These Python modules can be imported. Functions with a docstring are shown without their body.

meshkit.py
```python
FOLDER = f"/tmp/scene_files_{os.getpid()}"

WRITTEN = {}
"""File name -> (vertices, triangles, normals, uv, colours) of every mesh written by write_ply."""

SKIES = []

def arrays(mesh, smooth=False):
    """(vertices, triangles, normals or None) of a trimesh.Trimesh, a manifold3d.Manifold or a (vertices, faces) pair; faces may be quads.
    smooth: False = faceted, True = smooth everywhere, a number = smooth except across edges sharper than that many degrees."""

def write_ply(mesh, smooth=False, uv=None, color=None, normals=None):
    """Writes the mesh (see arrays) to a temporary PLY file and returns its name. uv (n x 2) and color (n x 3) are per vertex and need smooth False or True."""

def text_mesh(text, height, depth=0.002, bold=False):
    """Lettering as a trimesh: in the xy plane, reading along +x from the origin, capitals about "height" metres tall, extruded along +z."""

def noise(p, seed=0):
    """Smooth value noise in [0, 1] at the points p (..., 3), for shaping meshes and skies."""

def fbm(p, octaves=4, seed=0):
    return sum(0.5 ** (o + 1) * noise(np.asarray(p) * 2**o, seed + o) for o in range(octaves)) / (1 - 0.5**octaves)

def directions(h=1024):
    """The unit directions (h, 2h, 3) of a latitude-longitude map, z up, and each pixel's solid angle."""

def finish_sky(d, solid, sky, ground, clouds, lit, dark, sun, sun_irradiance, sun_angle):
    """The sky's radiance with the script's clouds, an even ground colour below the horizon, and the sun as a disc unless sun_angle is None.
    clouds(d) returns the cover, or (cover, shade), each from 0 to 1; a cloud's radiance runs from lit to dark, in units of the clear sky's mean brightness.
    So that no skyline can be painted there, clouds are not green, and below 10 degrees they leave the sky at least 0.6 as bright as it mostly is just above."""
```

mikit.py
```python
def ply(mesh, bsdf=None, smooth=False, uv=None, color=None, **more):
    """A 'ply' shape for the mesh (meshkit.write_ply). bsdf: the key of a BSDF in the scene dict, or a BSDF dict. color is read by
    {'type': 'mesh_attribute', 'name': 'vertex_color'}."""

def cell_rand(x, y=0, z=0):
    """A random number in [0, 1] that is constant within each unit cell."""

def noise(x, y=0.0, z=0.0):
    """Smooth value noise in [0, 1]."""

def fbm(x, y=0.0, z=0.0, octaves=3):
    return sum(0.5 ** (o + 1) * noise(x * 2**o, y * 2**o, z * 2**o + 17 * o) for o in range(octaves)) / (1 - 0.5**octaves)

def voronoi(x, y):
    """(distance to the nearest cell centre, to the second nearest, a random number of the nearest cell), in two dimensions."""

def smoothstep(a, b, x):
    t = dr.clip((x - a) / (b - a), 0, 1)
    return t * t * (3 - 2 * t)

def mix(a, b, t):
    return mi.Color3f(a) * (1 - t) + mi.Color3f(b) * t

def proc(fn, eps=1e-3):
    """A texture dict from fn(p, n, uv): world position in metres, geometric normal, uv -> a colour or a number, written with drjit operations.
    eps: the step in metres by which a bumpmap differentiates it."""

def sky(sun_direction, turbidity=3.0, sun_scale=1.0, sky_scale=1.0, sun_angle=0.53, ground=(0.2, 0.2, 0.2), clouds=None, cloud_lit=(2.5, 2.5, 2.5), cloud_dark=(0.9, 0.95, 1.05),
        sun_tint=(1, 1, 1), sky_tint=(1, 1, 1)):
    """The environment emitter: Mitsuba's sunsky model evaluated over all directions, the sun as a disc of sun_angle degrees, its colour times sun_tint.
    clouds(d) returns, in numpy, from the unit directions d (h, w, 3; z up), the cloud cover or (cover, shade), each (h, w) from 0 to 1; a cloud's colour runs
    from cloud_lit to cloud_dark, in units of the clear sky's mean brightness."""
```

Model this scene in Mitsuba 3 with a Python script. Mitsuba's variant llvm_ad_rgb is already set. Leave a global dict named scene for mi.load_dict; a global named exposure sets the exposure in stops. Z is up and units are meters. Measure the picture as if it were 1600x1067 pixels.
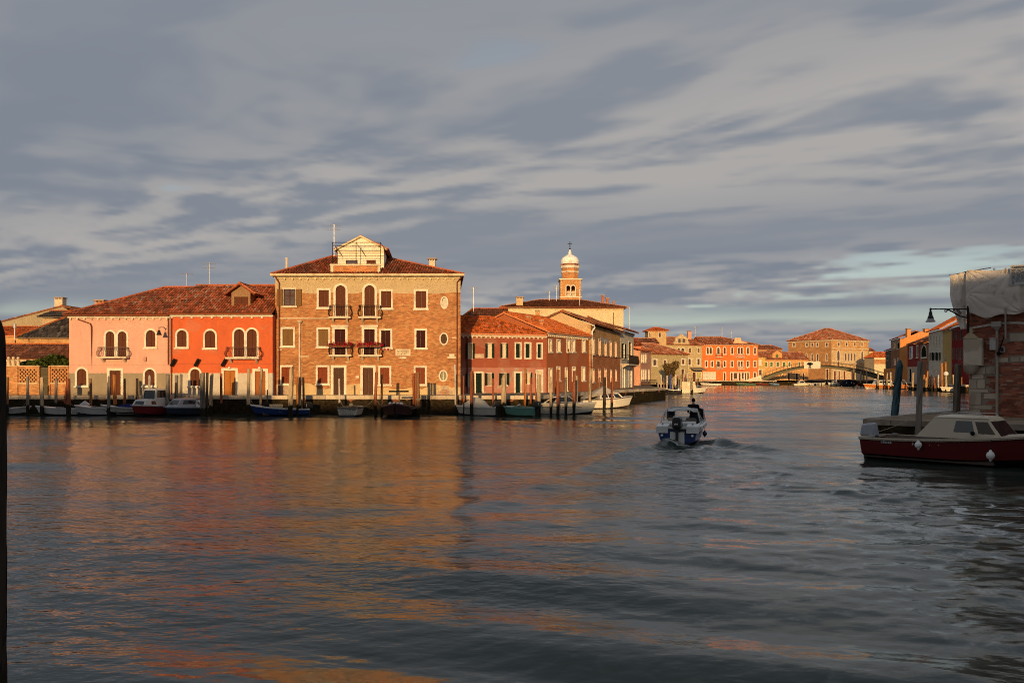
import math, numpy as np, trimesh, drjit as dr, mitsuba as mi
import mikit, meshkit, manifold3d as mf
from mikit import proc, noise, fbm, cell_rand, smoothstep, mix, voronoi, ply
from shapely.geometry import Polygon, box as sbox, LineString, Point
from shapely.ops import unary_union
from shapely import affinity
rng = np.random.default_rng(11)
S4 = mi.ScalarTransform4f
# ------------------------------------------------------------------ camera
FPX, CX, HZ, CAMZ = 1300.0, 800.0, 587.0, 3.0     # focal length and horizon in pixels of a 1600 x 1067 photograph
scene = {'type': 'scene'}
labels = {}
scene['camera'] = {'type': 'perspective', 'fov': 2 * math.degrees(math.atan(800 / FPX)), 'fov_axis': 'x',
    'near_clip': 0.05, 'far_clip': 3000.0, 'principal_point_offset_y': -(HZ - 533.5) / 1067.0,
    'to_world': S4().look_at(origin=[0, 0, CAMZ], target=[0, 1, CAMZ], up=[0, 0, 1])}
# ------------------------------------------------------------------ daylight
SUN_AZ, SUN_EL = math.radians(-6.0), math.radians(8.0)
SUN = (math.sin(SUN_AZ) * math.cos(SUN_EL), -math.cos(SUN_AZ) * math.cos(SUN_EL), math.sin(SUN_EL))
exposure = 2.45

SEED = 8
def clouds(d):
    """A layer of stratocumulus, flat above the lagoon, with rents that let the blue through."""
    z = np.maximum(d[..., 2], 0.0) + 0.07
    x, y = d[..., 0] / z, d[..., 1] / z
    c, s = math.cos(2.70), math.sin(2.70)
    a, b = c * x + s * y, -s * x + c * y                           # the bands of cloud run obliquely
    P = lambda fa, fb, k: np.stack([a * fa, b * fb, np.full_like(a, k)], -1)
    w1, w2 = meshkit.fbm(P(0.55, 0.8, 1.3), 4, 5) - 0.5, meshkit.fbm(P(0.55, 0.8, 6.1), 4, 9) - 0.5
    a, b = a + 0.9 * w1, b + 0.9 * w2
    big = meshkit.fbm(P(0.20, 0.55, 3.1), 4, SEED)
    mid = meshkit.fbm(P(1.0, 2.2, 7.7), 4, 33)
    fine = meshkit.fbm(P(3.4, 7.4, 2.2), 4, 47)
    ss = lambda v, lo, hi: np.clip((v - lo) / (hi - lo), 0, 1) ** 2 * (3 - 2 * np.clip((v - lo) / (hi - lo), 0, 1))
    low = np.clip(1 - d[..., 2] / 0.09, 0, 1)                        # seen edge on, the far layer closes up
    belt = (0.5 + 0.5 * np.cos(2 * math.pi * (b + 2.75 + 0.5 * w1) / 2.9)) ** 1.3   # rippled belts between smooth ones
    cells = ss(0.60 * fine + 0.40 * mid, 0.40, 0.60)
    rent = ss(0.5 * mid + 0.3 * big + 0.2 * fine, 0.60, 0.665) * (0.25 + 0.75 * belt)
    far = ss(meshkit.fbm(P(0.25, 0.7, 5.5), 3, 12), 0.50, 0.60) * ss(low, 0.0, 0.35)
    cover = 1 - np.clip(rent + 0.75 * far * (1 - ss(low, 0.28, 0.5)), 0, 1)
    lit = belt * (0.02 + 0.92 * cells) + (1 - belt) * (0.05 + 0.20 * cells * ss(mid, 0.4, 0.6)) + 0.14 * ss(1 - big, 0.42, 0.62)
    lit = lit * (1 - 0.45 * low)
    return 0.18 + 0.82 * cover, 1 - np.clip(lit, 0, 1)
scene['sky_light'] = mikit.sky(SUN, turbidity=3.0, sun_scale=1.22, sky_scale=1.0, sun_angle=0.6, clouds=clouds,
    cloud_lit=(1.62, 1.56, 1.52), cloud_dark=(0.80, 0.93, 1.14), sun_tint=(0.77, 0.89, 1.46), sky_tint=(0.95, 1.0, 1.16))
# ------------------------------------------------------------------ naming
used = set()
def numbered(key):
    k, i = key, 0
    while k in used:
        i += 1
        k = f'{key}_{i:03d}'
    used.add(k)
    return k
def thing(name, label, cat, group=None):
    k = numbered(name)
    labels[k] = {'label': label, 'category': cat}
    if group:
        labels[k]['group'] = group
    return k
def code(c):
    """A base colour carried as a constant uv pair, so that one material serves walls of many pigments."""
    r = min(254, max(0, int(round(c[0] * 255))))
    return (r + 0.05 + 0.9 * min(0.999, c[1]), c[2])
def add(name, mesh, bsdf, parent=None, smooth=False, color=None, uv=None, label=None, kind=None):
    if isinstance(mesh, list):
        mesh = cat(mesh)
    k = numbered((parent + '__' + name) if parent else name)
    if color is not None:
        if isinstance(mesh, tuple):
            mesh = trimesh.Trimesh(*mesh, process=False)
        uv = np.tile(code(color), (len(mesh.vertices), 1))
    scene[k] = ply(mesh, bsdf, smooth=smooth, uv=uv)
    if label:
        labels.setdefault(k, {})['label'] = label
    if kind:
        labels.setdefault(k, {})['kind'] = kind
    return k
def struct(name, mesh, bsdf, **k):
    return add(name, mesh, bsdf, kind='structure', **k)
def tag(k, label, cat, group=None):
    labels[k] = {'label': label, 'category': cat}
    if group:
        labels[k]['group'] = group
    return k
# ------------------------------------------------------------------ shapes
def cat(ms):
    return trimesh.util.concatenate([m for m in ms if m is not None])
def bx(x0, x1, y0, y1, z0, z1):
    m = trimesh.creation.box((abs(x1 - x0), abs(y1 - y0), abs(z1 - z0)))
    m.apply_translation(((x0 + x1) / 2, (y0 + y1) / 2, (z0 + z1) / 2))
    return m
def tube(pts, r, n=6, cap=True):
    p = np.asarray(pts, float)
    r = np.broadcast_to(np.asarray(r, float), (len(p),))
    t = np.gradient(p, axis=0)
    t /= np.linalg.norm(t, axis=1, keepdims=True) + 1e-12
    ref = np.array([0, 0, 1.0]) if np.abs(t[:, 2]).mean() < 0.8 else np.array([1.0, 0, 0])
    a = np.cross(t, ref); a /= np.linalg.norm(a, axis=1, keepdims=True) + 1e-12
    b = np.cross(t, a)
    th = np.arange(n) * 2 * np.pi / n
    v = p[:, None] + r[:, None, None] * (np.cos(th)[None, :, None] * a[:, None] + np.sin(th)[None, :, None] * b[:, None])
    i, j = np.meshgrid(np.arange(len(p) - 1), np.arange(n), indexing='ij')
    q = np.stack([i * n + j, i * n + (j + 1) % n, (i + 1) * n + (j + 1) % n, (i + 1) * n + j], -1).reshape(-1, 4)
    f = np.vstack([q[:, [0, 1, 2]], q[:, [0, 2, 3]]])
    v = v.reshape(-1, 3)
    if cap:
        v = np.vstack([v, p[:1], p[-1:]])
        k = np.arange(n)
        f = np.vstack([f, np.stack([(k + 1) % n, k, k * 0 + len(v) - 2], 1), np.stack([(len(p) - 1) * n + k, (len(p) - 1) * n + (k + 1) % n, k * 0 + len(v) - 1], 1)])
    m = trimesh.Trimesh(v, f, process=False)
    return m
def lathe(prof, n=16, c=(0, 0, 0)):
    pr = np.asarray(prof, float)
    th = np.arange(n) * 2 * np.pi / n
    v = np.stack([pr[:, :1] * np.cos(th), pr[:, :1] * np.sin(th), np.repeat(pr[:, 1:], n, 1)], -1).reshape(-1, 3) + np.asarray(c, float)
    i, j = np.meshgrid(np.arange(len(pr) - 1), np.arange(n), indexing='ij')
    q = np.stack([i * n + j, i * n + (j + 1) % n, (i + 1) * n + (j + 1) % n, (i + 1) * n + j], -1).reshape(-1, 4)
    return trimesh.Trimesh(v, np.vstack([q[:, [0, 1, 2]], q[:, [0, 2, 3]]]), process=False)
def hull(pts):
    return trimesh.convex.convex_hull(np.asarray(pts, float))
def grid(P):
    """A sheet through the points P (rows, columns, 3)."""
    h, w = P.shape[:2]
    i, j = np.meshgrid(np.arange(h - 1), np.arange(w - 1), indexing='ij')
    k = (i * w + j).ravel()
    return trimesh.Trimesh(P.reshape(-1, 3), np.vstack([np.stack([k, k + 1, k + w + 1], 1), np.stack([k, k + w + 1, k + w], 1)]), process=False)
def rot(m, deg, axis=(0, 0, 1), at=(0, 0, 0)):
    m.apply_transform(trimesh.transformations.rotation_matrix(math.radians(deg), axis, at))
    return m
def mov(m, x, y, z=0):
    m.apply_translation((x, y, z))
    return m
def ball(r, c, sub=2, sc=(1, 1, 1)):
    m = trimesh.creation.icosphere(subdivisions=sub, radius=r)
    m.apply_scale(sc); m.apply_translation(c)
    return m
def ext(poly, h):
    ps = list(getattr(poly, 'geoms', [poly]))
    return [trimesh.creation.extrude_polygon(g, h, engine='earcut') for g in ps if g.area > 1e-6]
def at(px, py, d):
    """The point that lies d metres ahead behind a pixel of the photograph."""
    return np.array([(px - CX) / FPX * d, d, CAMZ + (HZ - py) / FPX * d])
def dist_wl(py):
    return CAMZ * FPX / (py - HZ)
# ------------------------------------------------------------------ materials
def const(rgb, rough=0.5, metallic=0.0, spec=0.3):
    if rough > 0.58:
        return matte(rgb)
    return {'type': 'twosided', 'b': {'type': 'principled', 'base_color': {'type': 'rgb', 'value': [float(c) for c in rgb]}, 'roughness': rough, 'metallic': metallic, 'specular': spec}}
def matte(rgb):
    return {'type': 'twosided', 'b': {'type': 'diffuse', 'reflectance': {'type': 'rgb', 'value': [float(c) for c in rgb]}}}
def decode(uv):
    r = dr.floor(uv.x)
    return mi.Color3f(r / 255.0, (uv.x - r - 0.05) / 0.9, uv.y)
def along(p, n):
    return (p.y * n.x - p.x * n.y) / dr.sqrt(dr.maximum(n.x * n.x + n.y * n.y, 1e-4))
def f_plaster(p, n, uv):
    c, h = decode(uv), along(p, n)
    blot = fbm(h * 0.9 + 3, p.z * 0.9, p.y * 0.2, 4)
    run = fbm(h * 3.5, p.z * 0.45, 5.0, 3)
    grain = noise(h * 9, p.z * 9, p.y * 3)
    worn = smoothstep(0.60, 0.68, fbm(h * 0.7 + 40, p.z * 1.0, 9.0, 3))
    c = c * (0.84 + 0.20 * blot + 0.12 * run) * (0.96 + 0.08 * grain)
    return mix(c, mi.Color3f(0.40, 0.31, 0.22) * (0.7 + 0.6 * grain) * 0.4 + c * 0.6, 0.40 * worn)
def f_worn(p, n, uv):
    c, h = decode(uv), along(p, n)
    base = c * (0.80 + 0.25 * fbm(h * 0.9, p.z * 0.9, 2.0, 3) + 0.12 * fbm(h * 3.0, p.z * 0.5, 5.0, 2))
    t, row = brick_cells(h, p.z)
    under = mi.Color3f(0.40, 0.20, 0.11) * (0.6 + 0.7 * cell_rand(dr.floor(t), row, 1))
    skim = mi.Color3f(0.42, 0.34, 0.26) * (0.8 + 0.3 * noise(h * 6, p.z * 6, 1.0))
    k = fbm(h * 0.75 + 11, p.z * 1.0, p.y * 0.02, 4)
    return mix(mix(base, skim, smoothstep(0.54, 0.57, k) * 0.8), under, smoothstep(0.60, 0.62, k) * 0.8)
def brick_cells(h, z, L=0.26, H=0.075):
    row = dr.floor(z / H)
    t = h / L + 0.5 * (row - 2 * dr.floor(row * 0.5)) + 0.13 * cell_rand(row, 3)
    return t, row
def f_brick(p, n, uv):
    c, h = decode(uv), along(p, n)
    t, row = brick_cells(h, p.z)
    k, k2 = cell_rand(dr.floor(t), row, 1), cell_rand(dr.floor(t), row, 2)
    fx, fz = t - dr.floor(t), p.z / 0.075 - row
    joint = dr.maximum(smoothstep(0.93, 0.97, fx), smoothstep(0.80, 0.88, fz))
    patch = fbm(h * 0.55, p.z * 0.8, 4.0, 4)
    fine = fbm(h * 2.4, p.z * 3.2, 8.0, 3)
    col = c * (0.70 + 0.60 * k) * (0.68 + 0.64 * patch)
    col = mix(col, mi.Color3f(0.60, 0.36, 0.15) * (0.6 + 0.5 * k), smoothstep(0.84, 0.90, k2) * 0.6)
    col = mix(col, mi.Color3f(0.16, 0.07, 0.035), smoothstep(0.90, 0.94, k) * 0.5)
    col = mix(col, mi.Color3f(0.52, 0.33, 0.16) * (0.8 + 0.4 * k2), smoothstep(0.64, 0.78, fine) * 0.35)
    return mix(col, mi.Color3f(0.44, 0.29, 0.15), joint * 0.40)
TILE = [(0.56, 0.165, 0.075), (0.42, 0.14, 0.07), (0.68, 0.17, 0.045), (0.36, 0.14, 0.075), (0.13, 0.105, 0.085)]
def f_tile(p, n, uv):
    which = dr.floor(uv.x / 2000.0)
    a, b = dr.floor(uv.x - which * 2000.0), dr.floor(uv.y)
    k, k2 = cell_rand(a, b, which), cell_rand(a, b, which + 9)
    c = mi.Color3f(0)
    for i, t in enumerate(TILE):
        c = c + mi.Color3f(t) * dr.select(dr.abs(which - i) < 0.5, mi.Float(1), mi.Float(0))
    age = fbm(p.x * 0.7, p.y * 0.7, p.z * 0.7, 4)
    c = c * (0.45 + 0.95 * k)
    c = mix(c, mi.Color3f(0.50, 0.36, 0.24) * (0.6 + 0.6 * k), smoothstep(0.78, 0.9, k2) * dr.select(which < 1.5, 0.75, 0.35))
    c = mix(c, mi.Color3f(0.07, 0.05, 0.04), smoothstep(0.48, 0.72, age) * dr.select(dr.abs(which - 2) < 0.5, 0.12, 0.40))
    return c * (0.85 + 0.3 * noise(p.x * 12, p.y * 12, p.z * 12))
def f_stone(p, n, uv):
    c = decode(uv)
    k = fbm(p.x * 3.1, p.y * 3.1, p.z * 3.1, 4)
    g = noise(p.x * 40, p.y * 40, p.z * 40)
    spot = smoothstep(0.60, 0.72, fbm(p.x * 2.2 + 9, p.y * 2.2, p.z * 1.6, 2))
    return mix(c * (0.80 + 0.34 * k + 0.06 * g), c * mi.Color3f(0.55, 0.50, 0.44), spot * 0.5)
def f_quay(p, n, uv):
    h = along(p, n)
    t, row = brick_cells(h, p.z, 0.28, 0.09)
    k = cell_rand(dr.floor(t), row, 1)
    fx, fz = t - dr.floor(t), p.z / 0.09 - row
    joint = dr.maximum(smoothstep(0.92, 0.96, fx), smoothstep(0.78, 0.9, fz))
    wet = fbm(h * 0.8, 3.0, 1.0, 3) * 0.9 + 0.30 * noise(h * 5, p.z * 3, 2.0)
    brick = mi.Color3f(0.26, 0.11, 0.06) * (0.5 + 0.9 * k) * (1 - 0.4 * joint)
    algae = mi.Color3f(0.030, 0.022, 0.012) * (0.5 + 1.1 * noise(h * 7, p.z * 9, 4.0))
    weed = smoothstep(0.0, 0.10, p.z - 0.62 - wet)               # the tide leaves a ragged line of weed on the bricks
    side = mix(algae, brick, weed)
    slab = mi.Color3f(0.27, 0.21, 0.15) * (0.6 + 0.7 * fbm(p.x * 1.5, p.y * 1.5, 0.0, 4)) * (0.9 + 0.2 * noise(p.x * 17, p.y * 17))
    gx, gy = p.x / 1.1, p.y / 0.6
    seam = dr.maximum(smoothstep(0.96, 0.99, gx - dr.floor(gx)), smoothstep(0.94, 0.98, gy - dr.floor(gy)))
    return dr.select(n.z > 0.5, slab * (1 - 0.5 * seam), side)
def f_wood(p, n, uv):
    c = decode(uv)
    ang = dr.atan2(n.y, n.x)
    g = fbm(ang * 5.0 + p.x * 3, p.z * 0.9 + p.y, 2.0, 4)
    crack = smoothstep(0.60, 0.66, noise(ang * 7 + p.x * 5, p.z * 0.5, p.y))
    lo = 0.40 + 0.5 * noise(p.x * 1.7, p.y * 1.7, 0.0) + 0.18 * noise(ang * 3, p.z * 4, p.x)
    c = c * (0.55 + 0.85 * g) * (1 - 0.45 * crack)
    weed = mi.Color3f(0.022, 0.019, 0.012) * (0.6 + noise(ang * 4, p.z * 12, p.x))
    return mix(weed, c, smoothstep(-0.03, 0.05, p.z - lo))
def f_cloth(p, n, uv):
    c = decode(uv)
    dirt = fbm(p.x * 1.6, p.y * 1.6, p.z * 2.4, 4)
    spots = smoothstep(0.62, 0.75, fbm(p.x * 5, p.y * 5, p.z * 3 + 4, 3))
    return mix(c * (0.72 + 0.5 * dirt), c * mi.Color3f(0.5, 0.42, 0.34), spots * 0.5)
for nm, fn in (('plaster', f_plaster), ('worn_plaster', f_worn), ('brick', f_brick), ('tile', f_tile), ('stone', f_stone), ('quay_wall', f_quay), ('wood', f_wood), ('cloth', f_cloth)):
    scene['m_' + nm] = {'type': 'twosided', 'b': {'type': 'diffuse', 'reflectance': proc(fn)}}
PL, WP, BR, TI, ST, QU, WO, CL = ('m_' + s for s in ('plaster', 'worn_plaster', 'brick', 'tile', 'stone', 'quay_wall', 'wood', 'cloth'))
def f_leaf(p, n, uv):
    return decode(uv) * (0.5 + 1.0 * noise(p.x * 9, p.y * 9, p.z * 9))
scene['m_leaf'] = {'type': 'twosided', 'b': {'type': 'diffuse', 'reflectance': proc(f_leaf)}}
GLASS = const((0.012, 0.014, 0.016), 0.06, 0.0, 0.6)
PANE = {'type': 'thindielectric'}
DARK_BACK = matte((0.105, 0.068, 0.045))                               # dark brown sheets added behind the glass, painting the gloom of the rooms
ROOM = matte((0.36, 0.30, 0.24))
IRON = matte((0.030, 0.024, 0.021))
RUST = const((0.15, 0.055, 0.035), 0.7, 0.0, 0.3)
DARK = matte((0.012, 0.012, 0.013))
SHUT = matte((0.115, 0.042, 0.024))
SHUTO = matte((0.19, 0.105, 0.042))
SHUTR = matte((0.20, 0.050, 0.022))
GREEN = matte((0.014, 0.026, 0.019))
CREAM = matte((0.66, 0.56, 0.40))
WHITE = const((0.72, 0.70, 0.65), 0.5, 0.0, 0.4)
GREYM = const((0.42, 0.42, 0.41), 0.4, 0.3, 0.5)
STONE = (0.74, 0.66, 0.52)
# ------------------------------------------------------------------ water
BOAT_X, BOAT_Y = 8.1, 39.2
def water_mesh():
    ratio = 0.0055
    ys = 2.2 * np.exp(np.arange(int(math.log(520 / 2.2) / ratio) + 1) * ratio)
    k = np.linspace(-1, 1, 561)
    Y = np.repeat(ys[:, None], len(k), 1)
    X = Y * (0.85 * k[None, :]) + 9 * k[None, :]
    cell = np.maximum(Y * 0.0030 + 0.03, Y * ratio * 1.0)
    Z = np.zeros_like(X)
    g = np.random.default_rng(5)
    amp_slope = {5.5: 0.011, 3.6: 0.015, 2.5: 0.019, 1.7: 0.018, 1.15: 0.016, 0.75: 0.018, 0.48: 0.023, 0.3: 0.027, 0.2: 0.026}
    gust = np.clip(3.4 * (meshkit.fbm(np.stack([X * 0.06, Y * 0.045, X * 0 + 2], -1), 4, 3) - 0.26), 0.45, 1.7)
    # water stirred up inside the motorboat's wash stays choppy after it has passed
    vx, vy = BOAT_X - X, BOAT_Y - 1.0 - Y
    va = np.degrees(np.arctan2(vx, np.maximum(vy, 0.01)))
    stir = np.clip((va + 22) / 5, 0, 1) * np.clip((25 - va) / 4, 0, 1) * np.clip(vy / 2, 0, 1) * np.exp(-np.clip(vy, 0, None) / 26)
    gust = gust * (1 + 1.3 * stir)
    swell = 0.15 + 1.7 * meshkit.fbm(np.stack([X * 0.07 + 5, Y * 0.06, X * 0 + 7], -1), 2, 6)
    for lam, sl in amp_slope.items():
        for i in range(7):
            th = math.radians(g.normal(75, 34 if lam < 2 else 16))                   # crests lie mostly across the view
            l = lam * g.uniform(0.8, 1.25)
            kx, ky = 2 * math.pi / l * math.cos(th), 2 * math.pi / l * math.sin(th)
            a = sl / (2 * math.pi / l) * g.uniform(0.6, 1.3) / math.sqrt(7 / 2) * 1.4
            fade = np.clip((l / cell - 2.2) / 2.5, 0, 1)
            ph = kx * X + ky * Y + g.uniform(0, 6.28) + 1.3 * np.sin(0.23 * X * math.sin(th + i) + 0.19 * Y + i)
            Z += a * fade * np.sin(ph) * (gust if lam < 2 else swell)
    # the motorboat's wash: two arms of waves and a churned track between them
    for side, ang in ((-1, 5 + 22), (1, 5 - 25)):
        dx, dy = -math.sin(math.radians(ang)), -math.cos(math.radians(ang))
        s = (X - BOAT_X) * dx + (Y - BOAT_Y + 1.0) * dy
        q = (X - BOAT_X) * dy - (Y - BOAT_Y + 1.0) * dx
        inside = q * side
        amp = 0.22 * np.clip(s / 2, 0, 1) * np.exp(-np.clip(s - 2, 0, None) / 7.5)
        if side > 0:
            amp = amp * np.clip((8.5 - s) / 3, 0, 1)
        bend = 0.6 * np.sin(s * 0.24)
        Z += amp * np.exp(-((inside + bend) / (0.55 + 0.03 * s)) ** 2) * np.cos((inside + bend) * 2.4)
        Z += 0.55 * amp * np.exp(-((inside - 2.1 + bend) / (0.8 + 0.03 * s)) ** 2) * np.cos((inside - 2.1 + bend) * 2.6)
    back = np.clip((BOAT_Y - 2.4 - Y) / 2, 0, 1) * np.exp(-np.clip(BOAT_Y - Y, 0, None) / 20)
    path = BOAT_X - 0.14 * (BOAT_Y - Y) + 0.004 * (BOAT_Y - Y) ** 2
    churn = back * np.exp(-((X - path) / (1.2 + 0.13 * np.clip(BOAT_Y - Y, 0, None))) ** 2)
    Z += 0.10 * churn * (meshkit.fbm(np.stack([X * 2.3, Y * 1.6, X * 0], -1), 4, 8) - 0.5)
    # old swell from the passing boat in the foreground
    Z += 0.055 * np.exp(-((Y - 9.5 + 0.35 * X) / 4.2) ** 2) * np.sin(2 * math.pi * (Y * 0.34 + X * 0.13)) * np.exp(-((X - 1.5) / 6) ** 2)
    return grid(np.stack([X, Y, Z], -1))
def f_ripple(p, n, uv):
    a = fbm(p.x * 2.6 + 0.7 * p.y, p.y * 5.2, 1.0, 4)
    b = fbm(p.x * 7.5, p.y * 13.0, 5.0, 3)
    patch = 0.35 + 1.3 * smoothstep(0.35, 0.65, fbm(p.x * 0.11, p.y * 0.08, 3.0, 3))
    return (0.014 * a + 0.0055 * b) * patch
def f_foam(p, n, uv):
    back = BOAT_Y - p.y
    path = BOAT_X - 0.14 * back + 0.004 * back * back
    w = 1.0 + 0.13 * dr.maximum(back, 0)
    zone = dr.exp(-dr.square((p.x - path) / w)) * smoothstep(1.2, 2.4, back) * dr.exp(-dr.maximum(back, 0) / 17.0)
    right = dr.exp(-dr.square((p.x - 9.9) / 2.6) - dr.square((p.y - 17.6) / 3.0)) * 0.75
    right = right + dr.exp(-dr.square((p.x - 7.2) / 2.4) - dr.square((p.y - 23.5) / 2.6)) * 0.62
    zone = dr.minimum(zone + right, 1.0)
    wx, wy = p.x + 0.9 * fbm(p.x, p.y, 3.0, 3), p.y + 0.9 * fbm(p.x, p.y, 8.0, 3)
    r = dr.abs(fbm(wx * 0.9, wy * 1.6, 2.0, 4) - 0.5)
    bubbles = noise(p.x * 30, p.y * 22, 1.0)
    thread = 1 - smoothstep(0.0, 0.075, r)
    lump = smoothstep(0.55, 0.75, fbm(p.x * 3.0, p.y * 3.0, 6.0, 3))
    return dr.clip(zone * 2.3 * thread * (0.35 + 0.75 * bubbles) * (0.4 + 0.7 * lump), 0, 0.85)
scene['m_water'] = {'type': 'blendbsdf', 'weight': proc(f_foam),
    'a': {'type': 'bumpmap', 'arbitrary': proc(f_ripple, 4e-3), 'scale': 1.0,
          'b': {'type': 'roughplastic', 'diffuse_reflectance': {'type': 'rgb', 'value': [0.021, 0.035, 0.029]}, 'int_ior': 1.33, 'alpha': 0.012, 'distribution': 'ggx'}},
    'c': {'type': 'diffuse', 'reflectance': {'type': 'rgb', 'value': [0.62, 0.64, 0.63]}}}
struct('water', water_mesh(), 'm_water', smooth=True)
scene['m_bed'] = matte((0.03, 0.035, 0.03))
wide = trimesh.util.concatenate([bx(-900, 1500, -120, 2.0, -0.6, -0.35), bx(-900, 1500, 2.0, 2400, -0.9, -0.6)])
struct('lagoon_bed', wide, 'm_bed')
# ------------------------------------------------------------------ the banks
def land(name, pts, z, mat=QU, low=-0.8):
    m = ext(Polygon(pts), z - low)[0]
    m.apply_translation((0, 0, low))
    return struct(name, m, mat)
QZ = 1.45
EDGE = [(-95, 65), (2.2, 65), (3.6, 68), (6.9, 78), (11.6, 90), (17.2, 101), (19.9, 108), (19.6, 113)]
FAR = [(22.5, 138), (25, 152), (34, 172), (47, 215), (58, 256), (66, 262), (84, 264)]
quay = land('quay', EDGE + FAR + [(88, 287), (150, 290), (400, 420), (400, 900), (-700, 900), (-700, 65)], QZ)
def edge_stones(owner, pts, z, length=1.5, depth=0.42, high=0.28, proud=0.06, col=(0.52, 0.43, 0.31)):
    g = np.random.default_rng(3)
    for (x0, y0), (x1, y1) in zip(pts[:-1], pts[1:]):
        L = math.hypot(x1 - x0, y1 - y0)
        if L < 0.3:
            continue
        e, s = np.array([x1 - x0, y1 - y0]) / L, 0.0
        while s < L - 0.05:
            l = min(length * g.uniform(0.75, 1.25), L - s)
            if L - s - l < 0.4:
                l = L - s
            m = bx(s + 0.008, s + l - 0.008, -proud + g.normal(0, 0.006), depth, z - high, z + 0.012 + g.normal(0, 0.004))
            m.apply_transform(np.array([[e[0], -e[1], 0, x0], [e[1], e[0], 0, y0], [0, 0, 1, 0], [0, 0, 0, 1]]))
            c = np.array(col) * g.uniform(0.72, 1.15)
            add('stone', m, ST, owner, color=c)
            s += l
edge_stones(quay, [(-44, 65)] + EDGE[1:], QZ)
edge_stones(quay, FAR[3:], QZ, 3.2)
RB = [(78, 143), (82.5, 158), (92.8, 192), (99.8, 216), (109, 247), (114, 262)]
right_bank = land('right_bank', RB + [(160, 290), (420, 300), (420, 143)], 1.4)
edge_stones(right_bank, RB[::-1], 1.4, 3.0)
# the landing in the right foreground
A0, A1 = np.array([13.75, 32.5]), np.array([26.0, 21.6])
landing = land('landing', [A0, A1, (60, 20), (60, 70), (30, 47.5), (22.8, 41.7), (14.3, 33.4)], 1.3)
edge_stones(landing, [tuple(A0), tuple(A1)], 1.3, 1.25, 0.5, 0.2, 0.05, (0.33, 0.27, 0.21))
edge_stones(landing, [(22.8, 41.7), (14.3, 33.4), tuple(A0)], 1.3, 1.25, 0.5, 0.2, 0.05, (0.28, 0.24, 0.20))
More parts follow.
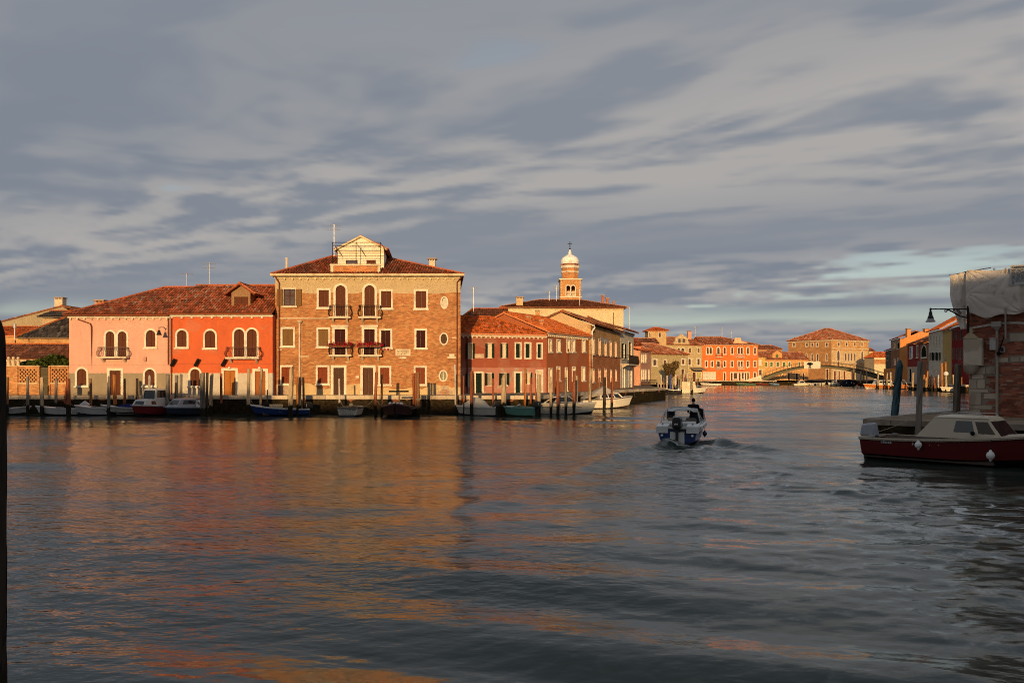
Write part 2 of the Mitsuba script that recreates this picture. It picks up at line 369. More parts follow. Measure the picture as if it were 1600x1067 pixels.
# ------------------------------------------------------------------ builders for buildings
class Fac:
    """A facade: u runs along it (seen from outside, to the right), d into the building, z up."""
    def __init__(s, x0, y0, x1, y1):
        s.L = math.hypot(x1 - x0, y1 - y0)
        s.o, s.e = np.array([x0, y0]), np.array([x1 - x0, y1 - y0]) / s.L
        s.M = np.array([[s.e[0], -s.e[1], 0, x0], [s.e[1], s.e[0], 0, y0], [0, 0, 1, 0], [0, 0, 0, 1.0]])
    def u(s, px):
        k = (px - CX) / FPX                                       # where the line of sight x = k y meets the facade
        return (k * s.o[1] - s.o[0]) / (s.e[0] - k * s.e[1])
    def z(s, px, py):
        return CAMZ + (HZ - py) / FPX * (s.o[1] + s.u(px) * s.e[1])
    def rect(s, l, t, r, b):
        c = (l + r) / 2
        return s.u(l), s.z(c, b), s.u(r), s.z(c, t)
    def put(s, m):
        m.apply_transform(s.M)
        return m
    def slab(s, poly, d0, d1):
        ms = ext(poly, d1 - d0)
        if not ms:
            return None
        m = cat(ms)
        v = np.array(m.vertices)
        m = trimesh.Trimesh(np.stack([v[:, 0], d0 + v[:, 2], v[:, 1]], 1), m.faces[:, ::-1], process=False)
        return s.put(m)
    def box(s, u0, u1, d0, d1, z0, z1):
        return s.put(bx(u0, u1, d0, d1, z0, z1))
    def tube(s, pts, r, n=6):
        return s.put(tube(pts, r, n))
def shape(kind, u0, z0, u1, z1):
    w = u1 - u0
    if kind == 'rect':
        return sbox(u0, z0, u1, z1)
    if kind == 'oval':
        return affinity.scale(Point((u0 + u1) / 2, (z0 + z1) / 2).buffer(1, 8), w / 2, (z1 - z0) / 2)
    if kind == 'arch':
        zs, t = z1 - w / 2, np.linspace(0, math.pi, 11)
        return Polygon([(u0, z0), (u1, z0)] + [((u0 + u1) / 2 + w / 2 * math.cos(a), zs + w / 2 * math.sin(a)) for a in t])
    if kind == 'lancet':
        zs, c = max(z1 - w * 0.9, z0 + 0.4 * (z1 - z0)), (u0 + u1) / 2
        h = z1 - zs
        q = [(u1, zs), (u1 - w * 0.06, zs + h * 0.39), (u1 - w * 0.25, zs + h * 0.70), (c, z1)]
        return Polygon([(u0, z0), (u1, z0)] + q + [(2 * c - a, b) for a, b in q[-2::-1]])
def window(owner, fac, kind, l, t, r, b, fill='shut', name=None, fw=0.15, frame=STONE, proud=0.05, deep=0.16, sill=True, mat=SHUT, curtain=None, leaf=GREEN, label=None, lintel=0.0, z0=None):
    u0, za, u1, z1 = fac.rect(l, t, r, b)
    if z0 is not None:
        za = z0
    p = shape(kind, u0, za, u1, z1)
    isdoor = fill == 'door'
    ring = p.buffer(fw, join_style=2) if kind == 'rect' else p.buffer(fw, quad_segs=6)
    if kind != 'oval':
        ring = ring.intersection(sbox(u0 - 2, za - (0 if isdoor else fw), u1 + 2, z1 + 2))
    key = add(name or ('door' if isdoor else 'window'), fac.slab(ring.difference(p), -proud, deep), ST, owner, color=frame, label=label)
    w = u1 - u0
    if sill and not isdoor and kind != 'oval' and w > 0.45:
        add('sill', fac.box(u0 - fw - 0.06, u1 + fw + 0.06, -proud - 0.10, -proud - 0.002, za - fw - 0.03, za - fw + 0.09), ST, key, color=frame)
    if lintel:
        add('lintel', fac.box(u0 - fw - 0.08, u1 + fw + 0.08, -proud - 0.12, -proud - 0.002, z1 + fw - 0.02, z1 + fw + lintel), ST, key, color=frame)
    d = deep - 0.075
    back = p.buffer(0.03, join_style=2)
    if fill in ('shut', 'door'):
        c = (u0 + u1) / 2
        for h in (sbox(u0, za, c - 0.012, z1 + 1), sbox(c + 0.012, za, u1, z1 + 1)):
            q = p.buffer(-0.012).intersection(h)
            if q.area > 0.01:
                ms = [fac.slab(q, d, d + 0.045)]
                a, y0, e, y1 = q.bounds
                if w > 0.7 and not isdoor:                          # battens of a shutter
                    ms += [fac.box(a + 0.03, e - 0.03, d - 0.018, d - 0.001, zz, zz + 0.07) for zz in (y0 + 0.2, (y0 + y1) / 2)]
                if isdoor:
                    zz = [y0 + 0.15, y0 + 0.38 * (y1 - y0), y0 + 0.44 * (y1 - y0), y1 - 0.15]
                    ms += [fac.box(a + 0.05, e - 0.05, d - 0.02, d - 0.001, zz[0], zz[1]), fac.box(a + 0.05, e - 0.05, d - 0.02, d - 0.001, zz[2], zz[3])]
                add('shutter' if not isdoor else 'leaf', ms, mat, key)
        add('backing_sheet', fac.slab(back, deep - 0.015, deep + 0.02), ROOM, key)  # backing sheet added to close off the interior behind the leaves
    else:
        add('pane', fac.slab(back, d + 0.03, d + 0.036), PANE, key)
        if curtain is None:
            add('dark_backing', fac.slab(back, d + 0.075, d + 0.10), DARK_BACK, key)  # added dark sheet, stands in for the unlit room
        if w > 0.5:
            bars = [fac.box((u0 + u1) / 2 - 0.025, (u0 + u1) / 2 + 0.025, d, d + 0.028, za, z1 - 0.02)]
            if kind == 'rect':
                bars += [fac.box(u0, u0 + 0.05, d, d + 0.028, za, z1), fac.box(u1 - 0.05, u1, d, d + 0.028, za, z1), fac.box(u0 + 0.05, u1 - 0.05, d + 0.002, d + 0.026, za, za + 0.05),
                         fac.box(u0 + 0.05, u1 - 0.05, d + 0.002, d + 0.026, za + 0.62 * (z1 - za), za + 0.62 * (z1 - za) + 0.04)]
            add('glazing_bars', bars, WHITE if curtain else SHUT, key)
        if curtain is not None:
            add('blind', fac.slab(back, d + 0.06, d + 0.07), curtain, key)
        if fill == 'open':
            lw = w * 0.5
            for a, e in ((u0 - fw * 0.4 - lw, u0 - fw * 0.4), (u1 + fw * 0.4, u1 + fw * 0.4 + lw)):
                ms = [fac.box(a, e, -proud - 0.06, -proud - 0.02, za, z1)]
                ms += [fac.box(a + 0.05, e - 0.05, -proud - 0.075, -proud - 0.061, zz, zz + 0.05) for zz in np.arange(za + 0.1, z1 - 0.1, 0.16)]
                add('shutter', ms, leaf, key)
    return key, p.buffer(0.03, join_style=2)
def balcony(owner, fac, l, t, r, b, depth=0.62, mat=IRON, belly=0.13, slab_h=0.14, group=None):
    u0, z0, u1, z1 = fac.rect(l, t, r, b)
    key = add('balcony', [fac.box(u0, u1, -depth, -0.002, z0, z0 + slab_h)] , ST, owner, color=(0.66, 0.56, 0.42))
    for uu in (u0 + 0.22, u1 - 0.38):
        add('bracket', fac.put(hull([(uu, -0.003, z0 - 0.003), (uu + 0.16, -0.003, z0 - 0.003), (uu, -depth * 0.8, z0 - 0.003), (uu + 0.16, -depth * 0.8, z0 - 0.003), (uu, -0.003, z0 - 0.36), (uu + 0.16, -0.003, z0 - 0.36), (uu, -depth * 0.55, z0 - 0.12), (uu + 0.16, -depth * 0.55, z0 - 0.12)])), ST, key, color=(0.6, 0.5, 0.38))
    rail = [(u0 + 0.05, -0.01, z1), (u0 + 0.05, -depth + 0.05, z1), (u1 - 0.05, -depth + 0.05, z1), (u1 - 0.05, -0.01, z1)]
    add('handrail', [fac.tube([rail[i], rail[i + 1]], 0.028, 5) for i in range(3)], mat, key)
    hz = z1 - z0 - slab_h
    prof = lambda k: belly * math.sin(min(1, k / 0.75) * math.pi)
    ks = np.linspace(0, 1, 7)
    n = max(4, int((u1 - u0) / 0.14))
    for i in range(n + 1):
        uu = u0 + 0.05 + (u1 - u0 - 0.1) * i / n
        add('baluster', fac.tube([(uu, -depth + 0.05 - prof(k), z0 + slab_h + hz * k) for k in ks], 0.015, 4), mat, key)
    for s, uu in ((-1, u0 + 0.05), (1, u1 - 0.05)):
        for dd in np.arange(0.12, depth - 0.1, 0.14):
            add('baluster', fac.tube([(uu + s * prof(k), -dd, z0 + slab_h + hz * k) for k in ks], 0.015, 4), mat, key)
    return key, (u0, u1, z0, z1)
def tile_plane(A, B, C, D, which, pitch, row, lift=0.0):
    """Rows of half-round tiles on a sloping face with the eave A-B and the upper edge D-C (C = D for a triangle)."""
    A, B, C, D = (np.asarray(q, float) for q in (A, B, C, D))
    e = (B - A) / np.linalg.norm(B - A)
    n = np.cross(B - A, D - A); n /= np.linalg.norm(n)
    if n[2] < 0:
        n = -n
    s = np.cross(n, e)
    poly = Polygon([((q - A) @ e, (q - A) @ s) for q in ((A, B, C, D) if np.linalg.norm(C - D) > 1e-3 else (A, B, C))])
    if not poly.is_valid or poly.area < 0.2:
        return None
    x0, y0, x1, y1 = poly.bounds
    V, Fc, UV, k = [], [], [], 0
    th = np.linspace(0, math.pi, 5)
    ca, sa = -np.cos(th), np.sin(th)
    for i, a in enumerate(np.arange(x0 + pitch / 2, x1, pitch)):
        cut = poly.intersection(LineString([(a, y0 - 1), (a, y1 + 1)]))
        if cut.is_empty or cut.length < 0.1:
            continue
        _, b0, _, b1 = cut.bounds
        for j in range(int(math.ceil((b1 - b0) / row))):
            c0, c1 = b0 + j * row, min(b1, b0 + (j + 1) * row + 0.03)
            jit = 0.012 * math.sin(i * 12.9 + j * 78.2)
            for c, r, up in ((c0 - (0.04 if j == 0 else 0), pitch * 0.46, 0.028), (c1, pitch * 0.38, 0.0)):
                V.append(A + np.outer(a + jit + r * ca, e) + s * c + np.outer(r * sa * 0.9 + up + lift, n))
                UV.append(np.tile((which * 2000 + i % 1900 + 0.5, j + 0.5), (5, 1)))
            q = k + np.arange(4)
            Fc.append(np.vstack([np.stack([q, q + 1, q + 6], 1), np.stack([q, q + 6, q + 5], 1)]))
            k += 10
    return np.vstack(V), np.vstack(Fc), np.vstack(UV)
def tiles(owner, planes, which, pitch=0.22, row=0.40):
    V, Fc, UV, k = [], [], [], 0
    for P in planes:
        g = tile_plane(*P, which, pitch, row)
        if g is None:
            continue
        V.append(g[0]); Fc.append(g[1] + k); UV.append(g[2]); k += len(g[0])
    add('tiles', trimesh.Trimesh(np.vstack(V), np.vstack(Fc), process=False), TI, owner, uv=np.vstack(UV), kind='stuff')
def sheet_uv(m, which):
    return np.tile((which * 2000 + 7.5, 3.5), (len(m.vertices), 1))
def roof(owner, fac, u0, u1, d0, d1, z, rise, hl=0.0, hr=0.0, which=0, pitch=0.22, row=0.40, front=False, gable=None, dm=None, tiled=True, thick=0.12):
    """Ridge along u at depth dm (hl, hr: how far a hipped end runs in; 0 = gable), or, with front=True, along d with gables to the front and back."""
    P = lambda u, d, zz: (fac.M @ np.array([u, d, zz, 1]))[:3]
    dm = (d0 + d1) / 2 if dm is None else dm
    if not front:
        R0, R1 = (u0 + hl, dm, z + rise), (u1 - hr, dm, z + rise)
        if R1[0] <= R0[0]:
            R1 = R0
        planes = [((u0, d0, z), (u1, d0, z), R1, R0), ((u1, d1, z), (u0, d1, z), R0, R1)]
        if hl: planes.append(((u0, d1, z), (u0, d0, z), R0, R0))
        if hr: planes.append(((u1, d0, z), (u1, d1, z), R1, R1))
        ridge = [[R0, R1]] + ([[(u0, d0, z), R0], [(u0, d1, z), R0]] if hl else []) + ([[(u1, d0, z), R1], [(u1, d1, z), R1]] if hr else [])
        tops = [(u0, d0, z), (u1, d0, z), (u1, d1, z), (u0, d1, z), R0, R1]
    else:
        um = (u0 + u1) / 2 if front is True else front
        R0, R1 = (um, d0, z + rise), (um, d1, z + rise)
        planes = [((u0, d1, z), (u0, d0, z), R0, R1), ((u1, d0, z), (u1, d1, z), R1, R0)]
        ridge = [[R0, R1]]
        tops = [(u0, d0, z), (u1, d0, z), (u1, d1, z), (u0, d1, z), R0, R1]
    slabs = []
    for pl in planes:
        q = [P(*v) for v in pl]
        slabs.append(hull([v - [0, 0, 0.015] for v in q] + [v - [0, 0, thick] for v in q]))
    body = cat(slabs)
    key = add('roof', body, TI, owner, uv=sheet_uv(body, which))
    if tiled:
        tiles(key, [tuple(P(*q) for q in pl) for pl in planes], which, pitch, row)
        rd = [tube([P(a[0], a[1], a[2] + 0.03), P(b[0], b[1], b[2] + 0.03)], pitch * 0.5, 6) for a, b in ridge if np.linalg.norm(np.subtract(a, b)) > 0.3]
        if rd:
            m = cat(rd)
            add('ridge', m, TI, key, uv=np.tile((min(which, 2) * 2000 + 60.5, 9.5), (len(m.vertices), 1)))
    return key
def chimney(owner, fac, px, pt, pb, d, w=0.55, mat=BR, col=(0.5, 0.26, 0.13), capw=0.14, dist=None):
    """A stack between two heights of the photograph, d metres behind the facade line."""
    y = fac.o[1] + fac.u(px) * fac.e[1] + d if dist is None else dist
    x, zt, zb = (px - CX) / FPX * y, CAMZ + (HZ - pt) / FPX * y, CAMZ + (HZ - pb) / FPX * y - 0.5
    k = add('chimney', bx(x - w / 2, x + w / 2, y - w / 2, y + w / 2, zb, zt - 0.22), mat, owner, color=col)
    add('pots', [bx(x - w / 2 + a, x - w / 2 + a + 0.09, y - w / 2, y + w / 2, zt - 0.218, zt - 0.102) for a in (0.0, w / 2 - 0.045, w - 0.09)], mat, k, color=col)
    add('cap', bx(x - w / 2 - capw, x + w / 2 + capw, y - w / 2 - capw, y + w / 2 + capw, zt - 0.10, zt), ST, k, color=(0.42, 0.30, 0.2))
    return k
def house(name, label, fac, ze, depth, bands, wins, rf=None, kind='house', group=None, zb=QZ - 0.05, side=0, gable=None, cornice=None, back=True, pipes=(), top=None, sidemat=None):
    """bands: (upper edge, material, colour) from the ground up; wins: (outline, left, top, right, bottom, filling, options)."""
    key = thing(name, label, kind, group)
    holes = []
    for w in wins:
        o = dict(w[6]) if len(w) > 6 else {}
        if w[5] == 'door':
            o.setdefault('z0', zb + 0.06)
        _, p = window(key, fac, *w[:5], w[5], **o)
        holes.append(p)
    holes = unary_union(holes) if holes else Polygon()
    front = sbox(0, zb, fac.L, ze) if top is None else Polygon([(0, zb), (fac.L, zb)] + top)
    lo = -50
    for i, (zt, m, c) in enumerate(bands):
        if callable(zt):
            us = np.linspace(0, fac.L, int(fac.L / 0.35) + 2)
            up = Polygon([(0, lo), (fac.L, lo)] + [(u, zt(u)) for u in us[::-1]])
        else:
            up = sbox(0, -60, fac.L, zt)
        part = front.intersection(up).difference(holes)
        front = front.difference(up)
        if part.area > 0.01:
            add('wall', fac.slab(part, 0.0 - (0.004 if i % 2 else 0), 0.35), m, key, color=c)
    _, m, c = bands[side] if sidemat is None else (0,) + sidemat
    ms = [fac.box(0.001, 0.3, 0.351, depth, zb, ze), fac.box(fac.L - 0.3, fac.L - 0.001, 0.351, depth, zb, ze)]
    if back:
        ms.append(fac.box(0.301, fac.L - 0.301, depth - 0.3, depth - 0.001, zb, ze))
    if gable:                                                     # gable walls under a roof whose ridge runs along the facade
        for a in ([0.001] if 'l' in gable else []) + ([fac.L - 0.3] if 'r' in gable else []):
            g = rf['rise'] - 0.16
            q = Polygon([(0.02, ze + 0.002), (depth - 0.02, ze + 0.002), (depth / 2, ze + g + 0.1)])
            mm = ext(q, 0.29)[0]
            v = np.array(mm.vertices)
            ms.append(fac.put(trimesh.Trimesh(np.stack([a + v[:, 2], v[:, 0], v[:, 1]], 1), mm.faces, process=False)))
    add('wall', ms, m, key, color=c)
    if rf:
        r = dict(rf); oh, os_ = r.pop('oh', 0.4), r.pop('os', 0.25)
        osl, osr = r.pop('osl', os_), r.pop('osr', os_)
        rk = roof(key, fac, -osl, fac.L + osr, -oh, depth + 0.3, ze + 0.12, **r)
    if cornice:
        col, step = cornice
        ms = [fac.box(-0.05, fac.L + 0.05, -0.16, -0.003, ze - 0.16, ze + 0.0)]
        ms += [fac.box(u, u + 0.13, -0.15, -0.005, ze - 0.30, ze - 0.162) for u in np.arange(0.1, fac.L - 0.2, step)]
        add('cornice', ms, ST, key, color=col)
    for pp in pipes:
        add('downpipe', fac.tube(pp, 0.055, 6), RUST, key)
    return key
def antenna(px, pt, pb, d, label, kind=0):
    a, b = at(px, pb, d), at(px, pt, d)
    b[0] = a[0]
    k = thing('television_antenna', label, 'antenna')
    add('mast', tube([a, b], 0.022 * d / 70, 5), GREYM, k)
    L, ms = 0.5, []
    for zz in ((-0.06, -0.42) if kind == 0 else (-0.08,)):
        z = b[2] + zz
        ms.append(tube([(b[0] - 0.55, b[1], z), (b[0] + 0.5, b[1] + 0.2, z)], 0.014 * d / 70, 4))
        for t in np.linspace(-0.5, 0.45, 6):
            ms.append(tube([(b[0] + t, b[1] - 0.22 + 0.2 * t, z), (b[0] + t, b[1] + 0.22 + 0.2 * t, z)], 0.010 * d / 70, 4))
            ms.append(tube([(b[0] + t, b[1] + 0.2 * t, z - 0.12), (b[0] + t, b[1] + 0.2 * t, z + 0.12)], 0.010 * d / 70, 4))
    add('boom', ms, GREYM, k)
    return k
# ------------------------------------------------------------------ houses of the left bank
def FP(p0, p1, d0, d1=None):
    d1 = d0 if d1 is None else d1
    return Fac((p0 - CX) / FPX * d0, d0, (p1 - CX) / FPX * d1, d1)
def zat(py, d):
    return CAMZ + (HZ - py) / FPX * d
PINK, RED, GREYPL, WHITEPL = (0.68, 0.37, 0.28), (0.58, 0.13, 0.05), (0.30, 0.245, 0.17), (0.52, 0.47, 0.38)
BRICK, PLAST = (0.40, 0.17, 0.072), (0.50, 0.39, 0.23)
wavy = lambda z, a, s: (lambda u: z + a * (meshkit.noise(np.array([u * 1.1, s, 0.0])) - 0.5) + 0.5 * a * (meshkit.noise(np.array([u * 3.7, s, 4.0])) - 0.5))
# pink house
f = FP(108, 266, 66.6)
pink = house('pink_house', 'salmon pink two storey house with grey plaster base, leftmost of the painted houses', f, zat(494, 66.6), 11,
    [(zat(583, 66.6), PL, GREYPL), (99, PL, PINK)],
    [('arch', 165.5, 518, 179, 557, 'shut'), ('arch', 184.5, 518, 198, 557, 'shut'), ('arch', 228.5, 516, 243, 542, 'shut'),
     ('arch', 120.5, 576, 135.5, 602, 'shut'), ('arch', 226.5, 577, 242, 602, 'shut'), ('rect', 171.5, 579, 189, 616, 'door', {'mat': SHUT, 'fw': 0.2, 'label': 'dark red door with a glazed leaf and white frame'})],
    dict(rise=2.75, hl=5.7, hr=0.0, which=0, osr=0.0, osl=0.3, oh=0.4), side=1, cornice=((0.66, 0.58, 0.45), 0.55),
    pipes=[[(0.75, -0.10, 7.5), (1.75, -0.10, 7.15), (1.83, -0.08, 6.9), (1.83, -0.08, 3.3)], [(7.98, -0.09, 7.6), (7.98, -0.09, 3.9)]])
balcony(pink, f, 157, 543, 202, 560, belly=0.22, mat=const((0.16, 0.10, 0.085), 0.6))
k = add('wall_lamp', [f.tube([(7.75, -0.02, 6.75), (7.75, -0.5, 6.85), (7.6, -0.95, 6.8), (7.6, -0.95, 6.6)], 0.03), f.put(lathe([(0.0, 6.62), (0.08, 6.6), (0.13, 6.4), (0.22, 6.2), (0.19, 6.2), (0.0, 6.45)], 12, (7.6, -0.95, 0)))], IRON, pink)
add('gas_cable', [f.box(0.1, 8.0, -0.03, -0.004, 3.86, 3.89), f.box(6.0, 6.22, -0.16, -0.004, 4.15, 4.5)], matte((0.5, 0.27, 0.2)), pink)
chimney(pink, f, 158, 469, 486, 7.0, 0.75, BR, (0.5, 0.24, 0.14))
# red house
f = FP(266, 426, 66.6)
redh = house('red_house', 'vermilion two storey house with white base, between the pink house and the brick palace', f, zat(492, 66.6), 11,
    [(zat(583, 66.6), PL, WHITEPL), (99, PL, RED)],
    [('arch', 277, 516, 292, 542, 'shut'), ('arch', 320.5, 516.5, 336.5, 543, 'shut'), ('arch', 366, 514.5, 381.5, 557, 'shut'), ('arch', 386, 514.5, 401.5, 557, 'shut'),
     ('arch', 297.5, 576.5, 312.5, 602.5, 'shut'), ('rect', 350, 579, 368, 616, 'door', {'mat': matte((0.40, 0.15, 0.04)), 'fw': 0.2, 'label': 'varnished orange wooden double door'}),
     ('rect', 398.5, 580, 415, 616, 'door', {'mat': matte((0.32, 0.11, 0.038)), 'fw': 0.2, 'label': 'varnished brown double door near the brick palace'})],
    dict(rise=2.80, hl=0.0, hr=0.0, which=0, osl=0.0, osr=0.05, oh=0.4), side=1, cornice=((0.70, 0.62, 0.5), 0.8),
    pipes=[[(0.12, -0.08, 7.6), (0.12, -0.08, 1.5)]])
balcony(redh, f, 356, 543, 408, 561, belly=0.22, mat=const((0.13, 0.055, 0.045), 0.6))
for px in (273, 310, 352):
    u, z = f.u(px), f.z(px, 566)
    add('slanted_box', [f.put(rot(bx(u - 0.085, u + 0.085, -0.42, -0.3, z - 0.36, z + 0.30), 30, (0, 1, 0), (u, -0.4, z))), f.box(u - 0.03, u + 0.03, -0.31, -0.004, z - 0.04, z + 0.04)], DARK, redh)  # dark slanted boxes, each held off the wall by a stub
add('gas_cable', f.box(0.2, f.L - 0.1, -0.03, -0.004, 3.95, 3.98), matte((0.35, 0.09, 0.06)), redh)
for px in (359, 406):
    u = f.u(px)
    add('door_lamp', f.put(ball(0.11, (u, -0.12, f.z(px, 575)), 2)), WHITE, redh)
# its roof dormer
dm = add('dormer', [f.slab(Polygon([(f.u(355), 8.5), (f.u(385), 8.5), (f.u(385), 9.75), (f.u(370), 10.35), (f.u(355), 9.75)]).difference(shape('rect', *f.rect(359.5, 462, 381.5, 476))), 1.0, 1.2),
    f.box(f.u(355), f.u(355) + 0.15, 1.201, 4.2, 8.5, 9.75), f.box(f.u(385) - 0.15, f.u(385), 1.201, 4.2, 8.5, 9.75)], PL, redh, color=(0.30, 0.18, 0.10))
u0, z0, u1, z1 = f.rect(359.5, 462, 381.5, 476)
add('shutter', [f.box(u0, (u0 + u1) / 2 - 0.01, 1.08, 1.13, z0, z1), f.box((u0 + u1) / 2 + 0.01, u1, 1.08, 1.13, z0, z1)], SHUT, dm)
roof(redh, f, f.u(355) - 0.45, f.u(385) + 0.45, 0.6, 4.6, 9.62, 0.85, which=0, front=True)
# brick palace
f = FP(430, 719.5, 67.4)
f.M[:, 1] -= 0.085 * f.M[:, 0]                                     # the side walls stand a little askew to the front
Z = lambda py: zat(py, 67.4)
DKR = matte((0.050, 0.016, 0.015))
pal = house('brick_palace', 'three storey brick palace with stone framed shutters and a white roof pavilion', f, Z(432), 12.5,
    [(wavy(Z(603), 0.5, 1.0), WP, (0.58, 0.42, 0.22)), (wavy(Z(458), 0.12, 5.0), BR, BRICK), (99, PL, PLAST)],
    [('rect', 443, 452, 461.5, 478, 'open', {'leaf': SHUTO, 'fw': 0.1}), ('rect', 498, 453.5, 514, 480, 'shut'), ('rect', 595.5, 455, 611, 481, 'shut'), ('rect', 649.5, 455, 666, 481.5, 'shut'),
     ('arch', 524.5, 446, 540, 494, 'shut', {'fw': 0.18}), ('arch', 569.5, 446, 585.5, 494, 'shut', {'fw': 0.18}), ('oval', 690, 465, 698.5, 481, 'glass', {'fw': 0.1, 'curtain': matte((0.6, 0.55, 0.45))}),
     ('rect', 441.5, 514, 458, 540, 'shut', {'mat': SHUTO}), ('rect', 497.5, 514.5, 513, 541, 'shut', {'mat': SHUTO}), ('rect', 523, 514.5, 539.5, 554, 'shut', {'mat': DKR, 'fw': 0.2, 'lintel': 0.12}),
     ('rect', 569, 514.5, 585.5, 554, 'shut', {'mat': DKR, 'fw': 0.2, 'lintel': 0.12}), ('rect', 595.5, 516.5, 610, 542.5, 'shut', {'mat': DKR}), ('rect', 650.5, 516.5, 664.5, 543, 'shut', {'mat': DKR}),
     ('oval', 688.5, 521.5, 698.5, 537.5, 'glass', {'fw': 0.1}), ('oval', 687.5, 580, 697.5, 594.5, 'glass', {'fw': 0.1, 'curtain': matte((0.3, 0.28, 0.17))}),
     ('rect', 440, 573.5, 455, 599, 'shut', {'mat': SHUTR}), ('rect', 496.5, 573.5, 512, 599, 'shut', {'mat': SHUTR}), ('rect', 594, 574.5, 608.5, 600, 'shut', {'mat': SHUTR}), ('rect', 649.5, 574.5, 664, 600, 'shut', {'mat': SHUTR}),
     ('rect', 521, 574.5, 537.5, 616, 'door', {'mat': const((0.085, 0.045, 0.03), 0.6), 'fw': 0.2}), ('rect', 567, 574.5, 583, 616, 'door', {'mat': const((0.10, 0.05, 0.033), 0.6), 'fw': 0.2})],
    dict(rise=2.35, hl=4.1, hr=7.2, which=0, oh=0.5, os=0.25, dm=6.0), side=1, cornice=((0.74, 0.60, 0.38), 0.62),
    pipes=[[(0.05, -0.3, 11.0), (0.34, -0.09, 10.5), (0.34, -0.09, 1.5)], [(f.L + 0.1, -0.3, 11.0), (f.L - 0.28, -0.09, 10.55), (f.L - 0.28, -0.09, 1.5)]])
add('gutter', [f.box(-0.3, f.L + 0.3, -0.62, -0.40, Z(432) - 0.02, Z(432) + 0.16)], ST, pal, color=(0.66, 0.52, 0.33))
for a, b in ((515, 548.5), (561, 595.5)):
    balcony(pal, f, a, 478, b, 498, depth=0.55, belly=0.14)
for a, b in ((515, 550), (561, 597)):
    balcony(pal, f, a, 537, b, 557, depth=0.55, belly=0.10)
ms = [f.box(f.u(a), f.u(b), -0.09, -0.003, Z(q) - 0.05, Z(q) + 0.05) for a, b, q in ((469, 483, 557), (434, 441, 546.5), (437, 515, 497.5), (540, 546, 566), (706, 714, 528))]
add('stone_inset', ms, ST, pal, color=(0.62, 0.5, 0.34))
add('flue', [f.tube([(f.u(468.5), -0.12, Z(590)), (f.u(468.5), -0.12, Z(504))], 0.07), f.put(lathe([(0.08, Z(505)), (0.22, Z(503)), (0.26, Z(501.5)), (0.0, Z(501))], 10, (f.u(468.5), -0.12, 0)))], ST, pal, color=(0.68, 0.58, 0.44))
sign = add('inscription_tablet', f.box(f.u(618), f.u(641.5), -0.07, -0.004, Z(556), Z(545.5)), ST, pal, color=(0.68, 0.55, 0.38), label='carved stone tablet with worn lettering')
g = np.random.default_rng(4)
ms = []
for row, q in enumerate((548.2, 550.8, 553.6)):
    u = f.u(620.5)
    while u < f.u(639.5 if row < 2 else 634):
        w = g.uniform(0.06, 0.2)
        ms.append(f.box(u, u + w * 0.7, -0.078, -0.069, Z(q) - 0.035, Z(q) + 0.035))
        u += w
add('letters', ms, matte((0.30, 0.22, 0.13)), sign)
add('small_tablet', f.box(f.u(624.5), f.u(635), -0.08, -0.004, Z(560.3), Z(558)), ST, pal, color=(0.78, 0.70, 0.55))
add('fuse_box', [f.box(f.u(699), f.u(712), -0.12, -0.003, Z(560), Z(557.5)), f.box(f.u(702), f.u(710), -0.14, -0.003, Z(557.3), Z(553)), f.box(f.u(566 - 10), f.u(561), -0.08, -0.003, Z(591), Z(587))], ST, pal, color=(0.72, 0.62, 0.46))
chimney(pal, f, 675.5, 404, 421, 4.0, 0.5, PL, (0.66, 0.55, 0.38))
add('flue', [tube([at(448, 420, 71), at(448, 405, 71)], 0.09), tube([at(448, 405, 71), at(448, 403, 71)], 0.12)], ST, pal, color=(0.7, 0.6, 0.45))
# roof pavilion of the palace
pv = add('pavilion', None if False else [f.slab(Polygon([(f.u(524), Z(430)), (f.u(598), Z(430)), (f.u(598), Z(384)), (f.u(561), Z(364.5)), (f.u(524), Z(384))]).difference(unary_union([shape('rect', *f.rect(537, 402.5, 556, 413)), shape('rect', *f.rect(570, 402.5, 585, 413))])), 1.5, 1.75),
    f.box(f.u(524), f.u(524) + 0.25, 1.751, 7.0, Z(430), Z(386)), f.box(f.u(598) - 0.25, f.u(598), 1.751, 7.0, Z(430), Z(386))], PL, pal, color=(0.84, 0.77, 0.60), label='white roof pavilion with a low gable')
for r_, mt in (((537, 402.5, 556, 413), GLASS), ((570, 402.5, 585, 413), SHUT)):
    q = f.rect(*r_)
    wk = add('window', f.box(q[0], q[2], 1.62, 1.63, q[1], q[3]), PANE if mt is GLASS else mt, pv)
    add('dark_backing', f.box(q[0] - 0.02, q[2] + 0.02, 1.70, 1.73, q[1] - 0.02, q[3] + 0.02), DARK_BACK, wk)  # dark sheet added behind the pane for the gloom inside
add('moulding', [f.box(f.u(524) - 0.05, f.u(598) + 0.05, 1.42, 1.497, Z(390.5), Z(388.5)), f.box(f.u(524) - 0.05, f.u(598) + 0.05, 1.42, 1.497, Z(396), Z(395)), f.slab(Polygon([(f.u(520), Z(387.5)), (f.u(561), Z(366.2)), (f.u(602), Z(387.5)), (f.u(602), Z(384.8)), (f.u(561), Z(363.6)), (f.u(520), Z(384.8))]), 1.25, 1.497)], ST, pv, color=(0.74, 0.6, 0.38))
q = add('parapet', f.box(f.u(521), f.u(590), 0.02, 0.35, Z(430), Z(415.4)), BR, pv, color=(0.5, 0.20, 0.08))
add('coping', [f.box(f.u(515.5), f.u(595), -0.06, 0.42, Z(415.3), Z(412.8)), f.box(f.u(516.5), f.u(520.9), -0.03, 0.38, Z(430), Z(415.4)), f.box(f.u(590.1), f.u(594), -0.03, 0.38, Z(430), Z(415.4))], ST, pv, color=(0.7, 0.6, 0.42))
ms = []
ua, ub, uc = f.u(519), f.u(556), f.u(594)
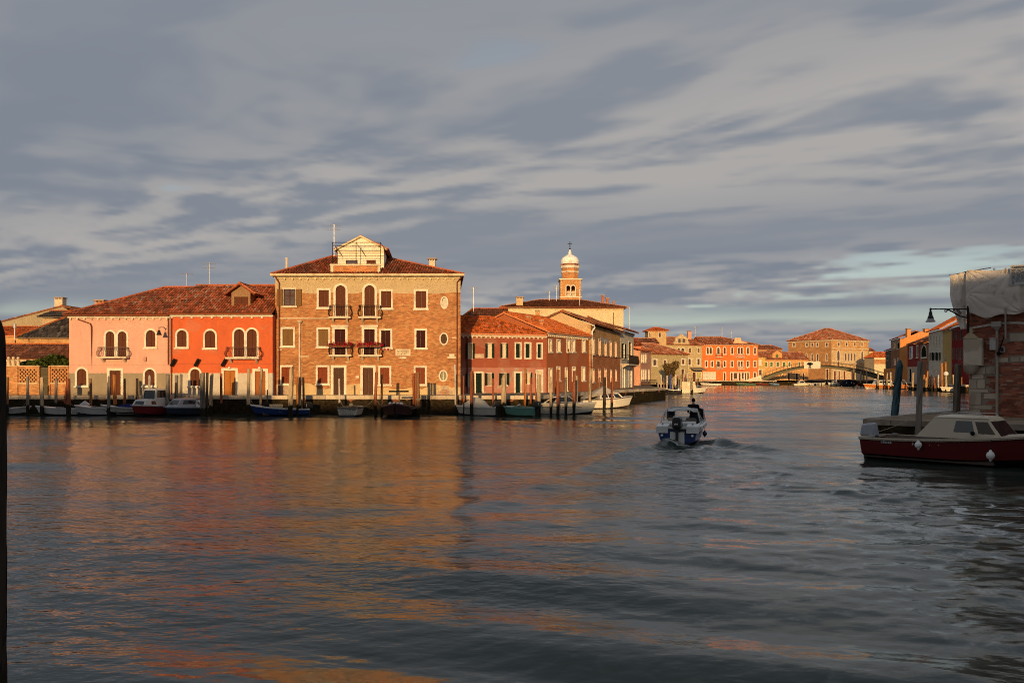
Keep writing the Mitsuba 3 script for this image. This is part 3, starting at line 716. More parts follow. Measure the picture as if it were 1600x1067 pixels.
for uu in (ua, ub, uc):
    ms.append(f.tube([(uu, 0.18, Z(413)), (uu, 0.18, Z(378.5))], 0.03, 5))
    ms.append(f.tube([(uu, 0.18, Z(378.5)), (uu + 0.7, 1.5, Z(398))], 0.025, 4))
ms += [f.tube([(ua, 0.18, Z(q)), (uc, 0.18, Z(q))], 0.022, 4) for q in (378.5, 383.5)] + [f.tube([(ua, 0.1, Z(q)), (uc, 0.1, Z(q))], 0.012, 4) for q in (392, 396, 404, 407)]
add('awning_frame', ms, IRON, pv)
roof(pal, f, f.u(524) - 0.25, f.u(598) + 0.3, 1.5, 7.2, Z(385), Z(364.5) - Z(385), which=0, front=True)
for lab, (a, b) in (('left', (514, 551)), ('right', (560, 598))):
    u0, z0, u1 = f.u(a), Z(541.5), f.u(b)
    k = thing('flower_box', f'red geraniums on the rail of the {lab} middle balcony of the brick palace', 'flower box')
    add('trough', f.box(u0 + 0.1, u1 - 0.1, -0.72, -0.56, z0 - 0.08, z0 + 0.10), matte((0.2, 0.09, 0.05)), k)
    V = []
    for i in range(420):
        p = np.array([g.uniform(u0 - 0.1, u1 + 0.1), g.normal(-0.72, 0.08), z0 + 0.12 + g.normal(0.02, 0.10)])
        a = g.normal(0, 1, (3, 3)); a *= 0.085 / np.linalg.norm(a, axis=1, keepdims=True)
        V.append(p + a)
    V = np.array(V)
    for nm, sl, c in (('leaves', slice(0, 120), (0.03, 0.055, 0.02)), ('petals', slice(120, 420), (0.42, 0.012, 0.03))):
        v = V[sl].reshape(-1, 3)
        m = f.put(trimesh.Trimesh(v, np.arange(len(v)).reshape(-1, 3), process=False))
        add(nm, m, 'm_leaf', k, color=c, kind='stuff')
k = thing('flower_pots', 'row of small hanging pots below a middle floor window of the brick palace', 'flower pots')
for i in range(6):
    u = f.u(595.5 + i * 2.8)
    add('pot', f.put(lathe([(0.0, 0), (0.055, 0), (0.085, 0.16), (0.075, 0.16), (0.0, 0.12)], 10, (u, -0.18, Z(547.5)))), matte([(0.5, 0.06, 0.04), (0.6, 0.5, 0.4)][i % 2]), k)
# terracotta row
f = FP(720.5, 853, 73, 76)
GRN = dict(leaf=GREEN, curtain=CREAM, fw=0.06)
W2 = dict(fw=0.13, deep=0.24, curtain=None)
ter = house('terracotta_house', 'two storey dull red row house with dark green shutters and an orange tiled roof', f, 6.62, 8,
    [(3.72, WP, (0.46, 0.20, 0.145)), (99, PL, (0.33, 0.095, 0.055))],
    [('rect', 731, 536.5, 737.5, 560, 'open', GRN), ('rect', 761.5, 537, 768, 559, 'open', GRN), ('rect', 784.5, 537, 790, 559, 'open', GRN), ('rect', 806, 537, 813, 559, 'shut', {'mat': GREEN, **W2}), ('rect', 821, 537, 828, 559, 'shut', {'mat': GREEN, **W2}), ('rect', 840, 537.5, 846, 559, 'shut', {'mat': GREEN, **W2}),
     ('rect', 730.5, 583.5, 736.5, 603.5, 'open', GRN), ('rect', 743.5, 583, 753, 614, 'door', {'mat': GREEN}), ('rect', 761, 583, 767.5, 602, 'open', {**GRN, 'curtain': matte((0.35, 0.26, 0.2))}), ('rect', 783.5, 583, 791, 602, 'open', {**GRN, 'curtain': None}), ('rect', 805.5, 583, 813, 613, 'door', {'mat': GREEN}), ('rect', 823, 582.5, 828, 600, 'open', {**GRN, 'curtain': CREAM}), ('rect', 839, 580, 846, 613, 'door', {'mat': CREAM})],
    dict(rise=1.75, hl=0.75, hr=3.9, which=2, oh=0.35, os=0.2, osr=-0.05), side=1, cornice=((0.70, 0.6, 0.45), 0.42), pipes=[[(0.55, -0.08, 6.3), (0.55, -0.08, 1.5)]])
add('name_board', f.box(f.u(741), f.u(756), -0.06, -0.004, f.z(748, 559.5), f.z(748, 553)), ST, ter, color=(0.62, 0.46, 0.33), label='pale illegible stone name board')
f = FP(854.5, 920, 76.2, 84.5)
WJ = dict(fw=0.13, deep=0.30, proud=0.06)
ter2 = house('terracotta_house', 'russet row house with white framed openings, between the terracotta and brown brick houses', f, 6.9, 9,
    [(99, PL, (0.36, 0.12, 0.055))],
    [('rect', a, 532, b, 549, 'shut', {'mat': GREEN, **WJ}) for a, b in ((857.5, 861), (870.5, 874.5), (886, 889.5), (894, 897.5), (910, 913.5))] +
    [('rect', 858, 577, 861.5, 608, 'door', {'mat': GREEN, **WJ})] + [('rect', a, 574.5, b, 594, 'shut', {'mat': GREEN, **WJ}) for a, b in ((870.5, 874), (894.5, 898), (909.5, 913))] + [('rect', 883.5, 576, 887, 608, 'door', {'mat': GREEN, **WJ})],
    dict(rise=1.95, which=2, oh=0.35, os=0.12), gable='l', cornice=((0.70, 0.6, 0.45), 0.42), pipes=[[(4.4, -0.1, 5.6), (4.4, -0.1, 1.6)]])
chimney(ter2, f, 826, 494, 506, 5.0, 0.4, BR, (0.55, 0.2, 0.08), 0.05, dist=79)
chimney(ter2, f, 846, 500, 512, 3.0, 0.35, BR, (0.55, 0.2, 0.08), 0.05, dist=78)
chimney(ter2, f, 840, 485, 503, 5.0, 0.45, BR, (0.55, 0.24, 0.1), 0.05, dist=88)
f = FP(923, 969.5, 84.8, 102)
WB = dict(fw=0.13, deep=0.30, frame=(0.72, 0.52, 0.38))
bro = house('brown_brick_house', 'tall bare brown brick house with pale narrow windows and a white downpipe', f, 8.2, 6.2,
    [(5.2, BR, (0.46, 0.16, 0.07)), (99, BR, (0.52, 0.30, 0.13))],
    [('rect', a, 530 + (a - 926) * 0.16, b, 553 + (a - 926) * 0.1, 'glass', {**WB, 'curtain': matte((0.55, 0.36, 0.25))}) for a, b in ((925.8, 928), (935.5, 938), (944.8, 947.2), (953, 955.2), (961, 963))] +
    [('rect', a, 578 + (a - 926) * 0.03, b, 596 - (a - 926) * 0.05, 'glass', {**WB, 'curtain': matte((0.55, 0.36, 0.25))}) for a, b in ((925.8, 928), (935.5, 938), (953.5, 955.5), (961.5, 963.2))] + [('rect', 944.3, 577, 947.3, 605, 'door', {**WB, 'mat': CREAM})],
    dict(rise=1.35, which=3, oh=0.5, os=0.15), gable='lr', sidemat=(PL, (0.56, 0.39, 0.21)))
add('downpipe', f.tube([(0.35, 2.4, 9.0), (0.35, 0.0, 8.25), (0.4, -0.3, 8.1), (0.3, -0.35, 7.9), (0.12, -0.12, 7.5), (0.12, -0.12, 3.6)], 0.09), WHITE, bro)
add('painted_sign', f.box(f.u(938.5), f.u(951), -0.035, -0.005, 6.6, 7.15), PL, bro, color=(0.40, 0.34, 0.30), label='faded grey painted sign above the windows')
add('string_course', f.box(0.0, f.L, -0.06, -0.008, 5.14, 5.24), matte((0.25, 0.13, 0.07)), bro)
f = FP(970, 990, 103, 113)
cre = house('cream_house', 'narrow cream white house with an iron balcony at the end of the bending row', f, 8.65, 8,
    [(99, PL, (0.66, 0.57, 0.42))],
    [('rect', 972.5, 537, 975.5, 560, 'open', dict(leaf=GREEN, fw=0.1)), ('rect', 981.5, 535, 986.5, 560, 'shut', {'mat': SHUTO}), ('rect', 972.5, 575, 976, 601, 'door', {'mat': GREYM}), ('rect', 982, 574, 986.5, 601, 'door', {'mat': GREYM})],
    dict(rise=1.3, which=3, oh=0.7, os=0.2), cornice=((0.6, 0.52, 0.4), 0.5))
balcony(cre, f, 971, 556, 988, 571, depth=0.9)
f = FP(893, 972, 110)
house('gabled_beige_house', 'beige gabled house end rising behind the brown brick house', f, 8.6, 12, [(99, PL, (0.56, 0.38, 0.20))], [('rect', 909, 497, 912, 501, 'glass'), ('rect', 914, 497, 917, 501, 'glass')],
    dict(rise=2.1, front=2.2, which=3, oh=0.1, os=0.1), top=[(FP(893, 972, 110).L, 8.55), (2.2, 10.55), (0, 9.6)])
f = FP(725, 790, 90)
house('red_roofed_house', 'house showing only its dark red roof between the brick palace and the orange roofs', f, zat(498, 90), 9, [(99, PL, (0.60, 0.46, 0.3))], [], dict(rise=1.3, which=3, hl=1.0, oh=0.3))
# large building and bell tower
f = FP(787, 974, 118, 119)
big = house('monastery_building', 'large cream building with a broad tiled hip roof below the bell tower', f, zat(481, 118), 16, [(99, PL, (0.68, 0.55, 0.34))],
    [('rect', 884, 500, 887, 506, 'glass')],
    dict(rise=1.75, hl=6.3, hr=5.5, which=1, oh=0.6, os=0.5), cornice=((0.6, 0.48, 0.3), 1.2), pipes=[[(8.3, -0.1, 12.0), (8.3, -0.1, 7)], [(15.7, -0.1, 12.0), (15.7, -0.1, 6)]])
chimney(big, f, 812, 464, 482, 1.0, 0.95, PL, (0.62, 0.42, 0.22))
chimney(big, f, 942, 461, 474, 6.0, 0.4, BR, (0.36, 0.12, 0.07), 0.08)
chimney(big, f, 949, 465, 476, 6.0, 0.4, BR, (0.36, 0.12, 0.07), 0.08)
chimney(big, f, 959, 470, 478, 3.0, 0.3, BR, (0.5, 0.2, 0.1), 0.05)
TD = 180.0
tk = thing('bell_tower', 'brick church bell tower with a white onion cupola and a cross', 'bell tower')
tx, tz = (890.5 - CX) / FPX * TD, lambda py: zat(py, TD)
f = Fac(tx - 2.2, TD - 2.2, tx + 2.2, TD - 2.2)
tb = unary_union([shape('arch', f.L / 2 - 0.92, tz(463), f.L / 2 - 0.12, tz(448)), shape('arch', f.L / 2 + 0.12, tz(463), f.L / 2 + 0.92, tz(448))])
add('shaft', [f.slab(sbox(0, 1.4, f.L, tz(438.5)).difference(tb), 0, 0.4), f.box(0, 0.4, 0.401, f.L, 1.4, tz(438.5)), f.box(f.L - 0.4, f.L, 0.401, f.L, 1.4, tz(438.5)), f.box(0.401, f.L - 0.401, f.L - 0.4, f.L - 0.001, 1.4, tz(438.5))], BR, tk, color=(0.56, 0.27, 0.10))
ring = tb.buffer(0.2, join_style=2).difference(tb)
add('belfry_window', [f.slab(ring, -0.06, 0.42), f.box(f.L / 2 - 1.1, f.L / 2 + 1.1, -0.1, 0.1, tz(464.5), tz(463.2))] + [f.box(f.L / 2 + u - 0.05, f.L / 2 + u + 0.05, 0.1, 0.2, tz(463), tz(457.8)) for u in (-0.75, -0.52, -0.3, 0.3, 0.52, 0.75)] + [f.box(f.L / 2 + a, f.L / 2 + b, 0.08, 0.22, tz(457.8), tz(457)) for a, b in ((-0.92, -0.12), (0.12, 0.92))], ST, tk, color=STONE)
add('cornice', [f.box(-0.25, f.L + 0.25, -0.25, f.L + 0.25, tz(439), tz(437.2)), f.box(-0.12, f.L + 0.12, -0.12, f.L + 0.12, tz(466.4), tz(464.9))], ST, tk, color=STONE)
add('quoins', [f.box(a, a + w, -0.05, 0.05, z, z + 0.26) for a in (0.0, f.L - 0.35) for z, w in zip(np.arange(tz(463), tz(440), 0.52), [0.35] * 40)], ST, tk, color=(0.6, 0.45, 0.3))
oc = lambda r0, r1, z0, z1: lathe([(0, z0), (r0, z0), (r1, z1), (0, z1)], 8, (tx, TD, 0))
drum = oc(1.85, 1.85, tz(437.2), tz(420)); rot(drum, 22.5, at=(tx, TD, 0))
add('drum', drum, BR, tk, color=(0.5, 0.22, 0.09))
add('drum_cornice', [rot(oc(1.98, 2.1, tz(427), tz(424.8)), 22.5, at=(tx, TD, 0)), rot(oc(2.08, 2.08, tz(420), tz(416)), 22.5, at=(tx, TD, 0))], ST, tk, color=STONE)
add('gallery', [tube([(tx + 1.85 * math.cos(a), TD + 1.85 * math.sin(a), tz(416)), (tx + 1.85 * math.cos(a), TD + 1.85 * math.sin(a), tz(413))], 0.14, 5) for a in np.arange(0, 6.28, 6.2832 / 16)] + [lathe([(0, tz(416)), (1.55, tz(416)), (1.55, tz(413)), (0, tz(413))], 16, (tx, TD, 0))], ST, tk, color=(0.35, 0.16, 0.1))
add('cupola', lathe([(0, tz(413)), (1.86, tz(413)), (1.95, tz(410)), (1.90, tz(406.5)), (1.68, tz(403.5)), (1.25, tz(401)), (0.8, tz(399.3)), (0.48, tz(398)), (0.30, tz(397)), (0.36, tz(396.3)), (0.42, tz(395.5)), (0.30, tz(394.3)), (0.2, tz(393)), (0.16, tz(391.8)), (0.26, tz(391)), (0.1, tz(389.8)), (0, tz(389.6))], 20, (tx, TD, 0)), ST, tk, color=(0.90, 0.87, 0.82))
add('cross', [tube([(tx, TD, tz(390)), (tx, TD, tz(378))], 0.07, 5), tube([(tx - 0.5, TD, tz(381.3)), (tx + 0.5, TD, tz(381.3))], 0.07, 5), ball(0.2, (tx, TD, tz(389.2)), 1)], IRON, tk)
# ------------------------------------------------------------------ garden and roofs at the far left
f = FP(-60, 108, 67.2)
gw = thing('garden_wall', 'brick garden wall with two pierced lattice panels beside the pink house', 'wall')
zz = lambda py: zat(py, 67.2)
lat = []
for a, b in ((29.5, 59), (80, 107)):
    for i, q in enumerate(np.arange(578, 597, 3.0)):
        for u in np.arange(f.u(a) + 0.12 + (0.14 if i % 2 else 0), f.u(b) - 0.1, 0.28):
            lat.append(Polygon([(u - 0.075, zz(q)), (u, zz(q) - 0.10), (u + 0.075, zz(q)), (u, zz(q) + 0.10)]))
lat = unary_union(lat)
add('wall', f.slab(sbox(0, 1.4, f.u(61), zz(572.5)).difference(lat), 0, 0.28), BR, gw, color=(0.48, 0.22, 0.09))
add('wall', f.slab(sbox(f.u(77.5), 1.4, f.L - 0.03, zz(572.5)).difference(lat), 0, 0.28), BR, gw, color=(0.48, 0.21, 0.09))
add('coping', [f.box(0, f.u(61) + 0.06, -0.06, 0.34, zz(572.4), zz(571)), f.box(f.u(77.5) - 0.06, f.L - 0.03, -0.06, 0.34, zz(572.4), zz(571)), f.box(f.u(28), f.u(61), -0.08, -0.003, zz(600), zz(598)), f.box(f.u(77.5), f.L - 0.03, -0.08, -0.003, zz(600), zz(598))], ST, gw, color=(0.6, 0.46, 0.28))
add('pier', [f.box(f.u(a), f.u(b), -0.10, -0.003, 1.4, zz(571.5)) for a, b in ((25.5, 28.5), (59.5, 62.5), (76.5, 79))], BR, gw, color=(0.5, 0.24, 0.1))
for px in (12, 19.5, 27):
    add('finial', f.put(lathe([(0, zz(571)), (0.13, zz(571)), (0.11, zz(565)), (0.15, zz(564)), (0.15, zz(563.2)), (0.05, zz(562.4)), (0.12, zz(560.2)), (0.10, zz(558.2)), (0, zz(557))], 10, (f.u(px), 0.14, 0))), ST, gw, color=(0.66, 0.52, 0.34))
dk = add('gate', [f.box(f.u(62.6), f.u(69.8), 0.06, 0.13, 1.46, zz(574)), f.box(f.u(70), f.u(76.4), 0.06, 0.13, 1.46, zz(574))], const((0.12, 0.10, 0.055), 0.7), gw, label='weathered grey green double gate')
add('panel', [f.box(f.u(a) + 0.06, f.u(a) + 0.30, 0.035, 0.059, z, z + 0.55) for a in (62.6, 70) for z in (1.6, 2.3, 3.0)], const((0.10, 0.08, 0.05), 0.7), dk)
def leaves(n, centre, spread, size, seed, col, owner, name='leaves'):
    g = np.random.default_rng(seed)
    c = np.asarray(centre) + g.normal(0, 1, (n, 3)) * np.asarray(spread) if np.ndim(centre) == 1 else np.asarray(centre)
    a = g.normal(0, 1, (len(c), 3)); a /= np.linalg.norm(a, axis=1, keepdims=True)
    b = np.cross(a, g.normal(0, 1, (len(c), 3))); b /= np.linalg.norm(b, axis=1, keepdims=True)
    s = size * g.uniform(0.6, 1.4, (len(c), 1))
    v = np.stack([c - a * s, c + b * s * 0.5, c + a * s, c - b * s * 0.5], 1).reshape(-1, 3)
    k = np.arange(len(c)) * 4
    return add(name, trimesh.Trimesh(v, np.vstack([np.stack([k, k + 1, k + 2], 1), np.stack([k, k + 2, k + 3], 1)]), process=False), 'm_leaf', owner, color=col, kind='stuff')
hk = thing('hedge', 'dark green hedge showing above the pierced garden wall', 'hedge')
g = np.random.default_rng(8)
n = 5200
cx = g.uniform(-41.5, -35.9, n)
topz = 3.75 + 0.6 * meshkit.fbm(np.stack([cx * 0.9, cx * 0, cx * 0], -1), 3, 2) + 0.5 * np.exp(-((cx + 37.8) / 1.0) ** 2)
leaves(n, np.stack([cx, g.uniform(68.0, 70.0, n), 2.5 + (topz - 2.5) * np.sqrt(g.uniform(0.1, 1, n))], -1), None, 0.13, 9, (0.055, 0.075, 0.018), hk)
add('stems', [tube([(x, 69, 1.4), (x + 0.2, 69.1, 3.6)], 0.04, 5) for x in np.linspace(-41, -36.4, 9)], WO, hk, color=(0.15, 0.1, 0.06))
f = FP(-70, 113, 74)
house('garden_shed', 'long low shed with a dark red tiled roof behind the garden wall', f, zat(562, 74), 6, [(99, BR, (0.45, 0.25, 0.12))], [], dict(rise=1.35, which=3, oh=0.3, os=0.0), cornice=((0.7, 0.58, 0.4), 5.0))
f = FP(29, 118, 82)
house('warehouse', 'old warehouse of rough brick under a dark grey roof left of the pink house', f, zat(529, 82), 9, [(99, BR, (0.56, 0.32, 0.14))], [], dict(rise=2.3, hl=2.2, which=4, oh=0.3, os=0.1, dm=5.0, pitch=0.3, row=0.6), pipes=[[(-0.2, -0.2, 6.5), (-0.2, -0.2, 2)]])
f = FP(66, 118, 87.2)
house('lean_to', 'grey corrugated canopy roof standing over the warehouse roof', f, zat(497, 87.2), 2.2, [(99, PL, (0.5, 0.36, 0.22))], [], dict(rise=0.75, which=4, oh=0.5, os=0.3, dm=2.2, pitch=0.25, row=1.2))
f = FP(-50, 190, 100)
um = f.u(97)
house('gabled_barn', 'big ochre grey gable wall with a low ridge and chimney at the far left', f, 6.0, 14, [(99, PL, (0.36, 0.29, 0.18))], [], None,
    top=[(f.L, 7.2), (um, zat(479, 100)), (0, zat(517, 100))])
labels_barn = [k for k in labels if k.startswith('gabled_barn')][0]
roof(labels_barn, f, -0.2, 2 * um + 0.2, -0.1, 14, zat(517, 100) + 0.05, zat(478.5, 100) - zat(517, 100), which=3, front=True)
chimney(labels_barn, f, 94.5, 465, 480, 1.0, 0.95, PL, (0.66, 0.54, 0.38), 0.1)
f = FP(-30, 30, 90)
house('low_ochre_house', 'small ochre house with a bright red roof behind the garden wall at the far left', f, zat(526, 90), 6, [(99, PL, (0.56, 0.32, 0.14))], [('rect', 6, 540, 16, 550, 'glass')], dict(rise=1.1, which=2, oh=0.3))
k = thing('stove_pipe', 'thin pale stove pipe rising beside the warehouse roof', 'pipe')
add('pipe', tube([at(23, 530, 80), at(23, 512, 80)], 0.05), WHITE, k)
add('cowl', tube([at(23, 513, 80), at(23, 506, 80)], 0.14, 8), GREYM, k)
# ------------------------------------------------------------------ houses beyond the quay's end
f = FP(986, 1001, 132)
house('salmon_house', 'small salmon house with a wooden gate, beside the cream house at the quay end', f, zat(541, 132), 9, [(zat(575, 132), BR, (0.42, 0.24, 0.12)), (99, PL, (0.66, 0.27, 0.13))], [('rect', 990.5, 578, 995, 600, 'door', {'mat': SHUT, 'fw': 0.1})], dict(rise=1.3, which=0, oh=0.3, pitch=0.3, row=0.6))
f = FP(1000.5, 1017, 131, 139)
house('rosy_row_house', 'rosy two storey house with tall pale windows and a small balcony, behind the iron fence', f, zat(549, 135), 9, [(99, PL, (0.60, 0.31, 0.2))],
    [('rect', a, 554, b, 566, 'glass', {'fw': 0.12, 'curtain': CREAM}) for a, b in ((1001.8, 1003.2), (1004.8, 1006.2), (1008, 1009.4))] + [('rect', a, 578, b, 594, 'glass', {'fw': 0.12, 'curtain': CREAM}) for a, b in ((1001.8, 1003.2), (1004.8, 1006.2), (1008, 1009.4), (1013, 1014.4))], dict(rise=1.3, which=0, oh=0.3, pitch=0.3, row=0.6))
f = FP(1017, 1075, 150, 156)
house('low_beige_house', 'low beige house with a hipped red roof behind the bare brown bush', f, zat(553.5, 151), 12, [(99, PL, (0.46, 0.36, 0.19))],
    [('rect', 1020.5, 562, 1026, 571, 'glass', {'fw': 0.22}), ('rect', 1037, 563, 1041, 569, 'glass', {'fw': 0.2}), ('rect', 1065.5, 562, 1069.5, 569, 'shut', {'fw': 0.25}), ('rect', 1064.5, 577, 1069, 593, 'door', {'mat': SHUT})],
    dict(rise=2.0, hl=1.2, hr=5.5, which=1, oh=0.4, pitch=0.3, row=0.6, dm=4.0))
f = FP(985, 1028, 172)
house('long_red_roof_house', 'orange house with a long red roof behind the salmon house', f, zat(538, 172), 9, [(99, PL, (0.58, 0.27, 0.12))], [], dict(rise=1.3, which=1, oh=0.4, pitch=0.3, row=0.6))
f = FP(1012.5, 1041, 205)
house('tower_house', 'square beige tower house with a low pyramid roof over the far rooftops', f, zat(517.5, 205), 4.5, [(99, PL, (0.52, 0.36, 0.18))], [('rect', 1014.3, 520, 1016.5, 527, 'glass', {'fw': 0.1}), ('rect', 1029.3, 520, 1032.5, 527, 'glass', {'fw': 0.1})], dict(rise=0.85, hl=2.3, hr=2.3, which=2, oh=0.7, os=0.6, pitch=0.35, row=0.8))
f = FP(1033, 1097, 215, 222)
bei = house('beige_gabled_house', 'beige house with a curved gable and twin arched windows left of the orange palace', f, zat(539, 218), 11, [(99, PL, (0.52, 0.40, 0.21))],
    [('arch', 1058, 544, 1063, 552, 'glass', {'fw': 0.25}), ('arch', 1064.5, 544, 1069.5, 552, 'glass', {'fw': 0.25}), ('rect', 1047.5, 543.5, 1050.5, 549, 'shut', {'mat': SHUTO}), ('rect', 1076, 544, 1080, 551, 'shut', {'mat': SHUTO}), ('rect', 1090, 544, 1093, 551, 'shut', {'mat': SHUTO}),
     ('rect', 1075.5, 561, 1079.5, 570, 'glass', {'fw': 0.3}), ('rect', 1089.5, 561, 1093.3, 570, 'glass', {'fw': 0.3}), ('rect', 1082, 582, 1087, 594, 'door', {'mat': SHUT}), ('rect', 1089, 582, 1096, 591, 'glass', {'curtain': matte((0.5, 0.45, 0.15))})],
    dict(rise=2.2, which=1, hl=0.0, hr=0.0, oh=0.4, pitch=0.35, row=0.7), gable='lr')
u = f.u
gp = Polygon([(u(1051.5), zat(539, 218)), (u(1076.5), zat(539, 218)), (u(1075.5), zat(535, 218)), (u(1073.5), zat(533, 218)), (u(1073), zat(528, 218)), (u(1064), zat(521.5, 218)), (u(1055), zat(528, 218)), (u(1054.5), zat(533, 218)), (u(1052.5), zat(535, 218))])
gw_ = unary_union([shape('rect', *f.rect(1058, 529.5, 1063, 535.5)), shape('rect', *f.rect(1064.7, 529.5, 1069.7, 535.5))])
add('gable', [f.slab(gp.difference(gw_), -0.35, 0.1), f.slab(gw_.buffer(0.2, join_style=2).difference(gw_).intersection(gp), -0.45, -0.352)], PL, bei, color=(0.62, 0.47, 0.27))
add('pane', f.slab(gw_, -0.2, -0.19), PANE, bei)
add('dark_backing', f.slab(gw_, -0.1, -0.05), DARK_BACK, bei)  # room darkness painted as an added sheet
add('awning', f.put(hull([(u(1077), -0.01, 5.2), (u(1097), -0.01, 5.2), (u(1077), -2.0, 4.5), (u(1097), -2.0, 4.5), (u(1077), -0.01, 5.1), (u(1097), -0.01, 5.1), (u(1077), -2.0, 4.4), (u(1097), -2.0, 4.4)])), matte((0.25, 0.2, 0.14)), bei)
chimney(bei, f, 1077, 517, 528, 3.0, 1.0, PL, (0.6, 0.3, 0.2))
f = FP(1097, 1184.5, 268, 270)
zo = lambda q: zat(q, 269)
O = dict(fw=0.28, frame=(0.72, 0.62, 0.48))
ora = house('orange_palace', 'bright orange three storey palace with white framed arched windows facing the canal', f, zo(539), 12, [(99, PL, (0.70, 0.17, 0.045))],
    [('arch', a, 543, b, 553, m, O) for a, b, m in ((1104.2, 1107.4, 'glass'), (1109, 1112.2, 'glass'), (1120.5, 1124.5, 'glass'), (1130.7, 1133.7, 'shut'), (1142.5, 1145.5, 'shut'), (1153, 1156, 'shut'), (1157.5, 1160.5, 'shut'), (1167.2, 1170, 'shut'), (1178.2, 1181, 'shut'))] +
    [('rect', a, 564.5, b, 573, m, O) for a, b, m in ((1102.5, 1105, 'shut'), (1111.5, 1114, 'shut'), (1120.5, 1124.5, 'glass'), (1130.7, 1133.5, 'shut'), (1142.5, 1145.2, 'glass'), (1153.3, 1156, 'shut'), (1157.7, 1160.3, 'shut'), (1167.2, 1169.8, 'shut'), (1178.2, 1180.8, 'shut'))] +
    [('rect', a, 582.5, b, 592, 'glass', {**O, 'curtain': c}) for a, b, c in ((1099.5, 1105.5, matte((0.6, 0.6, 0.5))), (1106.8, 1110.5, matte((0.6, 0.6, 0.5))), (1112, 1117.3, matte((0.6, 0.6, 0.5))), (1146.5, 1151.5, None), (1159, 1162, None), (1178, 1181, None))] +
    [('rect', a, 582.5, b, 594, 'door', {**O, 'mat': SHUT}) for a, b in ((1131, 1133.3), (1142, 1144.5), (1154.5, 1157), (1164, 1165.8), (1167.5, 1170))],
    dict(rise=2.7, hl=0.0, hr=10.5, which=1, oh=0.5, os=0.3, pitch=0.35, row=0.8), gable='l', cornice=((0.72, 0.58, 0.42), 1.4))
u = f.u
for a, b, q in ((1118, 1128, 558.5), (1118, 1128, 576.5), (1151, 1162, 559), (1151, 1162, 577)):
    balcony(ora, f, a, q - 6.5, b, q, depth=0.9, belly=0.0, mat=IRON if a < 1130 else matte((0.6, 0.5, 0.4)), slab_h=0.25)
add('roof_gable', f.slab(Polygon([(u(1145), zo(538.5)), (u(1168), zo(538.5)), (u(1168), zo(535)), (u(1159), zo(533)), (u(1158), zo(527.5)), (u(1149), zo(527.5)), (u(1148), zo(533))]), 0.3, 0.8), PL, ora, color=(0.66, 0.45, 0.26))
f = FP(1184.7, 1196, 276, 277)
house('yellow_house', 'narrow yellow house right of the orange palace', f, zat(558, 276), 10, [(99, PL, (0.62, 0.40, 0.13))], [('rect', 1186.5, 563, 1189, 570, 'glass', {'fw': 0.3, 'curtain': WHITE}), ('rect', 1186, 578, 1190, 586, 'glass', {'fw': 0.3})], dict(rise=2.2, which=1, oh=0.4, pitch=0.35, row=0.8, hl=0.8))
f = FP(1194.5, 1263, 281, 285)
gs = house('green_shuttered_house', 'long low peach house with green shutters and a gabled attic behind the bridge', f, zat(562, 283), 9, [(99, PL, (0.62, 0.33, 0.13))],
    [('rect', a, 566, b, 572.5, 'shut', {'mat': const((0.07, 0.15, 0.04), 0.5), 'fw': 0.22}) for a, b in ((1194.9, 1198.5), (1203.5, 1207.3), (1213.3, 1217), (1223.3, 1227), (1232, 1235), (1248, 1250.5))] +
    [('rect', a, 583, b, 594, 'door', {'mat': SHUT, 'fw': 0.15}) for a, b in ((1231, 1234), (1243.5, 1246.5), (1254, 1256.5))],
    dict(rise=2.6, which=1, oh=0.4, pitch=0.35, row=0.8))
u, zg = f.u, lambda q: zat(q, 282)
add('attic', [f.slab(Polygon([(u(1208), zg(561.5)), (u(1223), zg(561.5)), (u(1223), zg(552)), (u(1215.5), zg(547)), (u(1208), zg(552))]).difference(shape('oval', u(1213), zg(559), u(1217.5), zg(553.5))), 0.4, 0.7), f.box(u(1208), u(1208) + 0.3, 0.71, 6, zg(561.5), zg(552)), f.box(u(1223) - 0.3, u(1223), 0.71, 6, zg(561.5), zg(552))], PL, gs, color=(0.62, 0.33, 0.13))
add('round_window', f.slab(shape('oval', u(1213), zg(559), u(1217.5), zg(553.5)), 0.5, 0.55), const((0.1, 0.16, 0.06), 0.4), gs)
roof(gs, f, u(1207), u(1224), 0.1, 6.5, zg(552), zg(546.5) - zg(552), which=1, front=True, pitch=0.35, row=0.8)
f = FP(1180, 1222, 305)
house('brown_gable_house', 'brown house end with a red roof behind the green shuttered house', f, zat(546, 305), 10, [(99, PL, (0.42, 0.22, 0.1))], [], dict(rise=1.6, which=1, hr=2.5, oh=0.3, pitch=0.4, row=0.9))
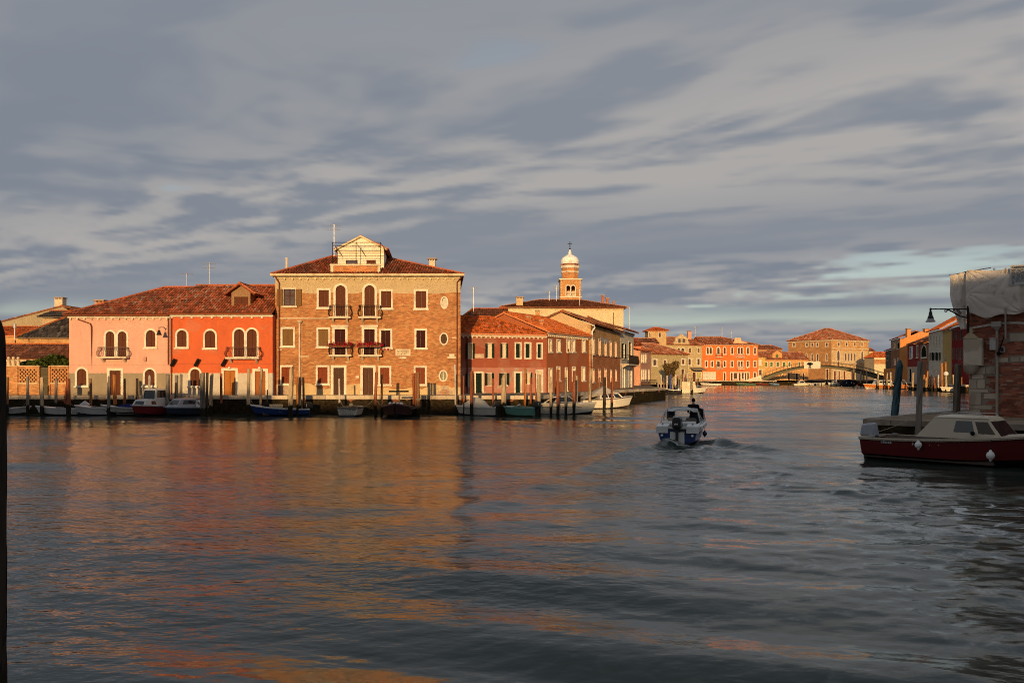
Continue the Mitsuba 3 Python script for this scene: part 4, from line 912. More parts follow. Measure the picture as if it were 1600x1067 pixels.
# the great brick palace by the bridge
PA, PB, PC = ((1232 - CX) / FPX * 354, 354), ((1300 - CX) / FPX * 336, 336), ((1357 - CX) / FPX * 350, 350)
fl, fr = Fac(*PA, *PB), Fac(*PB, *PC)
gk = thing('gothic_palace', 'great brown brick palace with gothic windows and a hipped roof behind the bridge', 'palace')
G = dict(fw=0.3, frame=(0.74, 0.6, 0.42))
pz = zat(531, 338)
def facade(owner, f, bands, wins):
    hs = []
    for w in wins:
        hs.append(window(owner, f, *w[:5], w[5], **(w[6] if len(w) > 6 else {}))[1])
    hs = unary_union(hs)
    lo = 1.3
    for i, (a, b, zt, m, c) in enumerate(bands):
        p = (sbox(a, lo, b, zt) if zt is None else sbox(a, zt[0], b, zt[1])).difference(hs)
        add('wall', f.slab(p, -0.004 * (i % 2), 0.35), m, owner, color=c)
facade(gk, fl, [(0, fl.L - 0.36, (1.3, pz), BR, (0.44, 0.21, 0.085))],
    [('rect', a, 536, b, 541, 'glass', G) for a, b in ((1239, 1242), (1259.3, 1262.3), (1267.6, 1270.4), (1275.8, 1278.6), (1290.3, 1293.3))] +
    [('lancet', a, 552.5, b, 564, 'glass', {**G, 'fw': 0.22}) for a, b in ((1259.5, 1261.5), (1267.5, 1270.2), (1276, 1278.8), (1290.6, 1293))] + [('rect', 1291, 577, 1294.3, 593, 'door', {**G, 'z0': 1.4})])
facade(gk, fr, [(0, fr.L, (1.3, 5.2), ST, (0.58, 0.45, 0.28)), (0, fr.L, (5.2, zat(548, 342)), PL, (0.60, 0.42, 0.22)), (0, fr.L, (zat(548, 342), pz), BR, (0.58, 0.32, 0.13))],
    [('rect', a, 535.5, b, 540.5, 'glass', G) for a, b in ((1309.3, 1312), (1321.5, 1324), (1334.4, 1337), (1345.6, 1348.2))] +
    [('lancet', 1308, 547, 1312.2, 563.5, 'glass', {**G, 'fw': 0.4}), ('lancet', 1345.6, 548, 1348.8, 563.5, 'glass', {**G, 'fw': 0.4})] +
    [('lancet', a, 551, b, 564, 'glass', {**G, 'fw': 0.16}) for a, b in ((1320.2, 1322.8), (1325, 1327.5), (1329.6, 1332), (1334.4, 1336.8))] +
    [('rect', a, 580, b, 593, 'door', {**G, 'z0': 1.4, 'mat': SHUTR}) for a, b in ((1303, 1306), (1310, 1312.5), (1318, 1321), (1330, 1333))])
add('string_course', [fr.box(0, fr.L, -0.25, -0.006, q, q + 0.35) for q in (5.0, zat(565.5, 342), zat(545.5, 342))] + [fl.box(-0.2, fl.L, -0.3, -0.005, pz - 0.45, pz + 0.1), fr.box(0, fr.L + 0.2, -0.3, -0.005, pz - 0.45, pz + 0.1)], ST, gk, color=(0.68, 0.55, 0.36))
for a, b in ((1305.5, 1315), (1317, 1340), (1343.5, 1351)):
    balcony(gk, fr, a, 563, b, 568.5, depth=0.9, belly=0.0, mat=matte((0.6, 0.5, 0.36)), slab_h=0.25)
add('wall', [fr.box(fr.L - 0.35, fr.L, 0.351, fl.L, 1.3, pz), fr.box(0.3, fr.L, fl.L - 0.3, fl.L, 1.3, pz)], BR, gk, color=(0.44, 0.21, 0.085))
roof(gk, fr, -0.5, fr.L + 0.5, -0.5, fl.L + 0.5, pz + 0.15, zat(514, 352) - pz, hl=11.2, hr=11.2, which=1, pitch=0.45, row=1.0)
chimney(gk, fl, 1243, 527, 532, 2.0, 0.9, BR, (0.5, 0.24, 0.12))
f = FP(1358, 1367, 353)
house('slim_beige_house', 'slim beige house squeezed against the right side of the great brick palace', f, zat(549, 353), 8, [(99, PL, (0.58, 0.42, 0.22))], [('rect', 1360, 555, 1363, 561, 'glass', {'fw': 0.3}), ('rect', 1360, 569, 1363, 575, 'glass', {'fw': 0.3})], dict(rise=1.4, which=1, oh=0.4, pitch=0.4, row=0.9))
f = FP(1366, 1392, 325)
house('sunlit_cream_house', 'low sunlit cream house with a brick upper wall at the right end of the bridge', f, zat(559, 325), 9, [(zat(569, 325), PL, (0.66, 0.54, 0.34)), (zat(561.5, 325), BR, (0.5, 0.22, 0.09)), (99, PL, (0.7, 0.6, 0.4))], [], dict(rise=2.2, which=2, oh=0.3, pitch=0.4, row=0.9, hl=2))
# ------------------------------------------------------------------ the bridge
bk = thing('arched_bridge', 'low arched green footbridge with pale ends crossing the far canal', 'bridge')
def bpt(s):                                                       # along the bridge, 0 at the left bank, 1 at the right
    p = np.array([(1190 - CX) / FPX * 266, 266.0]) * (1 - s) + np.array([(1386 - CX) / FPX * 250, 250.0]) * s
    return p
ss = np.linspace(0, 1, 41)
topz = lambda s: zat(591, 264) + (zat(571.3, 258) - zat(591, 264)) * (1 - ((s - 0.46) / 0.46) ** 2 if s < 0.46 else 1 - ((s - 0.46) / 0.54) ** 2 * 0.95)
lowz = lambda s: topz(s) - (0.50 + 1.9 * abs(s - 0.46) ** 1.4) * 1.15
bn = np.array([0.3, 0.95]); W = 4.0
P0 = np.array([[np.r_[bpt(s), topz(s)], np.r_[bpt(s), lowz(s)], np.r_[bpt(s) + bn * W, lowz(s)], np.r_[bpt(s) + bn * W, topz(s)], np.r_[bpt(s), topz(s)]] for s in ss])
add('span', grid(P0), const((0.16, 0.14, 0.085), 0.6), bk)
add('deck_edge', grid(np.array([[np.r_[bpt(s) - bn * 0.25, topz(s) + 0.22], np.r_[bpt(s) - bn * 0.25, topz(s) - 0.12], np.r_[bpt(s) - bn * 0.0, topz(s) - 0.12]] for s in ss])), const((0.035, 0.035, 0.03), 0.6), bk)
for off in (-0.15, W - 0.1):
    hr_ = [np.r_[bpt(s) + bn * off, topz(s) + 1.15] for s in ss]
    add('handrail', tube(hr_, 0.06, 5), const((0.2, 0.12, 0.08), 0.6), bk)
    for s in np.linspace(0, 1, 33):
        p = bpt(s) + bn * off
        add('railing_post', tube([np.r_[p, topz(s)], np.r_[p, topz(s) + 1.15]], 0.05, 4), const((0.2, 0.12, 0.08), 0.6), bk)
add('abutment', hull([(*(bpt(-0.16)), 1.3), (*(bpt(0.012)), 1.3), (*(bpt(0.012)), topz(0) + 0.2), (*(bpt(0.0)), topz(0) + 1.0), (*(bpt(-0.16) + bn * W), 1.3), (*(bpt(0.012) + bn * W), 1.3), (*(bpt(0.012) + bn * W), topz(0) + 0.2), (*(bpt(0.0) + bn * W), topz(0) + 1.0)]), ST, bk, color=(0.74, 0.66, 0.5))
add('abutment', hull([(*(bpt(0.985)), 0.2), (*(bpt(1.15)), 0.2), (*(bpt(0.985)), topz(1.0)), (*(bpt(1.15)), 1.6), (*(bpt(0.985) + bn * W), 0.2), (*(bpt(1.15) + bn * W), 0.2), (*(bpt(0.985) + bn * W), topz(1.0)), (*(bpt(1.15) + bn * W), 1.6)]), ST, bk, color=(0.5, 0.42, 0.32))
ban = thing('bridge_banner', 'white banner with a dark goblet emblem hung on the side of the bridge', 'banner')
fb = Fac(*(bpt(0.352) - bn * 0.5), *(bpt(0.484) - bn * 0.5))
zb0, zb1 = zat(576, 259.5), zat(565, 259.5)
add('cloth', fb.box(0, fb.L, 0, 0.05, zb0, zb1), matte((0.74, 0.66, 0.52)), ban)
zc = (zb0 + zb1) / 2
em = unary_union([Polygon([(0.75, zc + 0.45), (1.2, zc + 0.75), (1.75, zc + 0.85), (2.3, zc + 0.75), (2.75, zc + 0.45), (2.45, zc + 0.1), (1.95, zc - 0.15), (1.9, zc - 0.5), (2.3, zc - 0.7), (2.25, zc - 0.9), (1.25, zc - 0.9), (1.2, zc - 0.7), (1.6, zc - 0.5), (1.55, zc - 0.15), (1.05, zc + 0.1)])])
add('emblem', fb.slab(em, -0.012, -0.001), matte((0.02, 0.02, 0.022)), ban)
add('print', [fb.box(fb.L - 0.75, fb.L - 0.3, -0.012, -0.001, zb0 + 0.25, zb0 + 0.37)], matte((0.15, 0.13, 0.1)), ban)
# ------------------------------------------------------------------ right bank
def FR(p0, d0, p1, d1):
    return Fac((p0 - CX) / FPX * d0, d0, (p1 - CX) / FPX * d1, d1)
f = FR(1487, 167, 1514, 151)
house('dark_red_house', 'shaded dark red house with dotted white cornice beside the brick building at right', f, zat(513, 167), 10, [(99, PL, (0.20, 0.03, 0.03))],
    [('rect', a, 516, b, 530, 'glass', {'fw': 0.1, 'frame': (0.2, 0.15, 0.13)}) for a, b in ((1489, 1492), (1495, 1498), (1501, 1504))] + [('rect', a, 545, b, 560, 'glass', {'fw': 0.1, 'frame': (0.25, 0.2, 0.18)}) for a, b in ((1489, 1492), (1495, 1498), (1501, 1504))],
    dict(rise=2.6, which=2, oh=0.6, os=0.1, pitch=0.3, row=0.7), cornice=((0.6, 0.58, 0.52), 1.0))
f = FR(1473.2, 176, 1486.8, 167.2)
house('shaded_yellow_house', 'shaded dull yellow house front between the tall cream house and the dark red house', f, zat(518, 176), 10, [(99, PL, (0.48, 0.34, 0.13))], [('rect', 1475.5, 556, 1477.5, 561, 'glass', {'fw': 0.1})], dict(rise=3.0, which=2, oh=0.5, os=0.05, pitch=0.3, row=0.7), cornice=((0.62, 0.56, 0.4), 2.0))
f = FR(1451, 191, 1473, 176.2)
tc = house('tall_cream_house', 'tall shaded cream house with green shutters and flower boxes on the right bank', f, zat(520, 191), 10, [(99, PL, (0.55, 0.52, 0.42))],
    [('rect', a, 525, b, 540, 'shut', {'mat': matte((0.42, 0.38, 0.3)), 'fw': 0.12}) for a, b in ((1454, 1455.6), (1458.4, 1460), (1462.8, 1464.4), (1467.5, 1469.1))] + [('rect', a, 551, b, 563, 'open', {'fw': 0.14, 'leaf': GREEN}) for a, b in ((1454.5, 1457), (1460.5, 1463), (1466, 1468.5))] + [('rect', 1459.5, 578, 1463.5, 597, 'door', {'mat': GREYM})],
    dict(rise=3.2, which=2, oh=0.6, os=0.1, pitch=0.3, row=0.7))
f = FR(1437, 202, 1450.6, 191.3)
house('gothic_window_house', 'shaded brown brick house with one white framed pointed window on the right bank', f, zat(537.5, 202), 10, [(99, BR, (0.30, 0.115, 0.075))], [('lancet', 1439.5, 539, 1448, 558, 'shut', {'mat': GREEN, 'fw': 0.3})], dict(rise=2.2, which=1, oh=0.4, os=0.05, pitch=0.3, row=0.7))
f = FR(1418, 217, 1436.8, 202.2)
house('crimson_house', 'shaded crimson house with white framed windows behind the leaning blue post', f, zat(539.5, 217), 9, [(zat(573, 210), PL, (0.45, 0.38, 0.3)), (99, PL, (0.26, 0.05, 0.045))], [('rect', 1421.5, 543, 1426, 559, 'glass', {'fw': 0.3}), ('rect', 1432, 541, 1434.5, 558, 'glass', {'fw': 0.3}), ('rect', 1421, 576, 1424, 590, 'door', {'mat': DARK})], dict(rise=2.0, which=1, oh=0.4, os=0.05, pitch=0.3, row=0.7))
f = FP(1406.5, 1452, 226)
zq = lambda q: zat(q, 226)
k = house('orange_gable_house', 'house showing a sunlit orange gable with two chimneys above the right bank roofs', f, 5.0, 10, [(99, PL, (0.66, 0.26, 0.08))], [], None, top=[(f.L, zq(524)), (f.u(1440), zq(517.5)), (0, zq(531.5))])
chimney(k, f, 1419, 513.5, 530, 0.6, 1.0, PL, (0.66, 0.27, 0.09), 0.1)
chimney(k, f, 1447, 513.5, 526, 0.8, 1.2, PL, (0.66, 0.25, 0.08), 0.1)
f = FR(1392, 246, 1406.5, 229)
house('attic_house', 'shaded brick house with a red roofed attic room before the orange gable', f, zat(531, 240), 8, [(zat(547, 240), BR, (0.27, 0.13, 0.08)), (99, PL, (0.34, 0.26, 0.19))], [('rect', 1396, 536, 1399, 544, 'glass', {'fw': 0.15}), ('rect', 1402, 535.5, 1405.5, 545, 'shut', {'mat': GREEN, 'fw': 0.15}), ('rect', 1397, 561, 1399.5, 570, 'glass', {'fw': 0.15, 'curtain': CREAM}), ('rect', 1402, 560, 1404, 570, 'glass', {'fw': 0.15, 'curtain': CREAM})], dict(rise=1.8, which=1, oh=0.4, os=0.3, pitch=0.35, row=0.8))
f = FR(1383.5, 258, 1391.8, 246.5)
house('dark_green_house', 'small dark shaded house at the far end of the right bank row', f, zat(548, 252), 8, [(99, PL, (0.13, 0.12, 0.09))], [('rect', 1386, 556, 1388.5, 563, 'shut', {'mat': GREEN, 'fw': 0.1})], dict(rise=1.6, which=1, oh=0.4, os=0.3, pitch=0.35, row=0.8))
# ------------------------------------------------------------------ row of houses on the bank behind the photographer: its shadow lies over the near water
g = np.random.default_rng(12)
x, i = -150.0, 0
SHX = 1.30 + (65 + 32.3) * math.tan(SUN_EL) / math.cos(SUN_AZ)
for w, dz, col in ((24, 0.1, PINK), (20, -0.1, (0.5, 0.4, 0.3)), (26, 0.05, BRICK), (22, 0.0, RED), (19, -0.05, PLAST), (10, 0.1, PINK), (35, -0.95, BRICK), (18, 1.25, PLAST), (27, 1.2, (0.5, 0.4, 0.3)), (30, 1.2, RED)):
    f = Fac(x + w, -26, x, -26)
    i += 1
    house('quayside_house', f'{["first", "second", "third", "fourth", "fifth", "sixth", "seventh", "eighth", "ninth", "tenth"][i - 1]} house of the row behind the photographer, outside the picture', f, SHX - 0.15 + dz - 2.4, 12, [(99, PL, col)], [], dict(rise=2.43, which=0, oh=0.4, os=0.0, pitch=0.5, row=2.0), group='row of houses behind the photographer')
    x += w
# ------------------------------------------------------------------ brick building on the landing at the right
WC = np.array([(1514 - CX) / FPX * 35.0, 35.0])
WE = np.array([0.745, -0.667]); WE /= np.linalg.norm(WE)
f = Fac(WC[0], WC[1], *(WC + WE * 9.0))
uu = lambda px: f.u(px)
rb = thing('brick_building', 'weathered brick building under a tarpaulin at the right edge', 'building')
add('wall', [f.box(0.0, 9.0, 0.012, 0.4, 1.25, 7.3), f.put(bx(0.0, 0.35, 0.401, 8.0, 1.25, 7.3)), f.box(0.351, 9.0, 7.7, 8.0, 1.25, 7.3)], PL, rb, color=(0.26, 0.20, 0.155))
g = np.random.default_rng(21)
stones = [(0.0, 0.62, 3.06, 3.36), (0.63, 0.98, 3.07, 3.37), (0.12, 0.55, 2.86, 3.05), (0.0, 0.30, 2.45, 2.85), (0.31, 0.60, 2.47, 2.85), (0.0, 0.72, 2.30, 2.44), (0.0, 0.46, 1.78, 2.29), (0.56, 1.02, 2.04, 2.26), (0.0, 0.86, 1.60, 1.77), (0.0, 0.43, 1.25, 1.59),
    (1.02, 1.44, 3.55, 3.74), (1.53, 1.85, 3.56, 3.76), (1.87, 2.62, 3.58, 3.78), (2.63, 3.5, 3.58, 3.78), (1.50, 2.9, 4.40, 4.72), (2.91, 4.0, 4.40, 4.72)]
for a, b, z0, z1 in stones:
    add('stone', f.box(a + 0.006, b - 0.006, -0.018 - 0.012 * g.random(), 0.05, z0 + 0.005, z1 - 0.005), ST, rb, color=np.array((0.50, 0.42, 0.32)) * g.uniform(0.75, 1.1))
bricks = []
for r, z in enumerate(np.arange(1.27, 7.2, 0.078)):
    u = 0.0 - 0.13 * (r % 2)
    while u < 9.0:
        l = 0.25 * g.uniform(0.9, 1.1)
        a, b = max(u, 0.0), min(u + l - 0.011, 9.0)
        mid = ((a + b) / 2, z + 0.033)
        if b - a > 0.05 and not any(s[0] - 0.03 < b and a < s[1] + 0.03 and s[2] - 0.02 < z + 0.066 and z < s[3] + 0.02 for s in stones):
            bricks.append((a, b, z))
        u += l
seen = sorted([q for q in bricks if q[0] < 2.75 and 1.45 < q[2] < 5.3], key=lambda q: -q[0])
first, rest = seen[:300], None
fs = set(first)
COLB = [(0.34, 0.115, 0.070), (0.27, 0.085, 0.055), (0.39, 0.14, 0.08), (0.22, 0.085, 0.06), (0.36, 0.17, 0.115), (0.42, 0.26, 0.18)]
def brick_mesh(a, b, z):
    return bx(a, b, -0.006 + 0.007 * g.random(), 0.03, z, z + 0.066)
for q in first:
    add('brick', f.put(brick_mesh(*q)), ST, rb, color=np.array(COLB[g.choice(6, p=[.28, .24, .2, .14, .09, .05])]) * g.uniform(0.8, 1.15))
ms, uvs = [], []
for q in bricks:
    if q not in fs:
        m = brick_mesh(*q)
        c = np.array(COLB[g.choice(6, p=[.28, .24, .2, .14, .09, .05])]) * g.uniform(0.8, 1.15)
        ms.append(m); uvs.append(np.tile(code(c), (len(m.vertices), 1)))
add('bricks', f.put(cat(ms)), ST, rb, uv=np.vstack(uvs), kind='stuff')
add('downpipe', f.tube([(uu(1558.5), -0.07, 1.3), (uu(1558.5), -0.07, 4.9)], 0.055, 8), const((0.33, 0.28, 0.21), 0.5), rb)
add('rain_hopper', f.put(hull([(uu(1551), -0.02, 5.22), (uu(1566), -0.02, 5.22), (uu(1551), -0.26, 5.22), (uu(1566), -0.26, 5.22), (uu(1551), -0.02, 5.02), (uu(1566), -0.02, 5.02), (uu(1551), -0.26, 5.02), (uu(1566), -0.26, 5.02), (uu(1557), -0.03, 4.86), (uu(1560), -0.03, 4.86), (uu(1557), -0.13, 4.86), (uu(1560), -0.13, 4.86)])), const((0.36, 0.33, 0.29), 0.5), rb)
add('junction_box', [f.box(uu(1548.5), uu(1558), -0.26, -0.03, 4.06, 4.52), f.box(uu(1547.5), uu(1559), -0.28, -0.02, 4.521, 4.55)], const((0.38, 0.37, 0.34), 0.5), rb)
mb = add('meter_box', f.box(uu(1563), uu(1571), -0.16, -0.02, 3.96, 4.18), const((0.30, 0.29, 0.27), 0.5), rb)
add('screen', f.box(uu(1564.5), uu(1569.5), -0.168, -0.161, 3.99, 4.15), GLASS, mb)
add('cable', [f.tube([(uu(1573.5), -0.1, 5.5), (uu(1573), -0.12, 5.0), (uu(1570), -0.14, 4.6), (uu(1565), -0.16, 4.2), (uu(1562), -0.18, 3.95), (uu(1560), -0.17, 3.85)], 0.025, 6), f.box(uu(1559), uu(1564), -0.22, -0.05, 3.84, 3.98)], DARK, rb)
add('pole', f.tube([(uu(1575.5), -0.5, 4.5), (uu(1575.5), -0.5, 7.35)], 0.035, 8), const((0.33, 0.29, 0.24), 0.6), rb)
# white stone shrine on the corner
sh = thing('corner_shrine', 'white stone box shrine with a curved cap on the corner of the brick building', 'shrine')
add('niche', f.box(-0.14, 0.56, -0.30, -0.03, 3.42, 4.55), ST, sh, color=(0.58, 0.51, 0.40))
add('door', f.box(0.02, 0.53, -0.325, -0.301, 3.46, 4.51), ST, sh, color=(0.56, 0.48, 0.37))
add('cap', f.put(hull([(-0.18, -0.34, 4.552), (0.42, -0.34, 4.552), (-0.18, -0.0, 4.552), (0.42, -0.0, 4.552), (0.05, -0.28, 4.80), (0.16, -0.28, 4.80), (0.05, -0.05, 4.80), (0.16, -0.05, 4.80)])), ST, sh, color=(0.46, 0.36, 0.22))
add('finial', f.put(hull([(0.03, -0.26, 4.801), (0.2, -0.26, 4.801), (0.03, -0.06, 4.801), (0.2, -0.06, 4.801), (0.07, -0.2, 5.02), (0.14, -0.2, 5.02), (0.07, -0.1, 5.02), (0.14, -0.1, 5.02)])), ST, sh, color=(0.50, 0.39, 0.24))
add('bowl', f.put(lathe([(0.0, 3.06), (0.16, 3.07), (0.24, 3.18), (0.30, 3.36), (0.31, 3.41), (0.0, 3.41)], 18, (0.12, -0.16, 0))), ST, sh, color=(0.38, 0.33, 0.26))
# tarpaulin
tk = thing('tarpaulin', 'creased grey tarpaulin hung along the top of the brick building', 'tarpaulin')
nu, nv = 220, 90
U = np.linspace(0.02, 7.5, nu)[None, :] * np.ones((nv, 1))
V = np.linspace(0, 1, nv)[:, None] * np.ones((1, nu))
top = 7.35 + 0.05 * np.cos(U * 2.4) + 0.06 * np.clip((U - 0.8) / 1.5, 0, 1) - 0.10 * np.exp(-((U - 2.0) / 0.16) ** 2)
bot = 5.52 - 0.10 * np.sin(U * 1.5 + 0.4) + 0.10 * np.exp(-((U - 0.1) / 0.3) ** 2) + 0.05 * np.sin(U * 6.1)
ZT = top * (1 - V) + bot * V
D = -0.42 - 0.12 * np.sin(np.pi * V) + 0.0 * U
for pu, pv, amp, k, ph in ((0.0, 0.0, 0.05, 13, 0.5), (1.62, 0.0, 0.045, 11, 1.2), (2.25, 0.0, 0.06, 9, 2.4), (0.0, 0.55, 0.03, 12, 0.2), (2.05, 1.0, 0.04, 14, 1.0), (4.2, 0.0, 0.05, 10, 0.4), (6.1, 0.0, 0.05, 11, 2.0)):
    dx, dy = U - pu, (V - pv) * 1.85
    r, a = np.hypot(dx, dy), np.arctan2(dy, dx)
    D -= amp * np.exp(-r / 0.9) * 0.75 * np.clip(r / 0.15, 0, 1) * np.abs(np.sin(a * k * 0.5 + ph + 0.5 * np.sin(r * 3))) ** 0.7 * 2.0
D += 0.09 * np.exp(-((U - 2.02 - 0.05 * V) / 0.07) ** 2) + 0.05 * np.exp(-((U - 2.3 - 0.45 * V) / 0.10) ** 2)
D -= 0.05 * (meshkit.fbm(np.stack([U * 1.6, V * 2.6, U * 0], -1), 4, 17) - 0.5)
D[0] = -0.30 + 0.3 * 0
add('cloth', f.put(grid(np.stack([U, D, ZT], -1))), CL, tk, smooth=True, color=(0.66, 0.59, 0.51))
nu2 = 24
U2 = np.linspace(-0.62, -0.02, nu2)[None, :] * np.ones((nv, 1)); V2 = np.linspace(0, 1, nv)[:, None] * np.ones((1, nu2))
Z2 = (7.22 + 0.20 * (U2 + 0.62)) * (1 - V2) + 4.95 * V2
W2_ = U2 * (1 - 0.62 * np.clip((V2 - 0.35) / 0.65, 0, 1) ** 1.3)
D2 = -0.36 - 0.5 * (-W2_) * 0.3 - 0.03 * np.sin(V2 * 9 + U2 * 5) - 0.02 * np.sin(U2 * 22)
add('side_flap', f.put(grid(np.stack([W2_, D2, Z2], -1))), CL, tk, smooth=True, color=(0.66, 0.59, 0.51))
add('eyelet', [f.put(rot(trimesh.creation.torus(0.035, 0.012, major_sections=10, minor_sections=5), 90, (1, 0, 0))).apply_translation((f.M @ np.array([u, -0.31, z, 0]))[:3]) for u, z in ((0.3, 7.30), (1.0, 7.36), (1.62, 7.30), (2.25, 7.42))], IRON, tk)
add('tie', [f.tube([(u, -0.45, 5.60), (u + 0.04, -0.30, 5.35), (u - 0.02, -0.05, 5.12)], 0.012, 5) for u in (0.12, 0.85, 1.5, 2.6)], matte((0.30, 0.26, 0.2)), tk)
add('edge_rope', f.tube([(u, -0.36, z) for u, z in ((-0.66, 7.27), (-0.6, 7.23), (0.0, 7.34), (0.9, 7.42))], 0.018, 5), IRON, tk)
add('lower_strip', f.put(grid(np.stack([np.stack([U[0, :60] * 1.0, -0.06 - 0.0 * U[0, :60], 4.98 + 0.13 * np.sin((U[0, :60] - 0.3) * 1.35) + dz], -1) for dz in (0.09, 0.0)]))), CL, tk, smooth=True, color=(0.58, 0.53, 0.46))
nt = thing('notice_sheet', 'printed white site notice sheet pinned on the tarpaulin at the right edge', 'notice')
nu0 = uu(1584)
add('sheet', f.put(grid(np.stack([np.stack([np.linspace(nu0, nu0 + 1.3, 12), -0.66 + 0.015 * np.sin(np.linspace(0, 5, 12)), np.full(12, z)], -1) for z in (7.42, 6.9, 6.62)]))), matte((0.50, 0.49, 0.47)), nt, smooth=True)
t = meshkit.text_mesh('Comune di', 0.085, 0.003, True)
t.apply_transform(np.array([[1, 0, 0, nu0 + 0.06], [0, 0, -1, -0.685], [0, 1, 0, 7.30], [0, 0, 0, 1.0]]))
add('heading', f.put(t), matte((0.05, 0.05, 0.05)), nt)
lines = []
for i, z in enumerate(np.arange(7.22, 6.7, -0.052)):
    u = nu0 + 0.05
    while u < nu0 + 1.2:
        w = g.uniform(0.04, 0.16)
        lines.append(f.box(u, u + w, -0.684, -0.682, z, z + (0.022 if i > 1 else 0.03)))
        u += w + g.uniform(0.015, 0.05 if i > 1 else 0.3)
lines.append(f.box(nu0 + 0.07, nu0 + 0.13, -0.684, -0.682, 6.66, 6.73))
add('print', lines, matte((0.16, 0.16, 0.17)), nt)
# bracket lamp
lk = thing('bracket_lamp', 'unlit black iron street lamp on a scrolled bracket beside the tarpaulin', 'street lamp')
pa, pb = at(1511, 487, 34.6), at(1453.5, 486, 34.6)
arm = lambda px, py: at(px, py, 34.6)
add('arm', [tube([arm(1513, 483), arm(1454, 483)], 0.026, 6), tube([arm(1454, 481.5), arm(1454, 489)], 0.04, 6), tube([arm(1513, 497), arm(1500, 494), arm(1487, 486.5), arm(1480, 483.5)], 0.03, 6)], IRON, lk)
def spiral(px, py, r, turns, s=1):
    th = np.linspace(0, turns * 2 * math.pi, 26)
    c = at(px, py, 34.6)
    return tube([c + np.array([s * (r * (1 - 0.75 * i / 25)) * math.cos(a), 0, (r * (1 - 0.75 * i / 25)) * math.sin(a)]) for i, a in enumerate(th)], 0.016, 5)
add('scroll', [spiral(1478, 486.2, 0.075, 1.4), spiral(1497, 485.6, 0.07, 1.4, -1), spiral(1500, 489.5, 0.07, 1.3), spiral(1490, 485.2, 0.04, 1.2)], IRON, lk)
c = arm(1454, 489)
add('cap', lathe([(0.0, c[2] + 0.05), (0.06, c[2] + 0.04), (0.075, c[2] - 0.10), (0.11, c[2] - 0.17), (0.125, c[2] - 0.24), (0.0, c[2] - 0.24)], 16, (c[0], c[1], 0)), const((0.014, 0.014, 0.014), 0.4), lk)
add('shade', lathe([(0.125, c[2] - 0.24), (0.15, c[2] - 0.30), (0.20, c[2] - 0.36), (0.17, c[2] - 0.38), (0.0, c[2] - 0.385)], 16, (c[0], c[1], 0)), const((0.30, 0.28, 0.27), 0.25), lk)
add('stay', tube([arm(1512.5, 478), arm(1512.5, 520)], 0.05, 6), IRON, lk)
